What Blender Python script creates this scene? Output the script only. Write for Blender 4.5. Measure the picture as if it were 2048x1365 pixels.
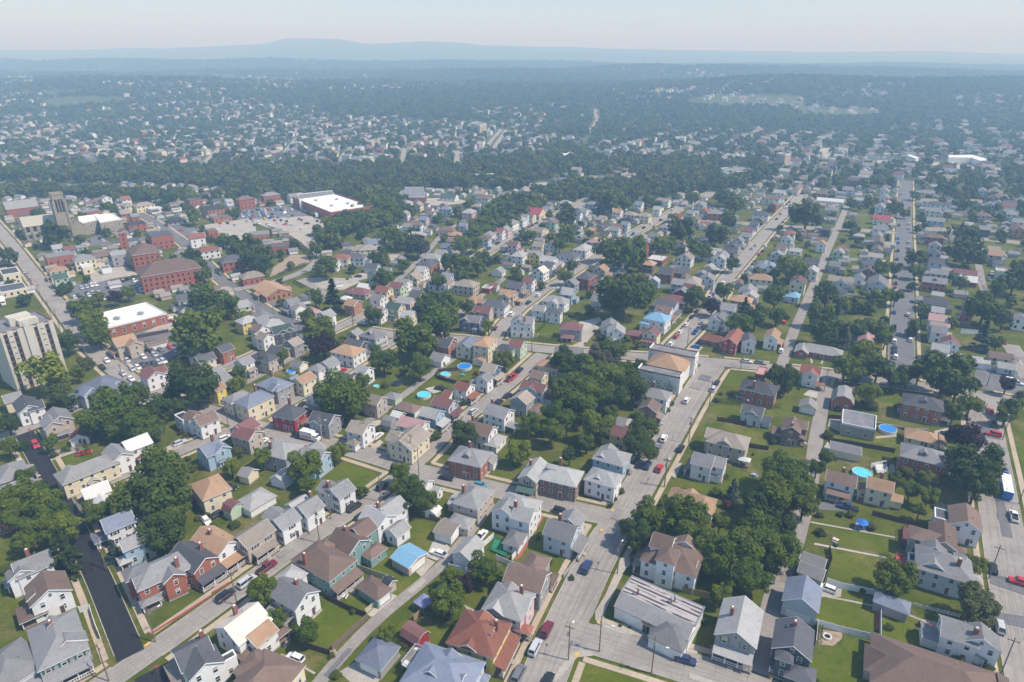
import bpy, math, random
import numpy as np
from math import radians as R_, sin, cos, tan, atan2, hypot, pi
for o in list(bpy.data.objects): bpy.data.objects.remove(o)
SC = bpy.context.scene
COL = SC.collection
# ------------------------------------------------------------------ camera, sky, sun, exposure
CAM_H, PITCH, F = 120.0, 23.17, 1320.0          # metres, degrees, focal length in photo pixels
cam = bpy.data.objects.new('camera', bpy.data.cameras.new('camera'))
COL.objects.link(cam)
cam.location = (0, 0, CAM_H)
cam.rotation_euler = (R_(90 - PITCH), 0, 0)
cam.data.sensor_width = 36; cam.data.lens = 36 * F / 2048
cam.data.clip_start = 1; cam.data.clip_end = 60000
SC.camera = cam
SUN_EL, SUN_AZ = 56.0, 107.0                     # azimuth from +Y towards +X
W = bpy.data.worlds.new('World'); SC.world = W; W.use_nodes = True
nt = W.node_tree; bg = nt.nodes['Background']
sky = nt.nodes.new('ShaderNodeTexSky'); sky.sky_type = 'NISHITA'; sky.sun_disc = False
sky.sun_elevation = R_(SUN_EL); sky.sun_rotation = R_(SUN_AZ)
sky.air_density = 1.0; sky.dust_density = 0.5; sky.ozone_density = 4.5; sky.altitude = 200
nt.links.new(sky.outputs[0], bg.inputs[0]); bg.inputs[1].default_value = 0.125
sl = bpy.data.lights.new('sun', 'SUN'); sun = bpy.data.objects.new('sun', sl); COL.objects.link(sun)
sl.energy = 3.7; sl.angle = R_(1.0); sl.color = (1.0, 0.95, 0.88)
sun.rotation_euler = (R_(90 - SUN_EL), 0, R_(180 - SUN_AZ))
SC.view_settings.view_transform = 'Standard'; SC.view_settings.look = 'None'
SC.view_settings.exposure = 0.46; SC.view_settings.gamma = 1
SC.cycles.use_denoising = True
SC.cycles.max_bounces = 5; SC.cycles.diffuse_bounces = 2; SC.cycles.glossy_bounces = 2
SC.cycles.transmission_bounces = 2; SC.cycles.volume_bounces = 1; SC.cycles.transparent_max_bounces = 4
SC.cycles.caustics_reflective = False; SC.cycles.caustics_refractive = False
HAZE_DENSITY = 0.00043
rnd = random.Random(7)
SP, CP = sin(R_(PITCH)), cos(R_(PITCH))

# ------------------------------------------------------------------ terrain and pixel -> ground
def sstep(a, b, x):
    t = min(1, max(0, (x - a) / (b - a))); return t * t * (3 - 2 * t)
SKYLINE = [(-.95, 215), (-.78, 215), (-.62, 208), (-.5, 222), (-.35, 260), (-.3, 322), (-.24, 318), (-.2, 268), (-.1, 285), (-.02, 250), (.05, 235), (.15, 215), (.3, 195), (.45, 185), (.6, 190), (.7, 165), (.78, 150), (.95, 145)]
def interp(tab, x):
    if x <= tab[0][0]: return tab[0][1]
    for (a, p), (b, q) in zip(tab, tab[1:]):
        if x <= b: return p + (q - p) * sstep(0, 1, (x - a) / (b - a))
    return tab[-1][1]
def wob(x, y, s, k):
    return sin(x / s + 1.7 * k) * cos(y / (s * .8) + 2.3 * k) + .5 * sin((x + y) / (s * .47) + k) + .3 * cos((x - 2 * y) / (s * .31) + 3 * k)
def RIDGE(y, c, w): return math.exp(-((y - c) / w) ** 2)
def terr(x, y):
    if y < 1150: return 0.0
    r = x / y
    h = 46 * sstep(1150, 2000, y) + sstep(1300, 2200, y) * 7 * wob(x, y, 300, 1)
    if y > 1500:      # overlapping wooded ridges with hollows between them
        h += RIDGE(y, 1950, 260) * 16 * sstep(.12, .35, r) + RIDGE(y, 2150, 240) * 14 * sstep(-.15, -.4, r)
        h += RIDGE(y, 2950, 330) * (34 + 9 * wob(x, y, 420, 2)) * (.35 + .65 * sstep(-.22, .1, r) * sstep(.75, .35, r)) - RIDGE(y, 2450, 260) * 12
        h += RIDGE(y, 4100, 420) * (56 + 11 * wob(x, y, 610, 4)) * (.55 + .45 * sstep(.25, -.3, r)) + sstep(4300, 5200, y) * 22
    if y > 4200:
        top = interp(SKYLINE, x / y)
        h = h + (top + 6 * wob(x, y, 260, 3) - h) * sstep(4600, 8000, y)
    return h
def ray(px, py):
    u, v = (px - 1024) / F, (py - 682.5) / F
    return u, CP - v * SP, -(SP + v * CP)
def unp(px, py, z=0.0):
    """where the sight line through photo pixel (px, py) meets height z above the ground"""
    dx, dy, dz = ray(px, py)
    if dz < -1e-4:
        t = (z - CAM_H) / dz
        if dy * t < 1100: return (dx * t, dy * t)
    t = 900.0
    while t < 9000:
        x, y = dx * t, dy * t
        if CAM_H + dz * t < terr(x, y) + z: return (x, y)
        t += 8
    return (dx * t, dy * t)
def ppm(px, py, z=0):
    x, y = unp(px, py, z)
    return F / (y * CP + (CAM_H - z) * SP)
def proj(x, y, z):
    d = y * CP + (CAM_H - z) * SP
    return 1024 + F * x / d, 682.5 + F * ((CAM_H - z) * CP - y * SP) / d

# ------------------------------------------------------------------ materials
MATS = {}
def nodemat(name):
    m = bpy.data.materials.new(name); m.use_nodes = True
    return m, m.node_tree.nodes, m.node_tree.links, m.node_tree.nodes['Principled BSDF']
def mixrgb(N, L, a, b, f, mode='MIX'):
    n = N.new('ShaderNodeMix'); n.data_type = 'RGBA'; n.blend_type = mode
    for s, v in ((0, f), (6, a), (7, b)):
        if hasattr(v, 'is_output'): L.new(v, n.inputs[s])
        else: n.inputs[s].default_value = v if s == 0 else (*v[:3], 1)
    return n.outputs[2]
def ramp(N, L, src, p0, p1):
    n = N.new('ShaderNodeMapRange'); n.inputs[1].default_value = p0; n.inputs[2].default_value = p1
    L.new(src, n.inputs[0]); return n.outputs[0]
def noise(N, L, scale, detail=3, coord='Position', vec=None, rough=.55):
    n = N.new('ShaderNodeTexNoise'); n.inputs['Scale'].default_value = scale; n.inputs['Detail'].default_value = detail
    n.inputs['Roughness'].default_value = rough
    if vec is None:
        if coord == 'Position':
            g = N.new('ShaderNodeNewGeometry'); vec = g.outputs['Position']
        else:
            g = N.new('ShaderNodeTexCoord'); vec = g.outputs[coord]
    L.new(vec, n.inputs['Vector']); return n.outputs['Fac']
def scl(c, k): return tuple(min(1, v * k) for v in c[:3])
def mat(name, col, rough=.8, amt=.18, scale=1.5, kind='plain', metal=0.0, spec=.3):
    if name in MATS: return MATS[name]
    m, N, L, B = nodemat(name)
    B.inputs['Roughness'].default_value = rough; B.inputs['Metallic'].default_value = metal
    B.inputs['Specular IOR Level'].default_value = spec
    f = ramp(N, L, noise(N, L, scale), .3, .7)
    c = mixrgb(N, L, scl(col, 1 - amt), scl(col, 1 + amt), f)
    if kind == 'roof':      # worn shingles: courses, blotches and streaks
        f2 = ramp(N, L, noise(N, L, .35, 2), .35, .75)
        c = mixrgb(N, L, c, scl(col, .72), f2)
        w = N.new('ShaderNodeTexWave'); w.bands_direction = 'Z'; w.inputs['Scale'].default_value = 1.1
        w.inputs['Distortion'].default_value = 1.5; g = N.new('ShaderNodeNewGeometry'); L.new(g.outputs['Position'], w.inputs['Vector'])
        c = mixrgb(N, L, c, scl(col, .8), ramp(N, L, w.outputs['Fac'], .7, 1.6))
        f3 = ramp(N, L, noise(N, L, 7, 2), .3, .8); c = mixrgb(N, L, c, scl(col, 1.3), f3)
        mp = N.new('ShaderNodeMapping'); mp.inputs['Scale'].default_value = (1.6, 1.6, .12); g2 = N.new('ShaderNodeNewGeometry'); L.new(g2.outputs['Position'], mp.inputs['Vector'])
        c = mixrgb(N, L, c, scl(col, .62), ramp(N, L, noise(N, L, .9, 3, vec=mp.outputs[0]), .56, .85))
        oi = N.new('ShaderNodeObjectInfo'); hs = N.new('ShaderNodeHueSaturation'); mr = N.new('ShaderNodeMapRange'); mr.inputs[3].default_value = .78; mr.inputs[4].default_value = 1.22
        L.new(oi.outputs['Random'], mr.inputs[0]); L.new(mr.outputs[0], hs.inputs['Value']); L.new(c, hs.inputs['Color']); c = hs.outputs['Color']
    elif kind == 'siding':
        w = N.new('ShaderNodeTexWave'); w.bands_direction = 'Z'; w.inputs['Scale'].default_value = .8
        g = N.new('ShaderNodeNewGeometry'); L.new(g.outputs['Position'], w.inputs['Vector'])
        c = mixrgb(N, L, c, scl(col, .82), ramp(N, L, w.outputs['Fac'], .75, 1.5))
        c = mixrgb(N, L, c, scl(col, .8), ramp(N, L, noise(N, L, .5, 4), .5, .9))
    elif kind == 'brick':
        b = N.new('ShaderNodeTexBrick'); b.inputs['Scale'].default_value = 2.2
        b.inputs['Color1'].default_value = (*scl(col, 1.15), 1); b.inputs['Color2'].default_value = (*scl(col, .8), 1)
        b.inputs['Mortar'].default_value = (*[v * .6 + .1 for v in col[:3]], 1); b.inputs['Mortar Size'].default_value = .012
        mp = N.new('ShaderNodeMapping'); mp.inputs['Rotation'].default_value = (pi / 2, 0, .5); g = N.new('ShaderNodeNewGeometry')
        L.new(g.outputs['Position'], mp.inputs['Vector']); L.new(mp.outputs[0], b.inputs['Vector'])
        c = mixrgb(N, L, c, b.outputs['Color'], .6)
    elif kind == 'paving':
        c = mixrgb(N, L, c, scl(col, .74), ramp(N, L, noise(N, L, .12, 4), .45, .75))
        v = N.new('ShaderNodeTexVoronoi'); v.feature = 'DISTANCE_TO_EDGE'; v.inputs['Scale'].default_value = .22
        g = N.new('ShaderNodeNewGeometry'); nn = N.new('ShaderNodeTexNoise'); nn.inputs['Scale'].default_value = .5
        L.new(g.outputs['Position'], nn.inputs['Vector'])
        ad = N.new('ShaderNodeVectorMath'); ad.operation = 'MULTIPLY_ADD'; ad.inputs[1].default_value = (2.5, 2.5, 0)
        L.new(nn.outputs['Color'], ad.inputs[0]); L.new(g.outputs['Position'], ad.inputs[2]); L.new(ad.outputs[0], v.inputs['Vector'])
        c = mixrgb(N, L, scl(col, .78), c, ramp(N, L, v.outputs['Distance'], .002, .012))
        c = mixrgb(N, L, c, scl(col, 1.12), ramp(N, L, noise(N, L, 3.5, 3), .5, .9))
    elif kind == 'metal':
        w = N.new('ShaderNodeTexWave'); w.bands_direction = 'DIAGONAL'; w.inputs['Scale'].default_value = 1.4
        g = N.new('ShaderNodeNewGeometry'); L.new(g.outputs['Position'], w.inputs['Vector'])
        c = mixrgb(N, L, c, scl(col, .8), ramp(N, L, w.outputs['Fac'], .8, 1.3))
    L.new(c, B.inputs['Base Color'])
    MATS[name] = m; return m
def grassmat(name, a, b, dry):
    if name in MATS: return MATS[name]
    m, N, L, B = nodemat(name); B.inputs['Roughness'].default_value = .95; B.inputs['Specular IOR Level'].default_value = .1
    c = mixrgb(N, L, a, b, ramp(N, L, noise(N, L, .11, 5), .35, .65))
    c = mixrgb(N, L, c, dry, ramp(N, L, noise(N, L, .07, 7, rough=.72), .5, .68))
    c = mixrgb(N, L, c, (a[0] * .7, a[1] * .85, a[2]), ramp(N, L, noise(N, L, .35, 4), .55, .75))
    c = mixrgb(N, L, c, scl(a, .6), ramp(N, L, noise(N, L, 2.2, 4), .45, .85))
    L.new(c, B.inputs['Base Color']); MATS[name] = m; return m
def leafmat(name, col):
    if name in MATS: return MATS[name]
    m, N, L, B = nodemat(name); B.inputs['Roughness'].default_value = .7; B.inputs['Specular IOR Level'].default_value = .2
    oi = N.new('ShaderNodeObjectInfo')
    c = mixrgb(N, L, (col[0] * .6, col[1] * .72, col[2] * .9), (col[0] * 1.4, col[1] * 1.22, col[2] * 1.0), oi.outputs['Random'])
    c = mixrgb(N, L, scl(col, .7), c, ramp(N, L, noise(N, L, .45, 3), .3, .62))
    c = mixrgb(N, L, c, (min(1, col[0] * 1.9), min(1, col[1] * 1.6), col[2] * 1.1), ramp(N, L, noise(N, L, 1.6, 2), .52, .9))
    L.new(c, B.inputs['Base Color'])
    t = N.new('ShaderNodeBsdfTranslucent'); L.new(c, t.inputs[0])
    mx = N.new('ShaderNodeMixShader'); mx.inputs[0].default_value = .16
    L.new(B.outputs[0], mx.inputs[1]); L.new(t.outputs[0], mx.inputs[2]); L.new(mx.outputs[0], N['Material Output'].inputs[0])
    MATS[name] = m; return m

RC = dict(g=(.2, .198, .205), l=(.3, .298, .295), G=(.085, .088, .1), b=(.16, .112, .092), q=(.26, .225, .19), t=(.33, .212, .135),
          r=(.23, .095, .066), m=(.165, .078, .075), w=(.6, .6, .59), u=(.2, .38, .54), n=(.165, .19, .25), e=(.06, .1, .085),
          p=(.36, .22, .215), y=(.56, .49, .42), k=(.035, .036, .042), R=(.36, .07, .08))
RN = dict(g='grey', l='pale grey', G='charcoal', b='brown', q='taupe', t='tan', r='rust red', m='maroon', w='white', u='sky blue',
          n='slate blue', e='dark green', p='pinkish', y='cream', k='black', R='bright red')
WC = dict(W=(.8, .8, .8), C=(.74, .66, .47), R=(.36, .125, .08), O=(.42, .19, .1), G=(.34, .34, .35), L=(.55, .6, .66), T=(.52, .44, .37),
          B=(.36, .5, .62), N=(.075, .12, .23), E=(.2, .35, .32), M=(.36, .035, .045), P=(.68, .5, .52), Y=(.74, .58, .15),
          K=(.08, .09, .11), D=(.24, .16, .125), e=(.5, .62, .46), S=(.36, .32, .26))
WN = dict(W='white', C='cream', R='red brick', O='orange brick', G='grey', L='pale blue-grey', T='tan', B='light blue', N='navy blue',
          E='teal green', M='crimson', P='pink', Y='yellow', K='charcoal', D='brown', e='pale green', S='stone')
def roofm(k): return mat('roof_' + RN[k].replace(' ', '_'), RC[k], .35 if k in 'uwR' else .85, .12, 2.5, 'metal' if k in 'uwR' else 'roof')
def wallm(k): return mat('wall_' + WN[k].replace(' ', '_'), WC[k], .75, .08, 3, 'brick' if k in 'RO' else ('plain' if k in 'S' else 'siding'))
M_TRIM = mat('white_trim', (.8, .8, .79), .6, .05)
M_GLASS = mat('window_glass', (.03, .035, .045), .12, .4, .8, spec=.5)
def pane_material():      # panes differ: some dark, some with pale blinds part-way down
    m, N, L, B = nodemat('window_pane'); B.inputs['Roughness'].default_value = .15
    oi = N.new('ShaderNodeObjectInfo'); c = mixrgb(N, L, (.018, .022, .028), (.075, .085, .095), oi.outputs['Random'])
    tc = N.new('ShaderNodeTexCoord'); sp = N.new('ShaderNodeSeparateXYZ'); L.new(tc.outputs['Object'], sp.inputs[0])
    th = N.new('ShaderNodeMapRange'); th.inputs[3].default_value = .5; th.inputs[4].default_value = 2.6; L.new(oi.outputs['Random'], th.inputs[0])
    gt = N.new('ShaderNodeMath'); gt.operation = 'GREATER_THAN'; L.new(sp.outputs['Z'], gt.inputs[0]); L.new(th.outputs[0], gt.inputs[1])
    L.new(mixrgb(N, L, c, (.42, .41, .38), gt.outputs[0]), B.inputs['Base Color']); return m
M_PANE = pane_material()
M_WOOD = mat('weathered_wood', (.2, .155, .12), .9, .25, 4)
M_DWOOD = mat('dark_wood', (.09, .06, .045), .9, .25, 4)
M_BRICKC = mat('chimney_brick', (.25, .11, .08), .9, .2, 5)
M_FOUND = mat('foundation', (.33, .32, .31), .9, .2, 2)
M_CONC = mat('concrete', (.4, .365, .32), .9, .12, 1.2, 'paving')
M_WALK = mat('sidewalk', (.45, .37, .28), .9, .12, 1.0, 'paving')
M_ROAD = mat('road_concrete', (.315, .287, .262), .9, .1, .6, 'paving')
M_ASPH = mat('fresh_asphalt', (.022, .022, .026), .75, .25, 1.5)
M_LOT = mat('worn_asphalt', (.16, .16, .17), .9, .15, .8, 'paving')
M_ALLEY = mat('alley_gravel', (.29, .262, .24), .95, .15, .9, 'paving')
M_GRAVEL = mat('gravel', (.44, .41, .37), .95, .22, 1.6)
M_DIRT = mat('dirt', (.33, .26, .19), .95, .25, .8)
M_REDB = mat('red_paver', (.34, .1, .07), .9, .2, 4)
M_MULCH = mat('mulch', (.1, .07, .055), .95, .3, 3)
M_BARK = mat('bark', (.1, .075, .055), .95, .3, 5)
M_METAL = mat('galvanised', (.4, .41, .42), .4, .1, 3, metal=.5)
M_BLACK = mat('black_rubber', (.02, .02, .02), .8, .2, 3)
M_GRASS = grassmat('grass', (.07, .094, .008), (.11, .124, .014), (.21, .17, .075))
M_LAWN = grassmat('lawn', (.082, .114, .007), (.12, .14, .012), (.185, .165, .045))
M_FARG = grassmat('far_ground', (.06, .09, .03), (.09, .11, .04), (.22, .21, .18))

# ------------------------------------------------------------------ mesh helper
class MB:
    def __init__(s): s.v = []; s.f = []; s.m = []
    def add(s, vs, fs, mi=0):
        b = len(s.v); s.v += vs; s.f += [tuple(b + i for i in f) for f in fs]; s.m += [mi] * len(fs)
    def box(s, x0, x1, y0, y1, z0, z1, mi=0):
        s.add([(x0, y0, z0), (x1, y0, z0), (x1, y1, z0), (x0, y1, z0), (x0, y0, z1), (x1, y0, z1), (x1, y1, z1), (x0, y1, z1)],
              [(0, 3, 2, 1), (4, 5, 6, 7), (0, 1, 5, 4), (1, 2, 6, 5), (2, 3, 7, 6), (3, 0, 4, 7)], mi)
    def slab(s, top, t, mi=0, edge=None):
        """a sheet of corner points given thickness t downwards"""
        n = len(top); bot = [(x, y, z - t) for x, y, z in top]
        s.add(list(top) + bot, [tuple(range(n)), tuple(range(2 * n - 1, n - 1, -1))], mi); b = len(s.v) - 2 * n
        fs = [(b + i, b + n + i, b + n + (i + 1) % n, b + (i + 1) % n) for i in range(n)]; s.f += fs; s.m += [mi if edge is None else edge] * n
    def prism(s, poly, z0, z1, mi=0, cap=True):
        n = len(poly); a = [(x, y, z0) for x, y in poly]; b = [(x, y, z1) for x, y in poly]
        fs = [(i, (i + 1) % n, n + (i + 1) % n, n + i) for i in range(n)]
        if cap: fs += [tuple(range(n, 2 * n)), tuple(range(n - 1, -1, -1))]
        s.add(a + b, fs, mi)
    def tube(s, p, q, r0, r1, n=6, mi=0):
        p, q = np.array(p, float), np.array(q, float); d = q - p; d /= (np.linalg.norm(d) + 1e-9)
        a = np.cross(d, (0, 0, 1) if abs(d[2]) < .9 else (1, 0, 0)); a /= np.linalg.norm(a); b = np.cross(d, a)
        vs = []
        for c, r in ((p, r0), (q, r1)):
            for i in range(n):
                w = 2 * pi * i / n; vs.append(tuple(c + r * (a * cos(w) + b * sin(w))))
        s.add(vs, [(i, (i + 1) % n, n + (i + 1) % n, n + i) for i in range(n)] + [tuple(range(n - 1, -1, -1)), tuple(range(n, 2 * n))], mi)
    def disc(s, cx, cy, z, rx, ry, n=20, mi=0):
        s.add([(cx + rx * cos(2 * pi * i / n), cy + ry * sin(2 * pi * i / n), z) for i in range(n)], [tuple(range(n))], mi)
    def mesh(s, name, mats):
        me = bpy.data.meshes.new(name); me.from_pydata(s.v, [], s.f)
        mats = mats if isinstance(mats, (list, tuple)) else [mats]
        for m in mats: me.materials.append(m)
        if len(mats) > 1: me.polygons.foreach_set('material_index', s.m)
        me.update(); return me
    def build(s, name, mats, parent=None, loc=None, rot=0):
        return place(name, s.mesh(name, mats), parent, loc, rot)
def place(name, me, parent=None, loc=None, rot=0, scale=None):
    o = bpy.data.objects.new(name, me); COL.objects.link(o)
    if parent is not None: o.parent = parent
    if loc is not None: o.location = loc
    if rot: o.rotation_euler = (0, 0, rot)
    if scale is not None: o.scale = scale
    return o
def empty(name, loc, rot=0):
    o = place(name, None, None, loc, rot); o.empty_display_size = .5; return o
THINGS = []      # (object, category, phrase, group, fixed label) - labels are written once everything stands
def tag(o, cat, phrase, group=None, label=None):
    o['category'] = cat
    if group: o['group'] = group
    THINGS.append([o, cat, phrase, group, label])
def structure(o): o['kind'] = 'structure'; return o
def stuff(o): o['kind'] = 'stuff'; return o

def tiles(txt):
    """lines of numbers in the pixels of an enlarged piece of the photo: '@x0 y0 scale' opens a piece"""
    ox = oy = 0.0; s = 1.0
    for ln in txt.strip().splitlines():
        ln = ln.strip()
        if not ln or ln[0] == '#': continue
        if ln[0] == '@':
            ox, oy, s = map(float, ln[1:].split()[:3]); continue
        yield ln, (lambda a, b, ox=ox, oy=oy, s=s: (ox + float(a) / s, oy + float(b) / s)), s
# ------------------------------------------------------------------ terrain sheet
def build_terrain():
    ys = [-60, 0, 40] + list(range(80, 1150, 90)) + list(range(1150, 2600, 35)) + list(range(2600, 5000, 80)) + list(range(5000, 9600, 110))
    n = 150; v = []; f = []
    for y in ys:
        half = max(260, y * .98 + 160)
        for i in range(n + 1):
            x = -half + 2 * half * i / n; v.append((x, y, terr(x, y)))
    for j in range(len(ys) - 1):
        for i in range(n):
            a = j * (n + 1) + i; f.append((a, a + 1, a + n + 2, a + n + 1))
    me = bpy.data.meshes.new('ground'); me.from_pydata(v, [], f)
    me.materials.append(M_GRASS); me.materials.append(M_FARG); me.materials.append(leafmat('leaf_hills', (.04, .062, .024)))
    for p in me.polygons:
        y = p.center[1]
        if y > 640: p.material_index = 1
        if y > 2900: p.material_index = 2
        if y > 1100: p.use_smooth = True
    structure(place('ground', me))
build_terrain()

# ------------------------------------------------------------------ roads (photo pixels, width in metres, surface, pavements)
ROADS = '''
street 5.9 road W | 130,1425 225,1355 300,1308 390,1242 480,1178 600,1090 740,998 835,925 900,858 985,795 1040,750 1085,708
street 9.4 road W | 1060,1420 1095,1335 1130,1252 1190,1122 1262,1000 1330,885 1375,808 1408,757 1432,724
street 7.4 road W | 300,792 360,810 425,824 473,840 517,857 561,866 620,879 687,895 787,926 837,943 890,957 960,972 1024,988 1128,1016 1208,1033 1238,1040
street 5.0 road W | 217,962 332,915 400,885 455,862 495,847 552,819 605,791 634,774 690,740 745,706 793,682 805,672
street 5.4 fresh W | 40,852 70,905 100,960 150,1060 200,1162 232,1240 262,1312
street 5.4 fresh N | 296,1345 330,1420
street 7.4 road W | -20,440 15,480 57,535 100,590 150,655 190,702 230,738 265,765 300,791
street 5.2 road W | 300,791 341,770 400,752 430,744 465,730 500,716 520,706
street 5.6 lot W | 270,425 287,432 325,455 375,492 405,522 443,560 468,579 497,598 526,619 556,636 585,647 606,660 622,682
street 5.8 road W | 618,680 670,658 728,632 772,605 800,588 850,560 880,541 905,515 930,495
street 7.6 road W | 928,535 950,520 975,503 1016,476 1089,441 1125,425 1180,398
street 7.6 road W | 732,662 793,672 860,675 919,679 992,687 1065,697 1150,704 1255,713 1330,717 1400,722 1460,727 1540,736 1610,743 1668,750 1740,757 1810,768 1950,788 2060,808
street 6.4 road W | 985,690 1006,651 1036,619 1065,598 1094,575 1116,565 1160,535 1210,503 1259,472 1299,450 1330,433 1380,406 1425,385
street 8.2 road W | 1335,714 1350,692 1383,660 1412,628 1436,595 1450,560 1490,515 1536,460 1575,420 1602,389
street 6.0 road W | 1290,430 1411,443 1480,447 1545,452 1640,458 1736,462 1800,467 1898,471 1960,478 2060,488
street 10.0 lot W | 1803,765 1803,730 1803,690 1806,610 1807,535 1808,460 1810,410 1812,362
street 10.0 road W | 2080,1420 2040,1250 2022,1160 2003,1050 1990,960 1978,890 1968,830 1958,786
street 8.2 road W | 1128,1262 1200,1283 1261,1301 1350,1328 1469,1365 1560,1398
street 6.0 road N | -20,882 40,864 75,850 140,822 190,800 250,776
street 6.0 road N | 1450,560 1480,562 1530,566
street 6.5 road N | 470,580 515,572 554,564 617,540 636,522 625,500 620,482
street 5.0 road N | 600,560 626,572 652,590
alley 4.6 alley N | 1518,1348 1528,1295 1538,1225 1552,1175 1578,1125 1596,1064 1622,965 1630,890 1646,802 1660,748
alley 4.6 alley N | 1562,734 1585,670 1611,610 1632,560 1651,510 1676,455 1694,412
alley 3.1 alley N | 620,1390 645,1355 700,1293 749,1242 809,1194 860,1155 892,1126 925,1085 951,1049 985,1008
alley 3.4 alley N | 712,862 737,840 762,825 820,782 857,752 902,722 920,708 938,688
alley 3.4 alley N | 470,778 495,764 545,740 581,718 622,698 655,684
alley 3.6 alley N | 905,642 930,617 955,598 985,575 1010,556
alley 4.0 alley N | 750,590 790,566 835,525 860,498 885,468 930,440
alley 4.0 alley N | 1955,520 1960,545 1966,580 1985,600
alley 3.0 alley N | 100,908 130,905 165,895
street 7.0 road N | 2020,690 2040,720 2060,760
street 9.0 lot N | -30,366 40,369 120,371 200,374
street 8.0 road N | 1178,268 1190,250 1196,238 1188,228 1192,220
street 7.0 road N | 1093,285 1110,272 1103,268
street 7.0 road N | 985,302 1000,280 1012,262
street 6.5 road N | 405,330 425,310 440,296
street 6.5 road N | 262,325 280,312 300,300
street 6.0 road N | 562,317 575,298 594,277
street 6.0 road N | 675,327 688,310 702,295
street 7.0 road N | 802,337 806,318 809,297
street 7.0 road N | 912,337 914,320 914,303
street 6.5 road N | 969,302 985,280 1002,260
street 6.0 road N | 400,337 420,316 442,297
street 6.0 road N | 100,335 118,328 135,320
'''
RMAT = dict(road=M_ROAD, fresh=M_ASPH, lot=M_LOT, alley=M_ALLEY)
ROADL = []       # (points, half width, kind)
def densify(p, step):
    out = [p[0]]
    for a, b in zip(p, p[1:]):
        n = max(1, int(hypot(b[0] - a[0], b[1] - a[1]) / step))
        out += [(a[0] + (b[0] - a[0]) * i / n, a[1] + (b[1] - a[1]) * i / n) for i in range(1, n + 1)]
    return out
def smooth(p):
    for _ in range(3):
        p = [p[0]] + [((a[0] + 2 * b[0] + c[0]) / 4, (a[1] + 2 * b[1] + c[1]) / 4) for a, b, c in zip(p, p[1:], p[2:])] + [p[-1]]
    return p
def offs(p, d):
    out = []
    for i, q in enumerate(p):
        a, b = p[max(0, i - 1)], p[min(len(p) - 1, i + 1)]
        l = hypot(b[0] - a[0], b[1] - a[1]) + 1e-9
        out.append((q[0] - (b[1] - a[1]) / l * d, q[1] + (b[0] - a[0]) / l * d))
    return out
def ribbon(p, d0, d1, z0, z1=None):
    a, b = offs(p, d0), offs(p, d1); mb = MB(); n = len(p)
    th = lambda q: terr(*q)
    vs = [(x, y, th((x, y)) + z0) for x, y in a] + [(x, y, th((x, y)) + z0) for x, y in b]
    mb.add(vs, [(i, i + 1, n + i + 1, n + i) if d0 > d1 else (i, n + i, n + i + 1, i + 1) for i in range(n - 1)])
    if z1 is not None:
        k = len(mb.v); m2 = [(x, y, z1) for x, y, z in vs]
        mb.v += m2
        for i in range(n - 1):
            for o in (0, n):
                mb.f.append((o + i, o + i + 1, k + o + i + 1, k + o + i)); mb.m.append(0)
        for i in (0, n - 1): mb.f.append((i, n + i, k + n + i, k + i)); mb.m.append(0)
    return mb
def read_roads():
    for ln in ROADS.strip().splitlines():
        h, pts = ln.split('|'); kind, w, surf, walk = h.split()
        p = [unp(*map(float, q.split(','))) for q in pts.split()]
        ROADL.append((smooth(densify(p, 4.0)), float(w) / 2, kind, surf, walk))
read_roads()
SEGS = np.array([(a[0], a[1], b[0], b[1], r[1]) for r in ROADL for a, b in zip(r[0], r[0][1:])])
SEGI = np.array([k for k, r in enumerate(ROADL) for _ in r[0][1:]])
def near_road(x, y, skip=-1):
    """distance to the nearest road's edge, its direction"""
    ax, ay, bx, by, hw = SEGS.T; dx, dy = bx - ax, by - ay
    t = np.clip(((x - ax) * dx + (y - ay) * dy) / (dx * dx + dy * dy + 1e-9), 0, 1)
    d = np.hypot(ax + t * dx - x, ay + t * dy - y) - hw
    if skip >= 0: d = np.where(SEGI == skip, 1e9, d)
    i = int(np.argmin(d)); return float(d[i]), atan2(dy[i], dx[i]), int(SEGI[i])
def build_roads():
    for k, (p, hw, kind, surf, walk) in enumerate(ROADL):
        far = p[0][1] > 700
        z = (.35 if far else .03) + .004 * k
        structure(ribbon(p, hw, -hw, z).build('road' if kind == 'street' else 'alley', RMAT[surf]))
        if walk != 'W' or far: continue
        for side in (1, -1):
            fine = densify(p, 1.5); o = offs(fine, side * (hw + 1.9)); run = []
            for i, q in enumerate(o + [None]):
                ok = q is not None and near_road(q[0], q[1], k)[0] > 1.0
                if ok: run.append(fine[i])
                else:
                    if len(run) > 4:
                        structure(ribbon(run, side * (hw + 1.15), side * (hw + 2.6), .12 + .0005 * k, 0).build('pavement', M_WALK))
                        structure(ribbon(run, side * hw, side * (hw + .18), .14, 0).build('kerb', M_CONC))
                    run = []
build_roads()
M_SEAM = mat('asphalt_seam', (.045, .045, .048), .8, .2, 2); M_JOINT = mat('road_joint_tar', (.2, .183, .17), .9, .2, 2); M_WEAR = mat('worn_wheel_path', (.285, .26, .238), .9, .12, .5, 'paving')
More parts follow.
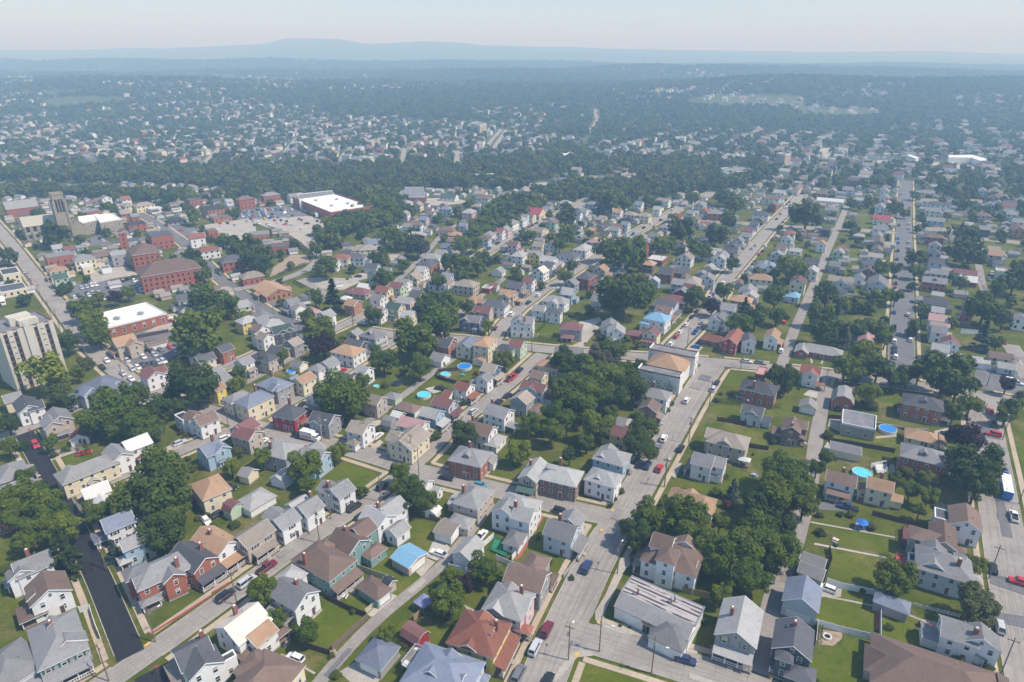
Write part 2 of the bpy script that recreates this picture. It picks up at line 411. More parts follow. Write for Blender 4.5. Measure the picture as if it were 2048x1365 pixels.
def road_detail():
    for k, (p, hw, kind, surf, walk) in enumerate(ROADL):
        if surf not in ('road', 'fresh') or p[0][1] > 470 or kind != 'street': continue
        fine = densify(p, 2.0); z = .03 + .004 * k
        if surf == 'road':
            for o in (-hw * .62, -hw * .25, hw * .25, hw * .62):
                structure(ribbon(fine, o + .3, o - .3, z + .0012).build('wheel_path', M_WEAR))
        mb = ribbon(fine, .05, -.05, z + .002); n = 0
        if surf == 'road':
            a, b = offs(fine, hw), offs(fine, -hw)
            for i in range(2, len(fine) - 2, 3):
                u = (fine[i + 1][0] - fine[i][0], fine[i + 1][1] - fine[i][1]); l = hypot(*u) or 1; u = (u[0] / l * .05, u[1] / l * .05)
                mb.add([(a[i][0] - u[0], a[i][1] - u[1], z + .002), (a[i][0] + u[0], a[i][1] + u[1], z + .002), (b[i][0] + u[0], b[i][1] + u[1], z + .002), (b[i][0] - u[0], b[i][1] - u[1], z + .002)], [(0, 1, 2, 3)])
        structure(mb.build('road_joint', M_JOINT if surf == 'road' else M_SEAM))
road_detail()

# ------------------------------------------------------------------ yards, drives, car parks: tile pixels of the outline on the ground
AREAS = '''
@560 1160 6.66
patio conc 640,180 760,60 1000,60 930,110 780,280
drive gravel 1160,460 1350,290 1480,180 1580,225 1700,225 1580,360 1300,540
drive conc 790,1230 1080,1040 1340,1240 1560,960 1610,1010 1340,1330 1230,1420 1000,1420
path conc 500,330 570,400 360,610 340,590
path conc 0,990 30,985 480,1240 450,1260
dirt dirt 620,980 720,900 780,990 740,1060 690,1050
dirt dirt 780,940 1060,680 1120,700 830,1000
patio conc 0,740 60,690 150,800 70,900 0,850
lawn lawn 330,620 560,400 640,220 1130,480 700,890 560,860
lawn lawn 820,270 1010,90 1280,280 1130,430
lawn lawn 1480,170 1560,30 1850,0 1640,220
@512 960 3.371
drive conc 1055,600 1150,528 1210,555 1115,655
patio gravel 1190,420 1240,390 1310,460 1290,510 1215,545 1150,515
patio gravel 1170,760 1260,690 1310,740 1240,780
path conc 1400,840 1500,890 1490,905 1440,870 1445,890 1430,890
lawn lawn 1030,350 1110,270 1220,310 1200,420 1150,460 1050,400
lawn lawn 850,440 930,460 900,560 1060,640 1110,660 990,785 730,590
lawn lawn 940,1010 1000,940 1330,1010 1290,1140 1120,1110
@1024 960 3.371
walk conc 715,640 748,640 655,830 610,910 640,960 735,1000 860,1005 980,1040 1250,1120 1240,1140 990,1075 730,1035 600,990 560,940 560,890
drive redb 168,250 215,252 60,520 18,545
lawn lawn 370,1365 440,1230 480,1205 560,1200 800,1275 1030,1365
lawn lawn 665,930 680,960 790,1015 850,995
lawn lawn 85,480 205,360 400,500 330,660
drive conc 860,1005 1000,1040 1260,1130 1240,1200 1000,1130 740,1040
walk conc 730,530 790,525 830,500 790,580 740,640 700,640
lawn lawn 1010,70 1140,40 1120,170 1000,190
bed mulch 240,770 290,780 225,870 150,860
bed mulch 255,700 320,680 335,720 280,760
walk conc 380,1185 440,1150 530,1160 545,1190 440,1200 300,1365 260,1365
@1536 960 3.371
patio conc 600,270 665,290 660,350 580,330
path conc 290,280 860,385 855,392 285,290
path gravel 315,425 800,520 800,530 310,437
path conc 400,780 745,850 745,862 510,815 400,795
patio conc 335,720 350,690 500,730 490,790 330,790
patio dirt 345,1010 500,1030 500,1070 440,1120 400,1115 340,1110
path redb 725,780 760,790 745,1010 722,1010
path redb 715,1090 745,1095 740,1340 708,1330
patio conc 1015,960 1040,940 1140,960 1130,1110 1030,1120
path conc 905,890 1040,940 1035,950 900,900
lawn lawn 320,850 400,800 720,860 720,1040 330,940
lawn lawn 280,1160 500,1120 520,1050 715,1090 700,1365 270,1365
lawn lawn 490,340 860,400 850,500 480,430
lawn lawn 420,440 780,530 740,710 410,650
lawn lawn 770,870 1030,940 1020,1110 770,1080
lawn lawn 510,760 725,800 720,840 520,800
drive lot 310,170 430,130 600,180 560,215 340,200
patch lot 1525,95 1575,95 1620,250 1650,395 1580,380
patch lot 1495,700 1500,640 1760,690 1760,790
patch lot 1535,960 1530,895 1760,930 1760,1010
@1536 640 4
drive gravel 280,600 330,560 450,570 430,640
lot lot 1640,520 1660,400 1790,380 2048,400 2048,590 1900,590 1690,545
drive conc 480,850 500,770 590,790 580,900
drive conc 420,1060 480,970 500,1040 490,1080
path conc 860,935 1030,920 1030,935 860,950
drive conc 1330,890 1450,860 1480,900 1340,940
patio conc 860,1180 950,1150 1010,1160 1020,1220 900,1220
lawn lawn 1915,980 2048,990 2048,1130 1945,1110
lawn lawn 1955,1130 2048,1150 2048,1220 1970,1200
lawn lawn 10,700 100,650 250,700 380,770 130,770 0,780
lawn lawn 160,310 230,260 520,310 500,350 180,330
lawn lawn 1165,170 1195,165 1215,290 1170,285
lawn lawn 540,900 600,930 1030,940 1010,1010 760,980 550,930
lawn lawn 900,590 1050,590 1040,700 930,700
path conc 335,310 350,305 360,345 345,350
path conc 420,350 435,310 450,320 432,355
@1024 640 4
drive conc 470,210 560,170 540,70 640,30 700,60 590,190 560,225
walk conc 1270,1250 1320,1150 1360,1150 1310,1270
lawn lawn 1745,430 1900,420 1850,540 1690,520
lawn lawn 1600,700 1640,680 1800,690 1780,760 1570,740
lawn lawn 1700,850 2040,870 2040,1010 1860,1000
lawn lawn 1400,1300 1450,1290 1750,1300 1780,1200 2000,1250 1700,1365 1400,1365
drive conc 1420,210 1440,190 1530,220 1500,250 1420,240
@512 640 4
drive conc 880,1050 990,960 1020,980 940,1050
drive gravel 900,820 980,800 1060,825 930,870
lawn lawn 520,940 660,880 670,920 600,970
lawn lawn 890,1050 1000,980 1010,1040 930,1075
lawn lawn 190,1310 560,1180 720,1150 1040,1250 900,1360 200,1360
lawn lawn 1790,1270 1930,1110 2048,1140 2048,1330 1930,1330
patio conc 1000,1070 1080,1040 1240,1100 1160,1115
lawn lawn 1350,520 1480,450 1590,500 1560,540 1450,540
drive gravel 1350,550 1440,530 1520,560 1420,590
lawn lawn 1130,420 1250,460 1200,560 1060,560
drive conc 1720,1270 1850,1190 1900,1200 1790,1290
@0 640 4
drive conc 1310,1030 1400,980 1480,1000 1350,1070
drive conc 385,1110 630,1010 690,1030 400,1130
lot lot 960,340 1130,290 1280,180 1470,180 1470,250 1350,320 1010,370
lot lot 1070,110 1250,60 1380,90 1370,140 1110,180
lawn lawn 1000,390 1140,390 1150,460 1080,460
lawn lawn 430,1130 600,1080 700,1110 490,1190
lawn lawn 540,300 610,270 620,310 560,360
lawn lawn 1860,160 2000,110 2048,190 1950,280 1870,270
@0 360 4
lot lot 480,860 720,800 1100,780 1180,870 1210,900 900,960 600,960
lawn lawn 1060,930 1240,890 1560,820 1700,790 1740,850 1540,890 1200,970
lot lot 680,480 800,440 890,510 720,530
lot conc 700,790 760,720 1000,690 1110,760 900,790 710,840
lot lot 1240,330 1310,310 1480,380 1600,390 1500,470 1300,400
lot conc 1580,370 1840,330 2048,300 2048,520 1840,480
lot lot 1840,260 2048,230 2048,300 1900,320
lot conc 1320,1080 1480,1060 1480,1190 1380,1200 1150,1220 1330,1140
@512 360 4
lot lot -180,250 0,225 290,200 420,290 230,300 40,320 -140,300
lot conc -80,320 230,300 420,290 640,320 560,400 440,480 430,560 330,500 200,420
lot conc 370,790 500,780 800,790 830,820 700,880 560,880 430,830
lot lot 330,925 440,890 560,920 540,980
lot lot 70,990 180,960 200,1000 110,1020
lawn lawn 210,840 300,815 440,880 280,920
lawn lawn 650,760 720,730 800,760 760,800 690,800
lot conc 760,770 890,730 890,790 800,810
lot conc 1060,600 1180,590 1190,640 1080,650
lawn lawn 1360,500 1430,430 1540,430 1500,500 1400,560
lot conc 1350,150 1560,140 1720,180 1560,200 1360,210
dirt dirt 140,700 280,600 400,600 430,660 200,740 110,780
lawn lawn 1530,860 1620,830 1650,880 1570,950
@1024 360 4
lawn lawn 190,1120 280,1090 300,1130 400,1140 380,1250 170,1240
lawn lawn 380,1090 600,1100 560,1120 400,1110
lawn lawn 1090,900 1240,900 1240,950 1100,940
lawn lawn 1460,640 1560,660 1560,710 1480,700
lawn lawn 880,1140 1040,1120 1030,1190 920,1190
drive gravel 530,1140 700,1100 720,1130 580,1200
lot conc 70,30 280,20 400,50 300,90 100,90
@1536 50 4
lot conc 1300,1095 1880,1140 1860,1190 1500,1150 1290,1120
lot conc 400,990 540,980 480,1060 440,1080
lot conc 700,1075 960,1085 940,1110 720,1100
@1536 360 4
lawn lawn 630,290 800,260 830,340 800,400 720,400
lawn lawn 660,470 810,460 800,490 680,490
lawn lawn 640,540 760,550 760,620 620,600
lawn lawn 680,840 780,810 770,900 690,880
lawn lawn 1690,500 1900,520 1990,540 1990,600 1860,570
lawn lawn 1880,640 2048,620 2048,700 1900,690
lawn lawn 1470,860 1560,850 1540,920 1460,900
lot lot 580,900 690,890 720,920 600,920
lawn lawn 460,250 480,330 430,330
walk conc 990,830 1030,830 1040,880 980,910
'''
AMAT = dict(conc=M_CONC, gravel=M_GRAVEL, lawn=M_LAWN, lot=M_LOT, dirt=M_DIRT, redb=M_REDB, mulch=M_MULCH)
ANAME = dict(patio='patio', drive='driveway', path='path', lawn='lawn', lot='car_park', dirt='bare_dirt', bed='planting_bed', walk='pavement', patch='road_patch')
def area_of(p): return .5 * sum(a[0] * b[1] - b[0] * a[1] for a, b in zip(p, p[1:] + p[:1]))
def build_areas():
    for k, (ln, T, s) in enumerate(tiles(AREAS)):
        nm, m, *pts = ln.split()
        p = [unp(*T(*q.split(','))) for q in pts]
        if area_of(p) < 0: p.reverse()
        z = (.012 if m == 'lawn' else .02) + .0001 * k
        if nm in ('patch', 'lot'): z = .2 - .001 * k if nm == 'patch' else .024 + .0001 * k
        if nm == 'walk': z = .125 + .0005 * k
        if nm == 'patch': z = .19 + .0001 * k
        mb = MB(); mb.add([(x, y, z) for x, y in p], [tuple(range(len(p)))])
        structure(mb.build(ANAME[nm], AMAT[m]))
build_areas()
# ------------------------------------------------------------------ houses
WINMESH = {}
def winmesh(w, h, sub):
    k = (w, h, sub)
    if k not in WINMESH:
        mb = MB(); t = .09
        mb.box(-w / 2 - t, w / 2 + t, -.05, .02, -t, 0); mb.box(-w / 2 - t, w / 2 + t, -.05, .02, h, h + t)
        mb.box(-w / 2 - t, -w / 2, -.05, .02, 0, h); mb.box(w / 2, w / 2 + t, -.05, .02, 0, h)
        mb.box(-w / 2, w / 2, -.045, .02, h * .48, h * .48 + .07)
        g = MB(); g.box(-w / 2, w / 2, -.025, .02, .0, h, 0 if sub else 1)
        if not sub: mb.add(g.v, g.f, 1)
        WINMESH[k] = (mb.mesh('window', [M_TRIM, M_PANE] if not sub else M_TRIM), g.mesh('pane', M_PANE) if sub else None)
    return WINMESH[k]
def shut_mesh(col):
    k = 'sh' + col
    if k not in WINMESH:
        mb = MB(); mb.box(-.2, .2, -.06, .02, 0, 1.5)
        WINMESH[k] = mb.mesh('shutter', mat('shutter_' + col, dict(k=(.03, .035, .04), g=(.05, .12, .1), o=(.22, .22, .1), t=(.25, .55, .45))[col], .7))
    return WINMESH[k]
class House: pass
def snap(th, x, y, dist):
    d, rt, _ = near_road(x, y)
    best = min((rt + k * pi / 2 for k in range(-4, 5)), key=lambda a: abs(a - th))
    return best
def tocam(x, y, nx, ny):
    l = hypot(x, y) + 1e-6; return -(x * nx + y * ny) / l
def block_geo(typ, A, B, W, st, pitch, foot=None):
    e = 2.75 * st + .35
    rise = {'g': pitch, 'h': pitch * .92, 'p': pitch * .9, 'm': .78, 'a': .35, 's': .3}.get(typ, 0) * W / 2
    if typ == 'o': e, rise = 2.75, .55
    return e, rise
def roof_faces(typ, L, W, e, rise, ov=.38):
    """roof as closed slabs in the block's own frame: ridge along x"""
    mb = MB(); l, w = L / 2 + (.3 if typ in 'gma' else ov), W / 2 + ov
    t = .16; r = e + rise; lo = e - rise * ov / (W / 2)
    if typ == 'g':
        for s in (1, -1):
            q = [(-l, 0, r), (l, 0, r), (l, s * w, lo), (-l, s * w, lo)]
            mb.slab(q if s < 0 else q[::-1], t, 0, 1)
    elif typ in 'hpo':
        rl = max(0.02, L / 2 - W / 2) if L >= W else .02; rw = 0 if L >= W else (W - L) / 2
        if rw:
            a, b = (0, -rw, r), (0, rw, r)
            c = [(-l, -w, lo), (l, -w, lo), (l, w, lo), (-l, w, lo)]
            for q in ([c[0], c[1], a], [c[1], c[2], b, a], [c[2], c[3], b], [c[3], c[0], a, b]): mb.slab(q, t, 0, 1)
        else:
            a, b = (-rl, 0, r), (rl, 0, r)
            c = [(-l, -w, lo), (l, -w, lo), (l, w, lo), (-l, w, lo)]
            for q in ([c[0], c[1], b, a], [c[1], c[2], b], [c[2], c[3], a, b], [c[3], c[0], a]): mb.slab(q, t, 0, 1)
    elif typ == 'm':
        k = w * .62; zk = e + rise * .68
        for s in (1, -1):
            for q in ([(-l, 0, r), (l, 0, r), (l, s * k, zk), (-l, s * k, zk)], [(-l, s * k, zk), (l, s * k, zk), (l, s * w, lo), (-l, s * w, lo)]):
                mb.slab(q if s < 0 else q[::-1], t, 0, 1)
    elif typ == 'a':
        n = 10
        pts = [(w * cos(pi * i / n), e + rise * 1.0 * sin(pi * i / n)) for i in range(n + 1)]
        for (y0, z0), (y1, z1) in zip(pts, pts[1:]):
            mb.slab([(l, y0, z0), (l, y1, z1), (-l, y1, z1), (-l, y0, z0)], t, 0, 1)
    elif typ == 's':
        mb.slab([(-l, -w, lo), (l, -w, lo), (l, w, r), (-l, w, r)], t, 0, 1)
    return mb
def wall_mesh(typ, L, W, e, rise):
    mb = MB(); l, w = L / 2, W / 2; ed = e - .02
    mb.box(-l, l, -w, w, .35, ed)
    if typ == 'g' and rise > .1:
        for s in (-1, 1):
            x0, x1 = sorted((s * l, s * (l - .14)))
            vs = [(x0, -w, ed), (x0, w, ed), (x0, 0, e + rise - .1), (x1, -w, ed), (x1, w, ed), (x1, 0, e + rise - .1)]
            mb.add(vs, [(0, 2, 1), (3, 4, 5), (1, 2, 5, 4), (2, 0, 3, 5)])
    if typ in 'ma':
        prof = [(w, ed), (w * .62, e + rise * .62), (0, e + rise - .12), (-w * .62, e + rise * .62), (-w, ed)] if typ == 'm' else \
               [(w * cos(pi * i / 8), ed + (rise - .12) * sin(pi * i / 8)) for i in range(9)]
        n = len(prof)
        for s in (-1, 1):
            x0, x1 = sorted((s * l, s * (l - .14)))
            mb.add([(x0, y, z) for y, z in prof] + [(x1, y, z) for y, z in prof], [tuple(range(n))[::-1], tuple(range(n, 2 * n))] + [(i, i + 1, n + i + 1, n + i) for i in range(n - 1)])
    if typ == 's':
        mb.add([(-l, -w, ed), (l, -w, ed), (l, w, ed), (-l, w, ed), (l, w, e + rise - .1), (-l, w, e + rise - .1)], [(3, 2, 4, 5), (0, 3, 5), (1, 4, 2)])
    return mb
def windows(root, bl, near, wall_ok=True, shut=None, rooth=0):
    """windows on the sides of a block; far ones as one glazing mesh"""
    L, W, e, rise, typ, st, M = bl['L'], bl['W'], bl['e'], bl['rise'], bl['typ'], bl['st'], bl['M']
    cx, cy, th = M
    faces = [(0, -W / 2, 0, L), (0, W / 2, pi, L), (L / 2, 0, pi / 2, W), (-L / 2, 0, -pi / 2, W)]
    glaz = MB()
    for fx, fy, fa, wid in faces:
        na = th + rooth + fa - pi / 2
        wx = root.location.x; wy = root.location.y
        if tocam(wx, wy, cos(na), sin(na)) < -.12: continue
        n = max(1, int((wid - 1.0) / 2.5)); rows = max(1, int(st + .3))
        spots = []
        for j in range(rows):
            for i in range(n):
                u = (i + .5) / n * wid - wid / 2 if n > 1 else 0
                spots.append((u + rnd.uniform(-.2, .2), .35 + .95 + j * 2.75, 1.45 if j or wid < 14 else 1.5))
        if typ == 'g' and abs(fx) > .1 and rise > 1.9: spots.append((0, e + .25, .95))
        for u, z, h in spots:
            if z + h > e + (rise * .6 if h < 1 else 0): 
                h = e - z - .25
                if h < .5: continue
            x = cx + cos(th) * fx - sin(th) * fy + cos(th + fa) * u; y = cy + sin(th) * fx + cos(th) * fy + sin(th + fa) * u
            if near >= 1:
                w = .85 if h > 1 else .65
                fm, pm = winmesh(w, 1.4 if h > 1.2 else .9, near > 1)
                o = place('window', fm, root, (x, y, z), th + fa)
                if pm: place('pane', pm, o)
                if shut and h > 1.2 and near > 1:
                    for s in (-1, 1): place('shutter', shut_mesh(shut), o, (s * .82, 0, 0))
            else:
                c, s_ = cos(th + fa), sin(th + fa)
                def T(a, b): return (x + c * a - s_ * b, y + s_ * a + c * b)
                p = [T(-.5, -.03), T(.5, -.03), T(.5, .02), T(-.5, .02)]
                glaz.prism(p, z, z + h)
    if glaz.v: glaz.build('window_glazing', M_GLASS, root)
def to_road(x, y):
    ax, ay, bx, by, hw = SEGS.T; dx, dy = bx - ax, by - ay
    t = np.clip(((x - ax) * dx + (y - ay) * dy) / (dx * dx + dy * dy + 1e-9), 0, 1); px, py = ax + t * dx - x, ay + t * dy - y
    i = int(np.argmin(np.hypot(px, py) - hw + np.where(hw < 3, 6, 0))); return atan2(py[i], px[i]), float(np.hypot(px[i], py[i]) - hw[i])
def porch_on(root, M, L, W, side, mats, depth=2.3, roofk='g', near=True, base=.55, off=(0, 0)):
    """a roofed porch along one side (A, B: the ends; N, F: the long sides)"""
    cx, cy, th = M
    if not isinstance(side, str): wid, dist, fa = (W, L / 2, side) if abs(cos(side)) > .5 else (min(L * .8, 7), W / 2, side)
    else:
        wid, dist = (W, L / 2) if side in 'AB' else (L * .85, W / 2)
        fa = {'A': pi, 'B': 0, 'N': None, 'F': None}[side]
    if fa is None:
        d = tocam(root.location.x, root.location.y, cos(root.rotation_euler.z + th - pi / 2), sin(root.rotation_euler.z + th - pi / 2))
        fa = (-pi / 2 if (d > 0) == (side == 'N') else pi / 2)
    a = th + fa; c, s = cos(a), sin(a)
    def T(u, v, z): return (cx + c * (dist + u) - s * v, cy + s * (dist + u) + c * v, z)
    h = wid / 2
    rf = MB(); q = [T(.0, -h, 3.55), T(depth + .35, -h, 2.85), T(depth + .35, h, 2.85), T(.0, h, 3.55)]
    rf.slab(q, .15); rf.build('porch_roof', roofm(roofk), root)
    fl = MB(); fl.slab([T(0.01, -h, base), T(depth, -h, base), T(depth, h, base), T(0.01, h, base)], base + .1); fl.build('porch_floor', M_WOOD, root)
    n = max(2, int(wid / 2.4) + 1)
    pm = MB(); pm.box(-.09, .09, -.09, .09, 0, 2.3); pme = pm.mesh('porch_post', M_TRIM)
    for i in range(n):
        v = -h + .15 + (wid - .3) * i / (n - 1); place('porch_post', pme, root, T(depth - .12, v, base), a)
    if near:
        rl = MB()
        for z0, z1 in ((base + .12, base + .2), (base + .8, base + .9)):
            rl.slab([T(depth - .16, -h, z1), T(depth - .08, -h, z1), T(depth - .08, h, z1), T(depth - .16, h, z1)], z1 - z0)
        k = int(wid / .45)
        for i in range(k):
            v = -h + wid * (i + .5) / k; rl.slab([T(depth - .15, v - .05, base + .82), T(depth - .09, v - .05, base + .82), T(depth - .09, v + .05, base + .82), T(depth - .15, v + .05, base + .82)], .7)
        rl.build('porch_railing', M_TRIM, root)
        stp = MB()
        for i in range(3): stp.slab([T(depth + .3 * i, -.6, base - .18 * i - .05), T(depth + .3 * i + .3, -.6, base - .18 * i - .05), T(depth + .3 * i + .3, .6, base - .18 * i - .05), T(depth + .3 * i, .6, base - .18 * i - .05)], .5)
        stp.build('porch_steps', M_CONC, root)
HOUSES = []
def parse_houses(txt):
    for ln, T, s in tiles(txt):
        note = None
        if '|' in ln: ln, note = ln.split('|'); note = note.strip()
        k = ln.split()
        wing = k[0][0] == '+'
        typ = k[0].lstrip('+')
        h = dict(typ=typ, a=T(k[1], k[2]), b=T(k[3], k[4]), W=float(k[5]) * (.86 if float(k[5]) < 13 and typ in 'ghpm' else 1), T=T, note=note, opts=[])
        i = 6
        if typ != 'o': h['st'] = float(k[6]); i = 7
        else: h['st'] = 1
        if wing:
            h['opts'] = k[i:]; HOUSES[-1]['wings'].append(h)
        else:
            h['roof'], h['wall'] = k[i], k[i + 1]; h['opts'] = k[i + 2:]; h['wings'] = []; HOUSES.append(h)
def opt(h, pre, dflt=None):
    for o in h['opts']:
        if o.startswith(pre): return o[len(pre):]
    return dflt
def opts_all(h, pre): return [o[len(pre):] for o in h['opts'] if o.startswith(pre)]
def ground_block(h, th=None):
    pitch = float(opt(h, 'q', .62)); e, rise = block_geo(h['typ'], 0, 0, h['W'], h['st'], pitch)
    z = e + rise + float(opt(h, 'z', 0))
    ax, ay = unp(*h['a'], z); bx, by = unp(*h['b'], z)
    x, y = (ax + bx) / 2, (ay + by) / 2; raw = atan2(by - ay, bx - ax); ln = hypot(bx - ax, by - ay)
    if th is None: t = snap(raw, x, y, hypot(x, y))
    else: t = min((th + k * pi / 2 for k in range(-4, 5)), key=lambda a: abs(a - raw))
    ln = abs(ln * cos(raw - t))
    if h['typ'] in 'hpo': L = ln + (h['W'] * .92 if h['typ'] == 'h' else 0)
    else: L = ln - .6
    if h['typ'] == 'p': L = h['W']
    if h['typ'] in 'gm': L = min(max(L, h['W'] * (.85 if th is None else .4)), 28 if h['W'] < 14 else 44)
    L = max(L, 2.0)
    return x, y, t, L, e, rise
def house(h):
    x, y, th, L, e, rise = ground_block(h); typ, W = h['typ'], h['W']
    dist = hypot(x, y); near = 2 if dist < 200 else (1 if dist < 330 else (0 if dist < 560 else -1))
    kind = opt(h, 'k:', 'house')
    nm = dict(house='house', garage='garage', shed='shed')[kind] if kind in ('house', 'garage', 'shed') else kind
    root = empty(nm, (x, y, 0), th)
    blocks = [dict(typ=typ, L=L, W=W, e=e, rise=rise, st=h['st'], M=(0, 0, 0.0), roof=h['roof'], wall=h['wall'], main=True)]
    for w in h['wings']:
        wx, wy, wt, wl, we, wr = ground_block(w, th)
        dx, dy = wx - x, wy - y; c, s = cos(-th), sin(-th)
        blocks.append(dict(typ=w['typ'], L=wl, W=w['W'], e=we, rise=wr, st=w['st'], M=(c * dx - s * dy, s * dx + c * dy, wt - th),
                           roof=opt(w, '=', h['roof']), wall=opt(w, '%', h['wall']), main=False))
    shut = opt(h, 'sh:')
    for i, b in enumerate(blocks):
        cx, cy, t = b['M']; eps = .013 * i
        pre = '' if b['main'] else 'wing_'
        if b['typ'] == 'o':
            roof_faces('o', b['L'], b['W'], b['e'], b['rise']).build('porch_roof', [roofm(b['roof']), M_TRIM], root, (cx, cy, 0), t)
            fl = MB(); fl.box(-b['L'] / 2, b['L'] / 2, -b['W'] / 2, b['W'] / 2, 0, .5); fl.build('porch_floor', M_WOOD, root, (cx, cy, 0), t)
            pm = MB(); pm.box(-.09, .09, -.09, .09, .5, b['e']); pme = pm.mesh('porch_post', M_TRIM)
            for sx in (-1, 0, 1):
                for sy in (-1, 1):
                    px, py = sx * (b['L'] / 2 - .15), sy * (b['W'] / 2 - .15)
                    place('porch_post', pme, root, (cx + cos(t) * px - sin(t) * py, cy + sin(t) * px + cos(t) * py, 0), t)
            continue
        if b['typ'] == 'f':
            wm = MB(); wm.box(-b['L'] / 2, b['L'] / 2, -b['W'] / 2, b['W'] / 2, .35, b['e'])
            wm.build(pre + 'wall', wallm(b['wall']), root, (cx, cy, eps), t)
            p = MB(); l, w = b['L'] / 2 + .06, b['W'] / 2 + .06
            for q in ((-l, l, -w, -w + .3), (-l, l, w - .3, w), (-l, -l + .3, -w + .3, w - .3), (l - .3, l, -w + .3, w - .3)): p.box(*q, b['e'] - .1, b['e'] + .4)
            p.build(pre + 'parapet', wallm(b['wall']) if b['wall'] in 'RO' else M_TRIM, root, (cx, cy, eps), t)
            r = MB(); r.box(-l + .3, l - .3, -w + .3, w - .3, b['e'] - .05, b['e'] + .1); r.build(pre + 'roof', roofm(b['roof']), root, (cx, cy, eps), t)
        else:
            wall_mesh(b['typ'], b['L'], b['W'], b['e'], b['rise']).build(pre + 'wall', wallm(b['wall']), root, (cx, cy, eps * .3), t)
            roof_faces(b['typ'], b['L'], b['W'], b['e'], b['rise']).build(pre + 'roof', [roofm(b['roof']), M_TRIM], root, (cx, cy, eps), t)
            if near >= 1 and b['typ'] in 'gm':      # pale verge boards at the gable ends
                l, w = b['L'] / 2 + .3, b['W'] / 2 + .38; lo = b['e'] - b['rise'] * .38 / (b['W'] / 2); r = b['e'] + b['rise']
                if b['typ'] == 'g':
                    for sx in (-1, 1):
                        f = MB()
                        for sy in (-1, 1):
                            xx = sx * (l + .03); q = [(xx - .03, 0, r - .02), (xx + .03, 0, r - .02), (xx + .03, sy * w, lo - .02), (xx - .03, sy * w, lo - .02)]
                            f.slab(q if sy < 0 else q[::-1], .2)
                        f.build('verge_board', M_TRIM, root, (cx, cy, eps), t)
        fd = MB(); fd.box(-b['L'] / 2 - .05, b['L'] / 2 + .05, -b['W'] / 2 - .05, b['W'] / 2 + .05, -.3, .4)
        fd.build('foundation', M_FOUND, root, (cx, cy, eps * .5), t)
        if kind == 'house' and near >= 0: windows(root, b, near, True, shut if b['main'] else None, th)
    M0 = (0, 0, 0.0)
    if kind == 'house' and near >= 1:     # front door on the end or side that looks at the camera most
        best = max((tocam(x, y, cos(th + a), sin(th + a)), a) for a in (0, pi / 2, pi, -pi / 2))
        a = best[1]; d = L / 2 if a in (0, pi) else W / 2
        dm = MB(); dm.box(-.03, .06, -.55, .55, .35, 2.6); dm.box(.06, .08, -.42, .42, .4, 2.45, 1)
        off = 1.3 if (W if a in (0, pi) else L) > 5 else 0
        dd = dm.build('door', [M_TRIM, mat('door_paint', (.12, .07, .06), .5)], root, (cos(a) * d - sin(a) * off, sin(a) * d + cos(a) * off, 0), a)
        if near > 1:
            hm = MB(); hm.box(.08, .13, .3, .36, 1.4, 1.46); hm.build('handle', M_METAL, dd)
    if kind == 'garage' and near >= 1:
        best = max((tocam(x, y, cos(th + a), sin(th + a)), a) for a in (0, pi))
        a = best[1]; d = L / 2
        dm = MB(); dm.box(-.03, .05, -min(W * .38, 2.6), min(W * .38, 2.6), .1, 2.4)
        for k in range(1, 4): dm.box(.05, .065, -min(W * .38, 2.6), min(W * .38, 2.6), .1 + k * .57, .13 + k * .57)
        dm.build('garage_door', M_TRIM, root, (cos(a) * d, sin(a) * d, 0), a)
    for p in opts_all(h, 'p'):
        if p in 'ABNF': porch_on(root, M0, L, W, p, None, roofk=opt(h, 'pr:', h['roof']), near=near >= 1)
    if kind == 'house' and near >= 0 and typ in 'gh' and not opts_all(h, 'p') and not any(w['typ'] == 'o' for w in h['wings']):
        ra, rd = to_road(x, y); loc = [k * pi / 2 for k in range(4)]; front = max(loc, key=lambda a: cos(a + th - ra))
        if rd < 24 and rd - (L if abs(cos(front)) > .5 else W) / 2 > 1.0 and rnd.random() < .7: porch_on(root, M0, L, W, front, None, 1.9, h['roof'] if rnd.random() < .7 else 'q', near >= 1)
        if rnd.random() < .5 and len(h['wings']) < 2:      # a low addition at the back
            bk = front + pi; d = (L / 2 if abs(cos(front)) > .5 else W / 2); w2 = (W if abs(cos(front)) > .5 else min(L, 8)) * .7
            cx, cy = cos(bk) * (d + 1.4), sin(bk) * (d + 1.4)
            wall_mesh('g', 3.2, w2, 2.9, .9).build('addition_wall', wallm(h['wall']), root, (cx, cy, .004), bk); roof_faces('g', 3.2, w2, 2.9, .9, .25).build('addition_roof', [roofm(h['roof']), M_TRIM], root, (cx, cy, .004), bk)
    for p in opts_all(h, 'd'):
        if p in 'ABNF':      # a gabled dormer part-way up the slope on that side
            a = {'A': pi, 'B': 0}.get(p)
            if a is None:
                dd = tocam(x, y, cos(th - pi / 2), sin(th - pi / 2)); a = -pi / 2 if (dd > 0) == (p == 'N') else pi / 2
            run = (L / 2 if p in 'AB' else W / 2); k = rise / (W / 2); u0 = run * .62; z0 = e + (run - u0) * k * .92
            dm = wall_mesh('g', 2.2, 1.9, 1.5, .7); ox, oy = cos(a) * (u0 - 1.1), sin(a) * (u0 - 1.1)
            dr = dm.build('dormer', wallm(h['wall']), root, (ox, oy, z0 - .6), a)
            roof_faces('g', 2.2, 1.9, 1.5, .7, .2).build('dormer_roof', [roofm(h['roof']), M_TRIM], dr, (0, 0, .02))
            fm, pm = winmesh(.95, .95, False); place('window', fm, dr, (1.1, 0, .45), pi / 2)
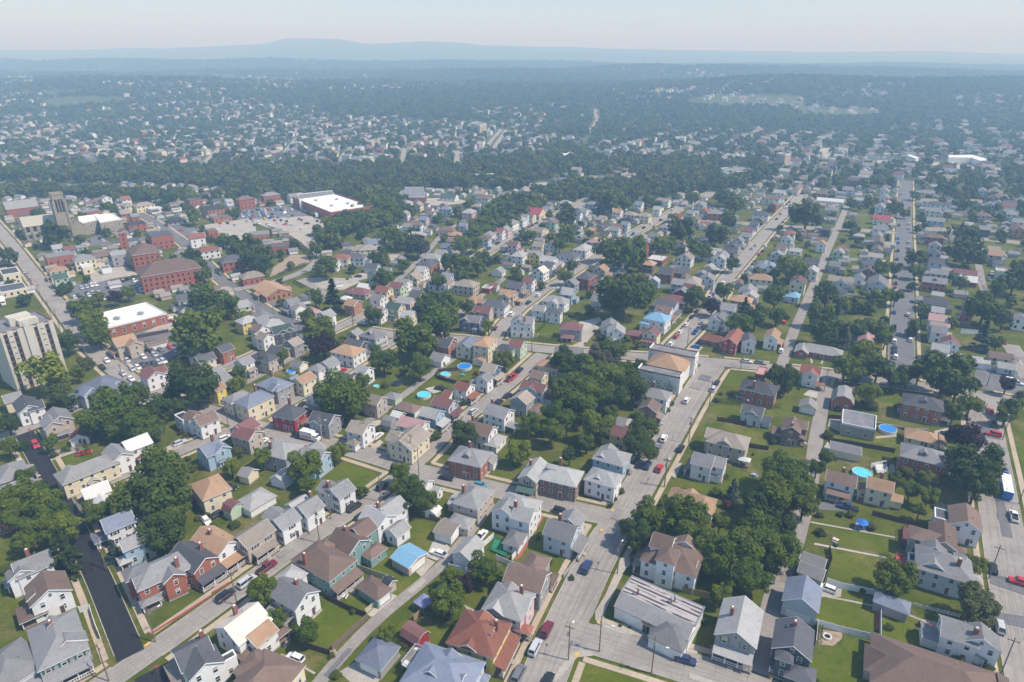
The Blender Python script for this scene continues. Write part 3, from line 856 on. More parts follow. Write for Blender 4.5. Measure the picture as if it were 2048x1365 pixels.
    for c in opts_all(h, 'c:'):
        px, py = h['T'](*c.split(',')); zc = e + rise * .55
        qx, qy = unp(px, py, zc); dx, dy = qx - x, qy - y; cc, s = cos(-th), sin(-th)
        cb = MB(); zt = rise * .45 + .9; cb.box(-.42, .42, -.36, .36, -1.2, zt); cb.box(-.48, .48, -.42, .42, zt - .2, zt + .02); cb.box(-.22, .22, -.18, .18, zt + .02, zt + .25, 1)
        cb.build('chimney', [M_BRICKC, M_TRIM], root, (max(-L / 2 + .6, min(L / 2 - .6, cc * dx - s * dy)), max(-W / 2 + .6, min(W / 2 - .6, s * dx + cc * dy)), zc))
    if near >= 2 and kind == 'house':
        vm = MB(); vm.tube((0, 0, -.2), (0, 0, .55), .09, .09); vm.tube((0, 0, .55), (0, 0, .62), .16, .16)
        vm.build('roof_vent', M_METAL, root, (L * .15, W * .2, e + rise * .6))
    rt = dict(g='gable', h='hip', p='pyramid', f='flat', m='gambrel', a='arched', s='sloping')[typ]
    storey = 'tall ' if h['st'] >= 2.3 else ('low ' if h['st'] < 1.6 and kind == 'house' else '')
    phrase = f"{storey}{WN[h['wall']]} {nm.replace('_', ' ')} with {RN[h['roof']]} {rt} roof"
    tag(root, nm.replace('_', ' '), phrase, {'house': 'houses along the town streets', 'garage': 'garages along the alleys', 'shed': 'garden sheds'}.get(nm), h['note'])
    return root

FARMB = MB(); FARW = 'WLCGTRPOBNEMYKDeS'; FARR = 'gqbGlmtnrwueypkR'
def far_house(h):
    x, y, th, L, e, rise = ground_block(h)
    bl = [(h['typ'], x, y, th, L, h['W'], e, rise, h['roof'], h['wall'])]
    for w in h['wings']:
        if w['typ'] == 'o': continue
        a, b, t, l, e2, r2 = ground_block(w, th); bl.append((w['typ'], a, b, t, l, w['W'], e2 - .03, r2, opt(w, '=', h['roof']), opt(w, '%', h['wall'])))
    for typ, x, y, th, L, W, e, rise, rk, wk in bl:
        c, s = cos(th), sin(th)
        parts = [(wall_mesh('g' if typ == 'f' else typ, L, W, e, 0 if typ == 'f' else rise), FARW.index(wk))]
        if typ == 'f':
            r = MB(); r.box(-L / 2, L / 2, -W / 2, W / 2, e - .1, e + .2)
        else: r = roof_faces(typ, L, W, e, rise)
        parts.append((r, len(FARW) + FARR.index(rk)))
        g = MB()
        for fx, fy, fa, wid in ((0, -W / 2, 0, L), (L / 2, 0, pi / 2, W), (-L / 2, 0, -pi / 2, W)):
            n = max(1, int(wid / 3.2))
            for j in range(2 if e > 5 else 1):
                for i in range(n):
                    u = (i + .5) / n * wid - wid / 2; px, py = fx + cos(fa) * u, fy + sin(fa) * u; q = .45
                    ax, ay = cos(fa) * q, sin(fa) * q; nx, ny = sin(fa) * .03, -cos(fa) * .03
                    g.prism([(px - ax + nx, py - ay + ny), (px + ax + nx, py + ay + ny), (px + ax, py + ay), (px - ax, py - ay)], 1.3 + 2.75 * j, 2.7 + 2.75 * j)
        parts.append((g, len(FARW) + len(FARR)))
        for mb, mi in parts:
            FARMB.add([(x + c * a - s * b, y + s * a + c * b, z) for a, b, z in mb.v], mb.f, mi)
# ------------------------------------------------------------------ trees
LEAF = dict(d=(.088, .136, .011), l=(.14, .182, .012), k=(.055, .092, .014), p=(.03, .014, .022), c=(.042, .07, .02), s=(.085, .12, .1),
            b=(.085, .118, .015), y=(.034, .068, .02), w=(.07, .092, .035), g=(.085, .09, .045), r=(.09, .028, .026), o=(.085, .098, .02))
def crown_mesh(seed, n, kind='d', leaf=.11):
    r = random.Random(seed); mb = MB()
    cl = []
    if kind == 'd':
        for i in range(r.choice((18, 24, 30))):
            a, z = r.uniform(0, 2 * pi), r.uniform(-.62, .95)
            k = (1 - (max(0, -z) / .95) ** 2 * .3) * math.sqrt(max(.05, 1 - (z * .86) ** 2)) * r.uniform(.45, .9)
            cl.append((cos(a) * k, sin(a) * k, z * r.uniform(.55, .85), r.uniform(.2, .4)))
        cl.append((0, 0, .05, .52))
    elif kind == 'b':
        for i in range(14):
            a = r.uniform(0, 2 * pi); k = r.uniform(.2, .65); cl.append((cos(a) * k, sin(a) * k, r.uniform(-.5, .4), r.uniform(.3, .45)))
        cl.append((0, 0, 0, .6))
    elif kind == 'w':
        for i in range(30):
            a = r.uniform(0, 2 * pi); k = r.uniform(.35, .95); cl.append((cos(a) * k, sin(a) * k, .45 - k * k * .9 + r.uniform(-.25, .2), r.uniform(.2, .32)))
        cl.append((0, 0, .1, .6))
    vs, fs, spokes = [], [], []
    def quad(p, nrm, s):
        nrm = nrm / (np.linalg.norm(nrm) + 1e-9)
        t = np.cross(nrm, (r.uniform(-1, 1), r.uniform(-1, 1), r.uniform(-1, 1))); t /= np.linalg.norm(t) + 1e-9
        b = np.cross(nrm, t); b0 = len(vs)
        for x, y in ((-1, -.7), (1, -.6), (.8, .75), (-.9, .6)): vs.append(tuple(p + t * s * x * .5 + b * s * y * .5))
        fs.append((b0, b0 + 1, b0 + 2, b0 + 3))
    if kind in 'dbw':
        tot = sum(c[3] ** 2 for c in cl)
        for cx, cy, cz, cr in cl:
            for _ in range(int(n * cr * cr / tot)):
                d = np.array([r.gauss(0, 1), r.gauss(0, 1), r.gauss(.25, 1)]); d /= np.linalg.norm(d)
                p = np.array([cx, cy, cz]) + d * cr * r.uniform(.78, 1.12)
                quad(p, d + np.array([r.uniform(-.7, .7), r.uniform(-.7, .7), r.uniform(-.2, .8)]), leaf * r.uniform(.7, 1.35))
    else:        # conifer (c) / column (y): unit radius, height 1 from z=0
        for _ in range(n):
            z = r.random() ** 1.25
            if kind == 'c':
                if not spokes: spokes += [(r.uniform(.0, .97), r.uniform(0, 2 * pi), r.uniform(.7, 1.15)) for _k in range(90)]
                bz, ba, bl = r.choice(spokes); q = r.random() ** .6; k0 = ((1 - bz) ** .85) * bl + .03
                ang = ba + r.uniform(-.2, .2) * (1.1 - q); p = np.array([cos(ang) * k0 * q, sin(ang) * k0 * q, bz - q * .05 + r.uniform(-.012, .012)])
                quad(p, np.array([r.uniform(-.5, .5), r.uniform(-.5, .5), 1.0]), leaf * r.uniform(.7, 1.4)); vs[-4:] = [(x, y, p[2] + (zz - p[2]) * .3) for x, y, zz in vs[-4:]]
                continue
            else: k = math.sqrt(max(0, min(1, z * 6) * (1 - z ** 3))) 
            a = r.uniform(0, 2 * pi); q = k * r.uniform(.72, 1.08)
            p = np.array([cos(a) * q, sin(a) * q, z]); quad(p, np.array([cos(a), sin(a), .9 + r.uniform(-.5, .5)]), leaf * r.uniform(.7, 1.5) * (1.2 - z * .5))
    # round crowns carry an added centre clump of leaves to block the sky
    mb.add(vs, fs); return mb
def trunk_mesh(seed, limbs=True):
    r = random.Random(seed); mb = MB()
    mb.tube((0, 0, -.05), (0, 0, .45), .05, .036, 7); mb.tube((0, 0, .45), (.02, .01, .78), .036, .014, 6)
    if limbs:
        for i in range(5):
            a = r.uniform(0, 2 * pi); z = r.uniform(.3, .55); mb.tube((0, 0, z), (cos(a) * .26, sin(a) * .26, z + r.uniform(.16, .3)), .02, .007, 5)
    return mb
CROWNS = {}
def crown(kind, v, lod):
    k = (kind, v, lod)
    if k not in CROWNS:
        n = {2: 4200, 1: 1700, 0: 700}[lod]; lf = {2: .105, 1: .15, 0: .23}[lod]
        if kind in 'cy': n = int(n * .8); lf *= 1.5 if kind == 'c' else 1.9
        CROWNS[k] = crown_mesh(hash((ord(kind), v)) & 0xffff, n, kind, lf)
    return CROWNS[k]
CM = {}
TRUNKS = {}
def tree_kind_name(kd):
    return {'c': 'conifer_tree', 's': 'spruce_tree', 'b': 'shrub', 'r': 'shrub', 'o': 'shrub', 'y': 'column_cypress', 'w': 'weeping_tree'}.get(kd, 'broadleaf_tree')
KDN = dict(d='mid green broadleaf tree', l='bright green broadleaf tree', k='dark green broadleaf tree', p='dark purple-leaved tree', c='dark green conifer',
           s='blue-grey spruce', b='rounded green shrub', y='narrow columnar evergreen', w='drooping weeping tree', g='dull grey-green tree', r='reddish shrub', o='olive shrub')
def tree(x, y, rad, kd, height=None):
    dist = hypot(x, y); lod = 2 if dist < 260 else (1 if dist < 430 else 0)
    sh = {'c': 'c', 's': 'c', 'y': 'y', 'b': 'b', 'r': 'b', 'o': 'b', 'w': 'w'}.get(kd, 'd'); v = rnd.randrange(8)
    key = (sh, v, lod, kd)
    if key not in CM: CM[key] = crown(sh, v, lod).mesh('crown', leafmat('leaf_' + KDN[kd].replace(' ', '_'), LEAF[kd]))
    root = empty(tree_kind_name(kd), (x, y, terr(x, y)), rnd.uniform(0, 6.28))
    sz = 'large ' if rad > 6.3 else ('small ' if rad < 3 and sh == 'd' else '')
    if sh == 'd' or sh == 'w':
        rad *= 1.06; h = height or rad * 1.85 + 2.2; rz = rad * (1.02 if sh == 'd' else 1.0)
        place('crown', CM[key], root, (0, 0, h - rz * .95), 0, (rad, rad, rz))
        if v not in TRUNKS: TRUNKS[v] = trunk_mesh(v).mesh('trunk', M_BARK)
        place('trunk', TRUNKS[v], root, (0, 0, 0), 0, (h * .75, h * .75, h))
    elif sh == 'b':
        place('crown', CM[key], root, (0, 0, rad * .62), 0, (rad, rad, rad * .85))
        if dist < 260:
            mb = MB(); mb.tube((0, 0, -.1), (0, 0, rad * .5), .09, .06); mb.build('trunk', M_BARK, root)
    else:
        h = height or (rad * 3.1 if sh == 'c' else rad * 5.5)
        place('crown', CM[key], root, (0, 0, .5 if sh == 'c' else .1), 0, (rad, rad, h))
        mb = MB(); mb.tube((0, 0, -.1), (0, 0, h * .6), .22 if rad > 2 else .1, .06); mb.build('trunk', M_BARK, root)
    tag(root, 'shrub' if sh == 'b' else 'tree', sz + KDN[kd], 'shrubs in the gardens' if sh == 'b' else 'trees among the houses')
    return root
def read_trees(txt):
    out = []
    for ln, T, s in tiles(txt):
        for tok in ln.split():
            q = tok.split(','); kd = q[3] if len(q) > 3 else 'd'
            px, py = T(q[0], q[1]); rp = float(q[2]) / s
            zc = 5.0
            for _ in range(4):
                rad = rp / ppm(px, py, zc)
                zc = {'b': rad * .62, 'r': rad * .62, 'o': rad * .62, 'c': rad * 1.2, 's': rad * 1.2, 'y': rad * 2.6}.get(kd, rad * .85 + 2.0)
            x, y = unp(px, py, zc); out.append((rp, x, y, rad, kd))
    return out
# ------------------------------------------------------------------ cars
CARCOL = dict(w=(.78, .78, .78), s=(.5, .52, .55), g=(.16, .17, .18), k=(.02, .022, .026), r=(.5, .03, .04), b=(.04, .14, .42), n=(.03, .05, .13), m=(.16, .02, .04),
              e=(.06, .12, .09), t=(.4, .33, .22), a=(.04, .25, .34), y=(.7, .5, .05), o=(.6, .2, .05))
CARN = dict(w='white', s='silver', g='dark grey', k='black', r='red', b='blue', n='navy blue', m='maroon', e='dark green', t='tan', a='teal blue', y='yellow', o='orange')
M_TYRE = M_BLACK
M_LAMP = mat('headlight_glass', (.8, .8, .78), .2, .03); M_TAIL = mat('tail_light', (.45, .02, .02), .3, .03)
def carpaint(c): return mat('car_paint_' + CARN[c].replace(' ', '_'), CARCOL[c], .28, .04, 1, spec=.6)
# side profiles: (x, z of the body line), cabin: x at the belt (rear, front) and at the roof (rear, front), roof z
CARS = dict(s=('car', 'sedan', 4.75, 1.82, .92, (-2.3, 1.05), (-1.45, .55), 1.43), v=('suv', 'sport utility vehicle', 4.75, 1.9, 1.05, (-2.28, 1.15), (-2.0, .65), 1.74),
            n=('minivan', 'minivan', 5.0, 1.95, 1.0, (-2.4, 1.6), (-2.15, .8), 1.76), h=('car', 'hatchback', 4.2, 1.78, .95, (-2.05, 1.05), (-1.75, .5), 1.5),
            p=('pickup_truck', 'pickup truck', 5.6, 1.95, 1.05, (-.7, 1.35), (-.55, .75), 1.8))
CARM = {}
def car_body(typ, c, glass_in):
    nm, ln, L, Wd, bz, belt, top, rz = CARS[typ]; mb = MB(); l = L / 2; w = Wd / 2
    # lower body lofted along x with rounded ends
    xs = [-l, -l + .12, -l + .55, belt[0] + .5, 0, belt[1], belt[1] + .35, l - .35, l - .06, l]
    def zt(x):
        if typ == 'p' and x < belt[0]: return bz
        if x > belt[1]: return bz - .08 - .16 * (x - belt[1]) / (l - belt[1])
        return bz
    rings = []
    for x in xs:
        k = .82 if abs(x) > l - .02 else (.95 if abs(x) > l - .2 else 1); z0 = .32 if abs(x) > l - .15 else .24; z1 = zt(x) - (.16 if abs(x) > l - .02 else 0)
        rings.append([(x, -w * k, z0), (x, -w * k * 1.0, z0 + .3), (x, -w * k * .96, z1 - .08), (x, -w * k * .84, z1), (x, w * k * .84, z1), (x, w * k * .96, z1 - .08), (x, w * k, z0 + .3), (x, w * k, z0)])
    vs = [p for rg in rings for p in rg]; n = 8; fs = []
    for i in range(len(xs) - 1):
        for j in range(n): a = i * n + j; b = i * n + (j + 1) % n; fs.append((a, b, b + n, a + n))
    fs += [tuple(range(n))[::-1], tuple(range(len(vs) - n, len(vs)))]; mb.add(vs, fs)
    # roof and pillars
    wr = w * .7; mb.slab([(top[0], -wr, rz), (top[1], -wr, rz), (top[1], wr, rz), (top[0], wr, rz)], .05)
    for sy in (-1, 1):
        mb.tube((belt[1], sy * w * .84, bz - .02), (top[1], sy * wr, rz - .03), .04, .04, 4); mb.tube((belt[0], sy * w * .84, bz - .02), (top[0], sy * wr, rz - .03), .06, .06, 4)
        mb.tube((-.25, sy * w * .85, bz - .02), (-.25, sy * wr, rz - .03), .04, .04, 4)
    if typ == 'p':
        mb.box(-l + .12, belt[0] - .05, -w * .8, w * .8, bz - .02, bz + .012, 2)
    g = MB(); a, b = w * .835, w * .69; z0, z1 = bz - .03, rz - .04
    g.add([(belt[0], -a, z0), (belt[1], -a, z0), (belt[1], a, z0), (belt[0], a, z0), (top[0], -b, z1), (top[1], -b, z1), (top[1], b, z1), (top[0], b, z1)],
          [(0, 1, 5, 4), (1, 2, 6, 5), (2, 3, 7, 6), (3, 0, 4, 7), (4, 5, 6, 7)], 1 if glass_in else 0)
    if glass_in: mb.add(g.v, g.f, 1)
    return mb, g
WHEEL = None
def carmesh(typ, c, small):
    global WHEEL
    k = (typ, c, small)
    if k not in CARM:
        mb, g = car_body(typ, c, small)
        CARM[k] = (mb.mesh('body', [carpaint(c), M_GLASS, M_BLACK]), None if small else g.mesh('car_windows', M_GLASS))
        if small:
            pass
    if WHEEL is None:
        t = MB(); t.tube((0, -.11, 0), (0, .11, 0), .33, .33, 14, 0); t.tube((0, -.12, 0), (0, .12, 0), .2, .2, 10, 1); WHEEL = t.mesh('wheel', [M_TYRE, M_METAL])
    return CARM[k]
LAMPS = {}
def car(x, y, ang, typ, c):
    nm, ln, L, Wd, bz, belt, top, rz = CARS[typ]; dist = hypot(x, y); small = dist > 300
    bm, gm = carmesh(typ, c, small); z = terr(x, y) + (.02 + .2 * (near_road(x, y)[0] < 0))
    root = empty(nm, (x, y, z), ang)
    place('body', bm, root)
    for sx in (-L * .31, L * .31):
        for sy in (-1, 1): place('wheel', WHEEL, root, (sx, sy * (Wd / 2 - .12), .33))
    if not small:
        place('car_windows', gm, root)
        for sy in (-1, 1):
            if 'h' not in LAMPS:
                a = MB(); a.box(-.05, .05, -.2, .2, -.08, .08); LAMPS['h'] = a.mesh('headlight', M_LAMP); LAMPS['t'] = a.mesh('tail_light', M_TAIL)
            place('headlight', LAMPS['h'], root, (L / 2 - .04, sy * Wd * .31, .62)); place('tail_light', LAMPS['t'], root, (-L / 2 + .06, sy * Wd * .33, .72))
            mm = LAMPS.setdefault(('mirror', c), None)
            if mm is None:
                a = MB(); a.box(-.07, .07, -.1, .1, -.06, .06); LAMPS[('mirror', c)] = mm = a.mesh('wing_mirror', carpaint(c))
            place('wing_mirror', mm, root, (belt[1] - .25, sy * (Wd / 2 + .06), bz + .08))
    tag(root, 'pickup' if typ == 'p' else 'car', f'{CARN[c]} {ln}', 'vehicles parked along the streets')
def read_cars(txt):
    for ln, T, s in tiles(txt):
        for tok in ln.split():
            q = tok.split(','); px, py = T(q[0], q[1]); x, y = unp(px, py, .75)
            d, a, i = near_road(x, y)
            typ, c, fl = q[2][0], q[2][1], q[2][2:]
            if 'x' in fl: a += pi / 2
            if '~' in fl: a += pi
            car(x, y, a + rnd.uniform(-.04, .04), typ, c)

# ------------------------------------------------------------------ poles, signs, fences, pools and small garden things
def pole(x, y, lamp, ang, h=10.5):
    root = empty('utility_pole', (x, y, 0), ang)
    p = MB(); p.tube((0, 0, -.2), (0, 0, h), .15, .1, 8); p.build('shaft', M_WOOD, root)
    c = MB(); c.box(-1.1, 1.1, -.06, .06, h - 1.0, h - .86)
    for k in (-1, -.5, .5, 1): c.tube((k, 0, h - .86), (k, 0, h - .66), .05, .03, 5)
    c.build('crossarm', M_WOOD, root)
    if lamp:
        l = MB(); l.tube((0, 0, h - 2.6), (0, -1.2, h - 2.0), .04, .035, 6); l.tube((0, -1.2, h - 2.0), (0, -2.4, h - 1.95), .035, .03, 6); l.build('lamp_arm', M_METAL, root)
        b = MB(); b.box(-.16, .16, -2.95, -2.3, h - 2.06, h - 1.9); b.build('lamp_head', M_TRIM, root)
        t = MB(); t.tube((.3, 0, h - 3.4), (.3, 0, h - 2.5), .22, .22, 10); t.build('transformer', M_METAL, root)
    tag(root, 'utility pole', 'wooden utility pole with street lamp arm' if lamp else 'plain wooden utility pole with crossarm', 'utility poles along the streets')
POLES = []
def cables():
    used = set()
    for i, (x, y, a, h) in enumerate(POLES):
        best = sorted((hypot(q[0] - x, q[1] - y), j) for j, q in enumerate(POLES) if j != i and near_road(q[0], q[1])[2] == near_road(x, y)[2])
        for d, j in best[:1]:
            if d > 75 or (j, i) in used or (i, j) in used: continue
            used.add((i, j)); q = POLES[j]; mb = MB()
            for k in (-1, .5, 1):
                pa = (x + cos(a) * k, y + sin(a) * k, h - .65); sg = 1 if cos(a - q[2]) > 0 else -1; pb = (q[0] + cos(q[2]) * k * sg, q[1] + sin(q[2]) * k * sg, q[3] - .65); n = 6; last = pa
                for t in range(1, n + 1):
                    f = t / n; cur = tuple(u + (v - u) * f for u, v in zip(pa, pb)); cur = (cur[0], cur[1], cur[2] - d * .022 * 4 * f * (1 - f)); mb.tube(last, cur, .022, .022, 3); last = cur
            o = mb.build('overhead_cable', M_BLACK); tag(o, 'cable', 'black overhead cables strung between two utility poles', 'overhead cables')
            o.location = (0, 0, 0); CABLE_AT[o.name] = (x, y)
CABLE_AT = {}
def read_poles(txt):
    for ln, T, s in tiles(txt):
        for tok in ln.split():
            q = tok.split(','); x, y = unp(*T(q[0], q[1])); d, a, i = near_road(x, y); a += pi / 2; POLES.append((x, y, a, 10.5))
            pole(x, y, len(q) > 2, a)
FENM = dict(w=('white_vinyl_fence', 'white vinyl privacy fence', M_TRIM, 1.8), d=('wooden_fence', 'dark weathered wooden fence', M_DWOOD, 1.7), g=('wooden_fence', 'grey board fence', M_WOOD, 1.7),
            t=('tan_fence', 'tan vinyl fence', mat('tan_vinyl', (.56, .5, .38), .6), 1.7), p=('picket_fence', 'white picket fence', M_TRIM, 1.1), n=('wooden_fence', 'new yellowish wooden fence', mat('new_wood', (.4, .26, .13), .9, .2, 4), 1.8),
            m=('garden_wall', 'low grey masonry garden wall', M_FOUND, .9), r=('garden_wall', 'low reddish retaining wall', M_REDB, .5))
def fence(pts, k):
    nm, ph, m, h = FENM[k]; x0, y0 = pts[0]; root = empty(nm, (x0, y0, 0))
    pan = MB(); pm = MB(); pm.box(-.07, .07, -.07, .07, 0, h + .12); pme = pm.mesh('post', m)
    np_ = 0
    for a, b in zip(pts, pts[1:]):
        l = hypot(b[0] - a[0], b[1] - a[1]); ux, uy = (b[0] - a[0]) / l, (b[1] - a[1]) / l; nx, ny = -uy * .03, ux * .03
        def q(t, o): return (a[0] - x0 + ux * t + nx * o, a[1] - y0 + uy * t + ny * o)
        if k == 'p':
            for z0 in (.25, .75): pan.prism([q(0, 1), q(0, -1), q(l, -1), q(l, 1)], z0, z0 + .1)
            t = .1
            while t < l: pan.prism([q(t, 2), q(t, -.5), q(t + .1, -.5), q(t + .1, 2)], .08, h); t += .28
        elif k in 'dgnt':
            t = 0
            while t < l - .01:
                e = min(l, t + .16); pan.prism([q(t, 1), q(t, -1), q(e - .012, -1), q(e - .012, 1)], .05, h + rnd.uniform(-.06, .04)); t = e
        else: pan.prism([q(0, 1 if k == 'w' else 5), q(0, -1 if k == 'w' else -5), q(l, -1 if k == 'w' else -5), q(l, 1 if k == 'w' else 5)], -.1, h)
        if k in 'wdgtnp' :
            n = max(1, round(l / 2.4))
            for i in range(n + 1):
                if np_ > 90: break
                x, y = q(l * i / n, 0); place('post', pme, root, (x, y, 0), atan2(uy, ux)); np_ += 1
    pan.build('panel', m, root)
    tag(root, 'wall' if k in 'mr' else 'fence', ph, 'fences and walls between the yards')
def read_fences(txt):
    for ln, T, s in tiles(txt):
        k, *p = ln.split(); fence([unp(*T(*q.split(','))) for q in p], k)
def hedge(pts, w, h, kd='k'):
    x0, y0 = pts[0]; r = rnd; mb = MB(); vs = []; fs = []
    for a, b in zip(pts, pts[1:]):
        l = hypot(b[0] - a[0], b[1] - a[1]); ux, uy = (b[0] - a[0]) / l, (b[1] - a[1]) / l
        for _ in range(int(l * (w + 2 * h) * 16)):
            t, o, z = r.uniform(0, l), r.uniform(-w / 2, w / 2), r.uniform(.1, h)
            if r.random() < .5: z = h * r.uniform(.88, 1.06)
            else: o = r.choice((-1, 1)) * w / 2 * r.uniform(.85, 1.12)
            px, py = a[0] - x0 + ux * t - uy * o, a[1] - y0 + uy * t + ux * o; b0 = len(vs)
            for _k in range(4): vs.append((px + r.uniform(-.2, .2), py + r.uniform(-.2, .2), z + r.uniform(-.12, .12)))
            fs.append((b0, b0 + 1, b0 + 2, b0 + 3))
    mb.add(vs, fs); root = empty('hedge', (x0, y0, 0)); mb.build('foliage', leafmat('leaf_hedge_' + kd, LEAF[kd]), root)
    tag(root, 'hedge', {'k': 'dark clipped hedge', 'l': 'bright green clipped hedge', 'd': 'green garden hedge', 'o': 'olive weedy hedgerow'}[kd], 'hedges')
def read_hedges(txt):
    for ln, T, s in tiles(txt):
        w, h, kd, *p = ln.split(); hedge([unp(*T(*q.split(','))) for q in p], float(w), float(h), kd)
M_WATER = dict(b=mat('pool_water_blue', (.02, .22, .62), .08, .1, .8, spec=.6), c=mat('pool_water_cyan', (.12, .6, .72), .08, .1, .8, spec=.6))
def pool(px, py, rp, col, tall=1.2):
    x, y = unp(px, py, tall); rad = rp / ppm(px, py, tall); root = empty('swimming_pool', (x, y, 0)); n = 28
    wl = MB(); o = [(rad * cos(2 * pi * i / n), rad * sin(2 * pi * i / n)) for i in range(n)]; i_ = [(a * .95, b * .95) for a, b in o]
    vs = [(a, b, 0) for a, b in o] + [(a, b, tall) for a, b in o] + [(a, b, tall) for a, b in i_] + [(a, b, tall - .3) for a, b in i_]
    wl.add(vs, [(k * n + i, k * n + (i + 1) % n, (k + 1) * n + (i + 1) % n, (k + 1) * n + i) for k in range(3) for i in range(n)]); wl.build('pool_wall', mat('pool_liner', (.55, .6, .64), .5), root)
    wt = MB(); wt.disc(0, 0, tall - .16, rad * .95, rad * .95, n); wt.build('water', M_WATER[col], root)
    if tall > .8:
        ld = MB()
        for s in (-.3, .3): ld.tube((rad, s, 0), (rad, s, tall + .7), .04, .04, 5)
        for k in range(4): ld.box(rad - .05, rad + .1, -.3, .3, .25 + k * .3, .29 + k * .3)
        ld.build('ladder', M_TRIM, root)
    tag(root, 'pool', ('deep blue' if col == 'b' else 'pale turquoise') + ' round ' + ('above-ground swimming pool' if tall > .8 else 'paddling pool'), 'backyard pools')
def canopy(px, py, wm, col, label, h=2.6, hip=.9, nm='gazebo'):
    x, y = unp(px, py, h); root = empty(nm, (x, y, 0), near_road(x, y)[1]); w = wm / 2
    roof_faces('p', wm, wm, h, hip, .1).build('canopy', mat('canopy_' + nm + str(col[0]), col, .8, .1), root)
    for sx in (-1, 1):
        for sy in (-1, 1):
            p = MB(); p.box(-.05, .05, -.05, .05, 0, h); p.build('post', M_METAL, root, (sx * w * .94, sy * w * .94, 0))
    tag(root, nm.replace('_', ' '), label, None, label)
def trampoline(px, py, label):
    x, y = unp(px, py, 1); root = empty('trampoline', (x, y, 0)); r = 2.1
    m = MB(); m.disc(0, 0, .85, r * .9, r * .9, 20); m.build('mat', M_BLACK, root)
    f = MB(); n = 20
    for i in range(n): f.tube((r * cos(2 * pi * i / n), r * sin(2 * pi * i / n), .85), (r * cos(2 * pi * (i + 1) / n), r * sin(2 * pi * (i + 1) / n), .85), .09, .09, 5)
    f.build('pad_ring', mat('tramp_pad', (.03, .1, .3), .7), root)
    for i in range(6):
        l = MB(); a = 2 * pi * i / 6; l.tube((r * cos(a), r * sin(a), 0), (r * cos(a), r * sin(a), 2.6), .04, .04, 5); l.build('net_post', M_METAL, root)
    tag(root, 'trampoline', label, None, label)
def parasol(px, py):
    x, y = unp(px, py, 2.3); root = empty('garden_parasol', (x, y, 0)); n = 8; r = 1.7; c = MB()
    for i in range(n):
        a, b = 2 * pi * i / n, 2 * pi * (i + 1) / n; c.slab([(0, 0, 2.75), (r * cos(a), r * sin(a), 2.1), (r * cos(b), r * sin(b), 2.1)], .03)
    c.build('canopy', mat('parasol_blue', (.03, .15, .55), .7), root)
    p = MB(); p.tube((0, 0, 0), (0, 0, 2.8), .035, .035); p.build('pole', M_METAL, root)
    tag(root, 'parasol', 'blue', None, 'open blue garden parasol shading a paved patio corner')
def firepit(px, py):
    x, y = unp(px, py, .3); root = empty('fire_pit', (x, y, 0)); m = MB(); n = 20; o = [(1.0, 0), (1.0, .45), (.65, .45), (.65, .15)]
    vs = [(r * cos(2 * pi * i / n), r * sin(2 * pi * i / n), z) for r, z in o for i in range(n)]
    m.add(vs, [(k * n + i, k * n + (i + 1) % n, (k + 1) * n + (i + 1) % n, (k + 1) * n + i) for k in range(3) for i in range(n)]); m.build('stone_ring', mat('pale_stone', (.6, .58, .54), .9), root)
    a = MB(); a.disc(0, 0, .2, .64, .64, n); a.build('ash_bed', M_BLACK, root)
    tag(root, 'fire pit', '', None, 'round stone fire pit on a sandy patio by the charcoal house')
def stop_sign(px, py, near):
    x, y = unp(px, py); root = empty('stop_sign', (x, y, 0), near_road(x, y)[1] + pi / 2)
    p = MB(); p.tube((0, 0, -.1), (0, 0, 2.9), .035, .035, 6); p.build('post', M_METAL, root)
    s = MB(); n = 8; v = [(.38 * cos(2 * pi * (i + .5) / n), 0, 2.6 + .38 * sin(2 * pi * (i + .5) / n)) for i in range(n)]
    s.add([(a, -.05, c) for a, b, c in v] + [(a, -.08, c) for a, b, c in v], [tuple(range(n)), tuple(range(n, 2 * n))] + [(i, (i + 1) % n, n + (i + 1) % n, n + i) for i in range(n)])
    pl = s.build('plate', mat('sign_red', (.5, .02, .03), .5), root)
    cu = bpy.data.curves.new('lettering', 'FONT'); cu.body = 'STOP'; cu.size = .26; cu.align_x = 'CENTER'; cu.align_y = 'CENTER'; cu.extrude = .004
    tmp = bpy.data.objects.new('lettering', cu); COL.objects.link(tmp); bpy.context.view_layer.update()
    me = bpy.data.meshes.new_from_object(tmp.evaluated_get(bpy.context.evaluated_depsgraph_get())); bpy.data.objects.remove(tmp); me.materials.clear(); me.materials.append(M_TRIM)
    for sg in (-1, 1):
        t = place('lettering', me, pl, (0, -.085 if sg < 0 else -.045, 2.6)); t.rotation_euler = (pi / 2, 0, 0 if sg < 0 else pi)
    tag(root, 'stop sign', 'red octagonal stop sign', 'stop signs', 'red octagonal stop sign on a thin post ' + near)
def ramp_pad(px, py):
    x, y = unp(px, py); a = near_road(x, y)[1]; m = MB(); m.box(-.6, .6, -.4, .4, 0, .03)
    for i in range(6):
        for j in range(5): m.box(-.55 + i * .2, -.5 + i * .2, -.35 + j * .16, -.3 + j * .16, .03, .04)
    o = m.build('tactile_pad', mat('tactile_yellow', (.6, .4, .08), .8, .15), None, (x, y, .14), a)
    tag(o, 'tactile pad', 'yellow tactile kerb ramp pad', 'yellow kerb ramp pads')

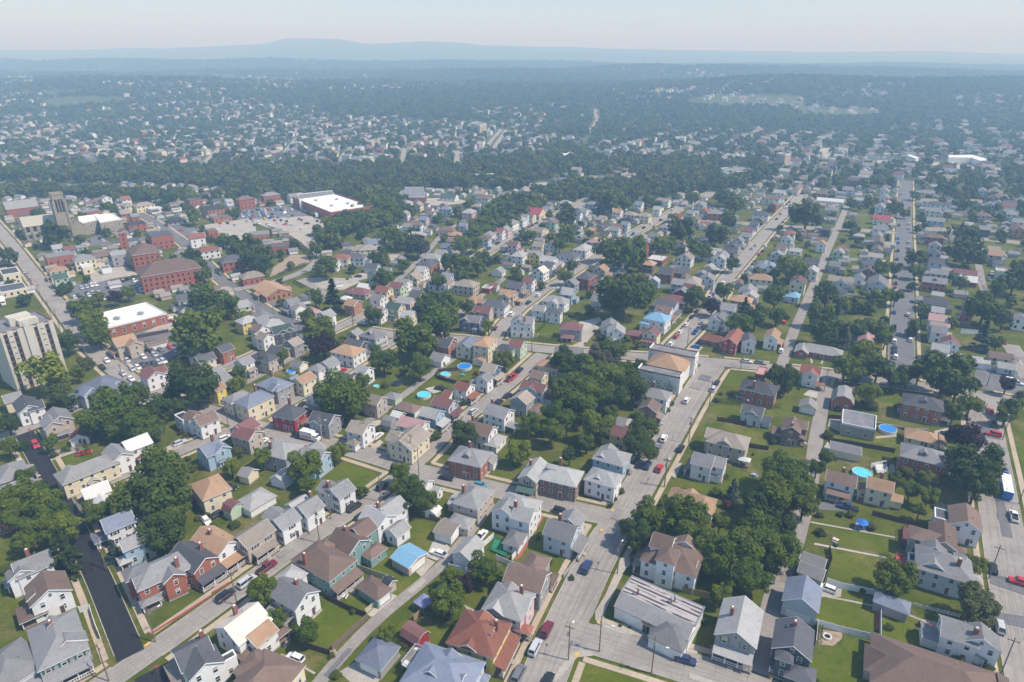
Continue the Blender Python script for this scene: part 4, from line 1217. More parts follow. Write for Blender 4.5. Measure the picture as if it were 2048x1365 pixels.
def deck(T, pts, h, col, label, steps=None):
    P = [unp(*T(*q.split(',')), h) for q in pts.split()]
    if area_of(P) < 0: P.reverse()
    cx, cy = sum(p[0] for p in P) / len(P), sum(p[1] for p in P) / len(P); root = empty('garden_deck', (cx, cy, 0)); P = [(x - cx, y - cy) for x, y in P]
    m = mat('deck_' + label.split()[0], col, .8, .2, 3); f = MB(); f.prism(P, h - .2, h); f.build('deck_floor', m, root); n = len(P)
    for i in range(n):
        a, b = P[i], P[(i + 1) % n]; l = hypot(b[0] - a[0], b[1] - a[1]); an = atan2(b[1] - a[1], b[0] - a[0]); r = MB()
        r.box(0, l, -.04, .04, h + .85, h + .95)
        for k in range(int(l / .35) + 1): r.box(k * .35, k * .35 + .05, -.025, .025, h, h + .85)
        r.build('railing', m, root, (*a, 0), an); q = MB(); q.box(-.08, .08, -.08, .08, 0, h); q.build('post', M_WOOD, root, (*a, 0))
    if steps:
        x, y = unp(*T(*steps.split(',')), h); dx, dy = x - cx, y - cy; an = atan2(dy, dx); st = MB(); k = int(h / .2); r0 = hypot(dx, dy)
        for i in range(k): st.box(r0 + i * .28, r0 + i * .28 + .28, -.6, .6, h - (i + 1) * .2 - .08, h - (i + 1) * .2)
        st.build('steps', m, root, (0, 0, 0), an)
    tag(root, 'deck', label, None, label)
def picnic(T, px, py, col, label, nm='patio_table'):
    x, y = unp(*T(px, py), .5); root = empty(nm, (x, y, 0), rnd.uniform(0, 3)); t = MB(); t.box(-.75, .75, -.45, .45, .7, .76); t.build('table_top', mat('furniture' + str(col[0]), col, .7), root)
    for sx in (-1, 1):
        for sy in (-1, 1): l = MB(); l.box(-.04, .04, -.04, .04, 0, .7); l.build('leg', M_METAL, root, (sx * .65, sy * .35, 0))
    for sy in (-1, 1): b = MB(); b.box(-.75, .75, -.15, .15, .4, .46); b.box(-.6, -.5, -.1, .1, 0, .4); b.box(.5, .6, -.1, .1, 0, .4); b.build('bench', MATS['furniture' + str(col[0])], root, (0, sy * .85, 0))
    tag(root, 'table', label, None, label)
def flag(px, py, label):
    x, y = unp(px, py, 2.5); root = empty('flag', (x, y, 0)); p = MB(); p.tube((0, 0, 2.2), (-.9, -.3, 3.4), .025, .02); p.build('pole', M_TRIM, root)
    c = MB(); n = 7
    for i in range(n):
        c.prism([(-.85, -.29), (-.84, -.31), (-.05 - .06 * i, -.07), (-.06 - .06 * i, -.05)], 3.2 - (i + 1) * .14, 3.2 - i * .14, i % 2)
    c.prism([(-.86, -.3), (-.85, -.32), (-.5, -.2), (-.51, -.18)], 2.7, 3.22, 2); c.build('cloth', [mat('flag_red', (.45, .03, .05), .8), M_TRIM, mat('flag_blue', (.03, .05, .2), .8)], root); tag(root, 'flag', label, None, label)
def small_things():
    b2 = lambda a, b: (512 + float(a) / 3.371, 960 + float(b) / 3.371); b3 = lambda a, b: (1024 + float(a) / 3.371, 960 + float(b) / 3.371); b4 = lambda a, b: (1536 + float(a) / 3.371, 960 + float(b) / 3.371); b1 = lambda a, b: (float(a) / 3.371, 960 + float(b) / 3.371); m4 = lambda a, b: (1536 + float(a) / 4, 640 + float(b) / 4)
    deck(b4, '908,312 995,330 992,470 900,445', 1.2, (.15, .06, .055), 'maroon back deck with garden furniture behind the tan brown-roofed house')
    deck(b4, '862,512 940,530 935,590 855,570', 1.6, (.42, .07, .09), 'red back deck with steps down to the lawn', '790,550')
    deck(b2, '1610,390 1700,430 1690,520 1580,470', .5, (.03, .2, .1), 'green carpeted deck behind the tall white hip-roofed house')
    deck(b1, '1265,100 1400,150 1385,178 1255,125', .6, (.22, .06, .05), 'reddish deck wrapped round the cream tan-roofed house')
    deck(m4, '850,1165 940,1150 950,1215 870,1225', .7, (.6, .6, .58), 'white railed deck between the turquoise pool and the brick house')
    deck(lambda a, b: (800 + float(a) / 6.66, 1160 + float(b) / 6.66), '20,1130 210,890 350,940 160,1210', 3.0, (.75, .75, .74), 'white railed balcony deck on the slate blue hip-roofed house')
    picnic(b4, 950, 340, (.2, .2, .2), 'dark patio table on the maroon deck'); picnic(b4, 620, 320, (.1, .2, .45), 'blue garden table beside the open parasol'); picnic(b4, 455, 405, (.6, .5, .46), 'pale bench table beside the raised vegetable bed')
    picnic(b4, 1100, 990, (.25, .08, .06), 'reddish patio table behind the white cross-gabled house'); picnic(b2, 590, 780, (.7, .7, .68), 'white table on the teal house patio')
    picnic(lambda a, b: (512 + float(a) / 4, 640 + float(b) / 4), 1655, 440, (.05, .4, .35), 'turquoise chairs and table by the fenced pool'); picnic(lambda a, b: (1024 + float(a) / 4, 640 + float(b) / 4), 1940, 1240, (.3, .35, .5), 'blue-grey table on a stone circle near the spruce')
    flag(1400 + 190 / 6.66, 1160 + 905 / 6.66, 'striped flag hanging by the white front porch at the alley mouth')
# ------------------------------------------------------------------ large buildings
M_STONE = mat('church_stone', (.33, .29, .23), .9, .25, 1.2)
M_TANB = mat('tan_brick', (.42, .34, .24), .9, .12, 2)
M_WHITEP = mat('white_painted_block', (.74, .74, .71), .8, .12, .6)
M_CREAM = mat('cream_concrete', (.55, .51, .44), .8, .08, 1)
M_BROWNP = mat('brown_panel', (.16, .08, .06), .7, .15, 2)
M_FLATW = mat('white_membrane', (.74, .74, .73), .7, .16, .35)
M_FLATG = mat('grey_membrane', (.2, .2, .21), .85, .25, .4)
M_CORTEN = mat('roof_edge_brown', (.2, .12, .08), .8, .2, 2)
def frame2(p, q):
    """local frame on the ground: origin p, x towards q, y to the left of that"""
    a = atan2(q[1] - p[1], q[0] - p[0]); return p, a, hypot(q[0] - p[0], q[1] - p[1])
def solve_h(gx, gy, py):
    lo, hi = 0, 60
    for _ in range(40):
        m = (lo + hi) / 2
        if proj(gx, gy, m)[1] > py: lo = m
        else: hi = m
    return lo
def bays(root, L, h0, floors, fh, n, w, hgt, M=(0, 0, 0), mats=None, side=-1, name='window'):
    """a row of windows on the wall y=0 of a frame, each one a part"""
    fm, pm = winmesh(w, hgt, False)
    for j in range(floors):
        for i in range(n):
            u = (i + .5) / n * L; c, s = cos(M[2]), sin(M[2])
            place(name, fm, root, (M[0] + c * u, M[1] + s * u, h0 + j * fh), M[2])
def poly_block(nm, T, pts, h, wallm_, roofm_, label, cat='building', floors=0, parapet=.5, wn=(1.3, 1.6), units=0):
    P = [unp(*T(*q.split(',')), h) for q in pts.split()]
    if area_of(P) < 0: P.reverse()
    cx, cy = sum(p[0] for p in P) / len(P), sum(p[1] for p in P) / len(P)
    root = empty(nm, (cx, cy, 0)); P = [(x - cx, y - cy) for x, y in P]
    w = MB(); w.prism(P, -.2, h, cap=False); w.build('wall', wallm_, root)
    r = MB(); r.prism(P, h - .3, h - .02); r.build('roof', roofm_, root)
    k = MB(); n = len(P); I = [(x * (1 - .3 / max(2, hypot(x, y))), y * (1 - .3 / max(2, hypot(x, y)))) for x, y in P]; O = [(x * 1.004, y * 1.004) for x, y in P]
    for i in range(n):
        j = (i + 1) % n; k.prism([O[i], O[j], I[j], I[i]], h - .25, h + parapet)
    k.build('parapet', wallm_ if parapet > .6 else M_TRIM, root)
    if floors:
        for i in range(n):
            a, b = P[i], P[(i + 1) % n]; an = atan2(b[1] - a[1], b[0] - a[0]); L = hypot(b[0] - a[0], b[1] - a[1])
            if tocam(cx, cy, cos(an - pi / 2), sin(an - pi / 2)) < -.1: continue
            bays(root, L, 1.2, floors, (h - .6) / floors, max(1, int(L / 4.2)), wn[0], wn[1], (a[0], a[1], an))
    for i in range(units):
        u = MB(); u.box(-1.2, 1.2, -.9, .9, h - .02, h + 1.3); q = P[i % n]; u.build('roof_unit', M_METAL, root, (q[0] * .35 + i * 1.5 - 2, q[1] * .35, 0))
    tag(root, cat, label, None, label); return root, P
def build_tower():
    P1, P2 = unp(36, 784), unp(137, 752); o, a, L = frame2(P1, P2)
    h = solve_h(*P2, 642); root = empty('apartment_tower', (*o, 0), a); D = 17.0; fl = 10; fh = (h - 1.2) / fl
    w = MB(); w.box(0, L, 0, D, -.2, h); w.build('wall', M_CREAM, root)
    pats = [(.05, .13), (.235, .315), (.62, .69), (.83, .91)]
    e = [0.0]
    for p, q in pats: e += [p, q]
    e.append(1.0)
    pn = MB()
    for p, q in zip(e[0::2], e[1::2]): pn.box(p * L, q * L, -.55, 0, -.2, h + .3)
    pn.build('facade_panel', M_CREAM, root)
    st = MB(); st.box(.44 * L, .55 * L, -1.3, -.56, -.2, h + 2.6); st.build('stair_shaft', mat('pale_concrete', (.55, .54, .5), .8, .08, 1), root)
    gm = MB(); gm.box(-.5, .5, -.06, 0, .0, 1.5, 0); gm.box(.62 * 1, .68, -.1, 0, 0, 1.5, 1); gme = gm.mesh('window', [M_GLASS, M_TRIM])
    sm = MB(); sm.box(-.5, .5, -.05, 0, 0, 1.2); sme = sm.mesh('spandrel', M_BROWNP)
    for p, q in pats:
        for j in range(fl):
            wd = (q - p) * L; place('window', gme, root, ((p + q) / 2 * L, -.005, 1.3 + j * fh), 0, (wd * .75, 1, 1)); place('spandrel_panel', sme, root, ((p + q) / 2 * L, -.005, .05 + j * fh), 0, (wd * .98, 1, 1))
    vm = MB(); vm.box(-.5, .5, -.62, -.55, 0, .25); vme = vm.mesh('wall_vent', M_BLACK)
    for f in (.185, .76):
        for j in range(fl): place('wall_vent', vme, root, (f * L, 0, 1.6 + j * fh))
    r = MB(); r.box(.3, L - .3, .3, D - .3, h, h + .05); r.build('roof', M_FLATG, root)
    k = MB()
    for q in ((0, L, -.02, .3), (0, L, D - .3, D), (0, .3, .3, D - .3), (L - .3, L, .3, D - .3)): k.box(*q, h, h + .6)
    k.build('parapet', mat('dark_coping', (.2, .16, .15), .8), root)
    ph = MB(); ph.box(L * .3, L * .72, 5, 10, h, h + 3.4); ph.box(L * .42, L * .78, 2, 5, h, h + 2.4); ph.build('penthouse', M_CREAM, root)
    lab = 'tall cream ten-storey apartment block with brown window strips'
    tag(root, 'apartment block', lab, None, lab)
def build_hall():
    p, q = unp(1356.5, 791), unp(1390, 741); o, a, L = frame2(p, q)
    root = empty('social_hall', (*o, 0), a)       # x runs away from the camera along the street, +y to the left
    Wd = 17.0; nb, fb = 5.5, 6.5
    w = MB(); w.box(0, nb, 0, Wd, -.2, 7.2); w.build('wall', M_WHITEP, root)
    w2 = MB(); w2.box(L - fb, L, -.8, Wd + 1.5, -.2, 8.2); w2.build('rear_wall', M_WHITEP, root)
    w3 = MB(); w3.box(nb, L - fb, .8, Wd - 1.2, -.2, 6.4); w3.build('hall_wall', M_WHITEP, root)
    for x0, x1, y0, y1, z in ((0, nb, 0, Wd, 7.2), (L - fb, L, -.8, Wd + 1.5, 8.2)):
        r = MB(); r.box(x0 + .3, x1 - .3, y0 + .3, y1 - .3, z, z + .08); r.build('flat_roof', M_FLATG, root)
        e = MB()
        for q_ in ((x0 - .05, x0 + .3, y0, y1), (x1 - .3, x1 + .05, y0, y1)): e.box(*q_, z - .1, z + .45)
        e.build('roof_edge', M_CORTEN, root)
        e = MB()
        for q_ in ((x0 + .3, x1 - .3, y0 - .05, y0 + .35), (x0 + .3, x1 - .3, y1 - .35, y1 + .05)): e.box(*q_, z - .1, z + .7)
        e.build('parapet', M_WHITEP, root)
    hl = L - nb - fb + 1.2
    roof_faces('h', hl, Wd - 1.6, 6.5, 4.6, .3).build('hall_roof', roofm('t'), root, ((nb + L - fb) / 2, Wd / 2, 0))
    iv = MB(); r = random.Random(3)
    for k in range(900):
        y = r.choice((3, 4.5, 8, 11, 13, 15)) + r.gauss(0, 1.1); z = abs(r.gauss(0, 3.0)); z = min(z, 7)
        y = min(max(y, .1), Wd - .1); iv.add([(-.03 - r.random() * .15, y + r.uniform(-.25, .25), z + r.uniform(-.25, .25)) for _ in range(4)], [(0, 1, 2, 3)])
    iv.build('ivy', leafmat('leaf_ivy', LEAF['d']), root)
    d = MB(); d.box(-.05, 1.2, -.06, 0, 0, 2.2); d.build('door', M_BROWNP, root, (L - 3, -.82, 0))
    for x, y, z in ((L - 5.5, -.82, 4.2), (L - 2, -.82, 4.2)): place('window', winmesh(1.1, 1.4, False)[0], root, (x, y, z), 0)
    lab = 'white block hall with tan hip roof between two flat-roofed end blocks'
    tag(root, 'hall', lab, None, lab)
def build_parlour():
    T = lambda x, y: (1024 + x / 3.371, 960 + y / 3.371)
    z1, z0 = 5.2, 3.7
    A, B = unp(*T(738, 757), z1), unp(*T(1120, 930), z1); o, a, L = frame2(A, B)      # roof break line
    C = unp(*T(795, 660), z1); D = unp(*T(1305, 838), z1); c, s = cos(-a), sin(-a)
    def loc(p): dx, dy = p[0] - o[0], p[1] - o[1]; return (c * dx - s * dy, s * dx + c * dy)
    Cl, Dl = loc(C), loc(D); back = (Cl[1] + Dl[1]) / 2; Lr = Dl[0]
    fr = loc(unp(*T(680, 852), z0))[1]
    root = empty('funeral_parlour', (*o, 0), a)
    w = MB(); w.box(0, Lr, fr + .35, back, -.2, z0 - .05); w.box(.2, Lr - .2, .05, back, z0 - .05, z1 - .5); w.build('wall', M_WHITEP, root)
    m, N, Lk, Bs = nodemat('striped_roof_coating'); Bs.inputs['Roughness'].default_value = .8
    tc = N.new('ShaderNodeTexCoord'); wv = N.new('ShaderNodeTexWave'); wv.bands_direction = 'Y'; wv.inputs['Scale'].default_value = .26; wv.inputs['Distortion'].default_value = .35
    Lk.new(tc.outputs['Object'], wv.inputs['Vector'])
    mp = N.new('ShaderNodeMapping'); mp.inputs['Scale'].default_value = (.16, .9, 1); Lk.new(tc.outputs['Object'], mp.inputs['Vector'])
    nz = noise(N, Lk, .9, 3, vec=mp.outputs[0]); mu = N.new('ShaderNodeMath'); mu.operation = 'MULTIPLY'
    Lk.new(ramp(N, Lk, wv.outputs['Fac'], .5, .56), mu.inputs[0]); Lk.new(ramp(N, Lk, nz, .44, .47), mu.inputs[1])
    cl = mixrgb(N, Lk, (.42, .38, .37), (.06, .055, .06), mu.outputs[0]); Lk.new(cl, Bs.inputs['Base Color'])
    r = MB(); r.slab([(0, .05, z1), (Lr, .05, z1 - .02), (Lr, back, z1 - .25), (0, back, z1 - .25)], .2); r.build('flat_roof', m, root)
    f = MB(); f.slab([(-.2, .06, z1 + .1), (-.2, fr, z0), (Lr, fr, z0), (Lr, .06, z1 + .1)], .15); f.build('sloping_roof', roofm('g'), root)
    e = MB(); e.box(-.25, 0, .06, back, z1 - .5, z1 + .15); e.box(0, Lr, back, back + .2, z1 - .6, z1 - .1); e.box(Lr, Lr + .2, .06, back + .2, z1 - .6, z1 + .05); e.build('parapet', M_METAL, root)
    wx = Lr * .56; ww = Lr - wx - .2; wf = fr - 3.0
    w2 = MB(); w2.box(wx, wx + ww, wf, fr + .34, -.2, z0 - .3); w2.build('wing_wall', M_WHITEP, root)
    roof_faces('h', ww, 7.0, z0 - .3, 2.0, .3).build('wing_roof', roofm('g'), root, (wx + ww / 2, wf + 3.5, .02))
    d = MB(); d.box(0, 1.8, fr + .22, fr + .34, 0, 2.4, 0); d.box(.1, .86, fr + .19, fr + .23, .1, 2.3, 1); d.box(.94, 1.7, fr + .19, fr + .23, .1, 2.3, 1); d.build('entrance_door', [M_TRIM, M_GLASS], root, (Lr * .4, 0, 0))
    sg = MB(); sg.box(Lr * .4 - .2, Lr * .4 + 2, fr + .2, fr + .3, 2.55, 3.2); sg.build('name_board', mat('sign_wood', (.35, .22, .1), .6), root)
    for x, y, hh in ((3.5, 1.4, 1.5), (Lr * .62, 3.6, 1.0), (Lr * .64, 4.8, 1.1)):
        v = MB(); v.tube((x, y, z1 - .2), (x, y, z1 + hh), .22, .22, 8); v.tube((x, y, z1 + hh), (x, y, z1 + hh + .25), .4, .12, 8); v.build('roof_ventilator', M_METAL if x > 5 else M_BRICKC, root)
    lab = 'long white single-storey parlour with black stripes on its flat roof'
    tag(root, 'parlour', lab, None, lab)
def build_church():
    T = lambda x, y: (x / 4, 360 + y / 4)
    h = dict(typ='g', a=T(150, 300), b=T(495, 262), W=15.0, st=3.4, T=T, note='grey stone church nave', opts=['q.75'], roof='l', wall='S', wings=[])
    x, y, th, L, e, rise = ground_block(h); root = empty('stone_church', (x, y, 0), th)
    wall_mesh('g', L, 15, e, rise).build('nave_wall', M_STONE, root); roof_faces('g', L, 15, e, rise, .3).build('nave_roof', mat('church_roof', (.36, .34, .28), .85, .15, 1.2, 'roof'), root)
    sd = -1 if tocam(x, y, cos(th - pi / 2), sin(th - pi / 2)) > 0 else 1
    b = MB(); b.box(-.5, .5, -1.2, 0, -.2, e - 1.5); bme = b.mesh('buttress', M_STONE); w = MB(); w.box(-1.1, 1.1, -.06, .02, 0, 3.6); wme = w.mesh('lancet_window', M_GLASS)
    ai = MB(); ai.box(-L / 2, L / 2, -2.4, 0, -.2, e * .5); ai.build('aisle_wall', M_STONE, root, (0, sd * 7.5, 0), 0 if sd < 0 else pi)
    for i in range(6):
        u = (i + .5) / 6 * L - L / 2
        place('lancet_window', wme, root, (u, sd * 7.52, e * .58), 0 if sd < 0 else pi); place('buttress', bme, root, (u + L / 12, sd * 9.9, 0), 0 if sd < 0 else pi)
        place('lancet_window', wme, root, (u, sd * 9.93, 1.6), 0 if sd < 0 else pi, (.8, 1, .6))
    tx, ty = unp(*T(545, 462)); hgt = solve_h(tx, ty, T(0, 118)[1]); c, s = cos(-th), sin(-th); lx, ly = c * (tx - x) - s * (ty - y), s * (tx - x) + c * (ty - y); ly += 3
    t = MB(); t.box(-3.5, 3.5, -3.5, 3.5, -.2, hgt)
    t.build('bell_tower', M_STONE, root, (lx, ly, 0))
    cb = MB()
    for sx in (-1, 1):
        for sy in (-1, 1): cb.box(sx * 3.7 - .6, sx * 3.7 + .6, sy * 3.7 - .6, sy * 3.7 + .6, -.2, hgt * .86)
    cb.build('tower_buttress', M_STONE, root, (lx, ly, 0))
    cp = MB()
    for q in ((-3.8, 3.8, -3.8, -3.3), (-3.8, 3.8, 3.3, 3.8), (-3.8, -3.3, -3.3, 3.3), (3.3, 3.8, -3.3, 3.3)): cp.box(*q, hgt - .2, hgt + 1)
    cp.build('tower_parapet', M_STONE, root, (lx, ly, 0))
    lv = MB(); lv.box(-.6, .6, -.05, 0, 0, 9); lme = lv.mesh('belfry_opening', M_BLACK)
    for k in range(4):
        for u in (-1.8, 0, 1.8):
            a = k * pi / 2; place('belfry_opening', lme, root, (lx + cos(a) * u + sin(a) * 3.52, ly + sin(a) * u - cos(a) * 3.52, hgt * .6), a)
    g = wall_mesh('g', 9, 9, e * .8, 5); g.build('transept_wall', M_STONE, root, (lx + 7.5, ly - 1, 0), pi / 2); roof_faces('g', 9, 9, e * .8, 5, .2).build('transept_roof', MATS['church_roof'], root, (lx + 7.5, ly - 1, .01), pi / 2)
    lab = 'grey stone church with a tall square bell tower'; tag(root, 'church', lab, None, lab)
def build_spire_church():
    T = lambda x, y: (1024 + x / 4, 360 + y / 4)
    h = dict(typ='g', a=T(920, 476), b=T(1088, 498), W=13.0, st=2.2, T=T, note=None, opts=['q.85'], roof='G', wall='O', wings=[])
    x, y, th, L, e, rise = ground_block(h); root = empty('brick_church', (x, y, 0), th)
    wall_mesh('g', L, 13, e, rise).build('wall', wallm('O'), root); roof_faces('g', L, 13, e, rise, .3).build('roof', roofm('G'), root)
    f = MB(); l = L / 2 + .02; f.add([(l + .05, -6, e), (l + .05, 6, e), (l + .05, 0, e + rise - .3)], [(0, 1, 2)]); f.build('red_gable', wallm('M'), root)
    windows(root, dict(typ='g', L=L, W=13, e=e, rise=rise, st=1.4, M=(0, 0, 0)), 0, rooth=th)
    tx, ty = unp(*T(900, 560)); hgt = solve_h(tx, ty, T(0, 408)[1]); c, s = cos(-th), sin(-th); lx, ly = c * (tx - x) - s * (ty - y), s * (tx - x) + c * (ty - y)
    t = MB(); t.box(-2.3, 2.3, -2.3, 2.3, -.2, hgt * .55); t.build('tower', wallm('O'), root, (lx, ly, 0))
    b = MB(); b.box(-2.0, 2.0, -2.0, 2.0, hgt * .55, hgt * .66); b.build('belfry', wallm('M'), root, (lx, ly, 0))
    roof_faces('p', 4.4, 4.4, hgt * .66, hgt * .34, .3).build('spire', roofm('l'), root, (lx, ly, 0))
    ch = MB(); ch.box(-.6, .6, -.6, .6, e, e + rise + 2.5); ch.build('chimney', M_BRICKC, root, (L * .1, -3.5, 0))
    lab = 'brick church with slate roof and small pointed red steeple'; tag(root, 'church', lab, None, lab)
def build_bus():
    x, y = unp(2012, 975, 1.5); a = near_road(x, y)[1]; root = empty('city_bus', (x, y, .2), a)
    bl = mat('bus_blue', (.03, .16, .5), .35, .05); b = MB(); b.box(-5.4, 5.4, -1.25, 1.25, .35, 1.35); b.build('body', bl, root)
    g = MB(); g.box(-5.38, 5.38, -1.22, 1.22, 1.35, 2.35); g.build('bus_windows', M_GLASS, root)
    r = MB(); r.slab([(-5.4, -1.25, 3.0), (5.4, -1.25, 3.0), (5.4, 1.25, 3.0), (-5.4, 1.25, 3.0)], .62); r.build('roof', M_TRIM, root)
    f = MB(); f.box(5.4, 5.46, -1.2, 1.2, .4, 1.3); f.build('front_panel', bl, root); f = MB(); f.box(-5.46, -5.4, -1.2, 1.2, .4, 2.9); f.build('rear_panel', bl, root)
    for sx in (-3.6, 3.4):
        for sy in (-1, 1): place('wheel', WHEEL, root, (sx, sy * 1.12, .45), 0, (1.4, 1.4, 1.4))
    lab = 'blue city bus with a white roof stopped at the kerb'; tag(root, 'bus', lab, None, lab)
def build_truck(px, py, L, stripe, lab, nm):
    x, y = unp(px, py, 1.6); a = near_road(x, y)[1]; root = empty(nm, (x, y, .15), a)
    b = MB(); b.box(-L / 2, L / 2 - 2, -1.2, 1.2, .8, 3.5); b.build('cargo_box', M_TRIM, root)
    if stripe:
        s = MB(); s.box(-L / 2 + .3, L / 2 - 2.3, -1.23, 1.23, 1.3, 1.75); s.build('side_stripe', mat('orange_stripe', (.6, .12, .04), .5), root)
    c = MB(); c.prism([(L / 2 - 1.9, -1.1), (L / 2, -1.0), (L / 2, 1.0), (L / 2 - 1.9, 1.1)], .5, 1.6); c.prism([(L / 2 - 1.9, -1.05), (L / 2 - .6, -.95), (L / 2 - .6, .95), (L / 2 - 1.9, 1.05)], 1.6, 2.6); c.build('cab', M_TRIM, root)
    g = MB(); g.prism([(L / 2 - .62, -.85), (L / 2 - .52, -.85), (L / 2 - .52, .85), (L / 2 - .62, .85)], 1.65, 2.4); g.build('windshield', M_GLASS, root)
    for sx in (-L * .3, L / 2 - 1):
        for sy in (-1, 1): place('wheel', WHEEL, root, (sx, sy * 1.05, .4), 0, (1.25, 1.25, 1.25))
    tag(root, 'truck', lab, None, lab)
def build_special():
    I = lambda x, y: (float(x), float(y)); U1 = lambda x, y: (float(x) / 4, 360 + float(y) / 4)
    U2 = lambda x, y: (512 + float(x) / 4, 360 + float(y) / 4); M4 = lambda x, y: (1536 + float(x) / 4, 640 + float(y) / 4)
    F = lambda k: (lambda x, y: (512 * k + float(x) / 4, 50 + float(y) / 4))
    build_tower(); build_hall(); build_parlour(); build_church(); build_spire_church()
    poly_block('supermarket', U2, '292,146 600,268 934,215 640,118', 7.5, wallm('R'), M_FLATW, 'wide flat-roofed red brick supermarket beside the crowded car park', 'supermarket', parapet=.9, units=4)
    poly_block('warehouse', U2, '330,118 610,88 625,120 345,160', 9.5, M_WHITEP, M_FLATG, 'white upper warehouse block rising behind the supermarket roof', 'warehouse', floors=0)
    poly_block('brick_office', U1, '720,1092 1170,986 1335,1072 862,1188', 5.0, wallm('R'), M_FLATW, 'long low brick office with a bright white flat roof', 'office', floors=1, wn=(1.2, 2.4), units=2)
    poly_block('parish_hall', U1, '622,300 790,276 800,318 640,352', 9.0, M_STONE, M_FLATW, 'stone parish wing with white flat roof next to the bell tower', 'hall', floors=2)
    poly_block('parish_hall', U1, '760,286 900,272 975,316 800,345', 9.5, M_STONE, M_FLATW, 'larger stone parish hall with white flat roof beside the tall conifer', 'hall', floors=2)
    poly_block('block_garage', M4, '597,722 866,775 860,886 590,832', 4.4, wallm('S'), M_FLATG, 'grey cinder block garage with flat dark roof beside the blue pool', 'garage', floors=1, wn=(1.1, 1.2))
    poly_block('cinema_block', U2, '1110,62 1340,62 1352,140 1115,140', 5.5, wallm('R'), M_FLATG, 'red brick warehouse with broad dark grey roof in the trees', 'warehouse')
    poly_block('brick_school', F(1), '1715,785 1770,765 1845,790 1790,812', 16, M_TANB, M_FLATG, 'tall tan brick former school on the far hillside', 'school', floors=3)
    poly_block('long_shed', F(1), '1735,1196 1915,1192 1920,1205 1740,1212', 4.5, M_WHITEP, M_FLATW, 'long white flat-roofed shed with a row of openings', 'shed', floors=1)
    poly_block('long_shed', F(3), '1440,1046 1640,1042 1770,1078 1700,1092 1630,1066 1450,1064', 7, M_WHITEP, M_FLATW, 'big white bent metal shed on the far plain', 'shed')
    poly_block('long_shed', F(3), '1110,1046 1140,1040 1210,1062 1180,1072', 6, M_WHITEP, M_FLATW, 'small white metal shed beside the bigger bent shed', 'shed')
    poly_block('blue_warehouse', F(2), '1615,1160 1850,1120 1920,1165 1720,1190', 8, mat('pale_blue_metal', (.4, .55, .65), .6), M_FLATG, 'pale blue metal warehouse with grey roof far beyond the streets', 'warehouse')
    poly_block('brick_factory', F(2), '880,1200 960,1172 990,1198 930,1222', 7, wallm('R'), roofm('b'), 'old brick factory with a tall chimney stack', 'factory')
    poly_block('brick_tower_block', F(3), '70,1030 120,1022 185,1034 140,1044', 15, M_TANB, M_FLATG, 'square tan brick block standing above far trees', 'building')
    poly_block('club_house', F(2), '370,1030 500,1016 520,1045 390,1062', 6, wallm('R'), M_FLATW, 'white-roofed building among far trees', 'building')
    poly_block('far_mill', F(0), '550,425 780,415 850,430 640,445', 10, M_WHITEP, M_FLATW, 'long bright white mill building near the hazy hills', 'mill')
    for i, (a, b) in enumerate(((1130, 685), (1160, 700), (1225, 705), (1285, 700), (1340, 715), (1395, 735), (1465, 745), (1120, 745), (1165, 750))):
        poly_block('townhouse', F(2), f'{a},{b} {a+55},{b-8} {a+80},{b+3} {a+22},{b+12}', 8, M_CREAM, roofm('q'), 'cream townhouse with taupe roof on the far wooded slope', 'townhouse')
        THINGS[-1][3] = 'townhouses in a row on the far slope'; THINGS[-1][0]['group'] = THINGS[-1][3]
    build_bus()
    build_truck(512 + 485 / 4, 360 + 278 / 4, 15, False, 'long white semitrailer parked beside the supermarket', 'semitrailer')
    build_truck(512 + 435 / 4, 640 + 930 / 4, 7, True, 'white box truck with an orange side stripe parked by the crossing', 'box_truck')
    build_truck(20 / 4, 360 + 975 / 4, 8, False, 'white delivery truck parked behind the dark-roofed store', 'delivery_truck')
    canopy(512 + 1130 / 3.371, 960 + 815 / 3.371, 3.4, (.24, .26, .42), 'blue-grey pop-up canopy by the alley behind the pruned tree')
    canopy(800 + 190 / 6.66, 1160 + 1030 / 6.66, 4.0, (.26, .23, .2), 'taupe fabric gazebo next to the slate blue hip-roofed house', 2.8)
    trampoline(512 + 1128 / 4, 640 + 500 / 4, 'netted trampoline on the lawn below the small spruce'); trampoline(1536 + 1170 / 3.371, 960 + 175 / 3.371, 'black netted trampoline behind the brown-roofed white house')
    parasol(1536 + 638 / 3.371, 960 + 282 / 3.371); firepit(1400 + 1695 / 6.66, 1160 + 755 / 6.66)
    for a, b, r, c, t in ((1536 + 960 / 4, 640 + 868 / 4, 66 / 4, 'b', 1.2), (1536 + 755 / 4, 640 + 1218 / 4, 74 / 4, 'c', 1.2), (512 + 1668 / 4, 640 + 368 / 4, 58 / 4, 'b', 1.2), (512 + 1515 / 4, 640 + 430 / 4, 40 / 4, 'c', 1.0),
                          (512 + 1342 / 4, 640 + 594 / 4, 55 / 4, 'c', 1.2), (512 + 280 / 4, 640 + 407 / 4, 38 / 4, 'b', 1.1), (512 + 962 / 4, 640 + 527 / 4, 24 / 4, 'c', .5)): pool(a, b, r, c, t)
    stop_sign(1070 / 3.371, 960 + 1318 / 3.371, 'at the end of the fresh black asphalt'); stop_sign(63, 640 + 930 / 4, 'by the tan gabled house'); stop_sign(1024 + 1712 / 4, 640 + 440 / 4, 'opposite the white block hall')
    stop_sign(486, 586, 'by the tan brick hall corner')
    for a, b in ((676, 207), (604, 342), (590, 966), (437, 1185), (1548, 1285)): ramp_pad(1024 + a / 3.371, 960 + b / 3.371)
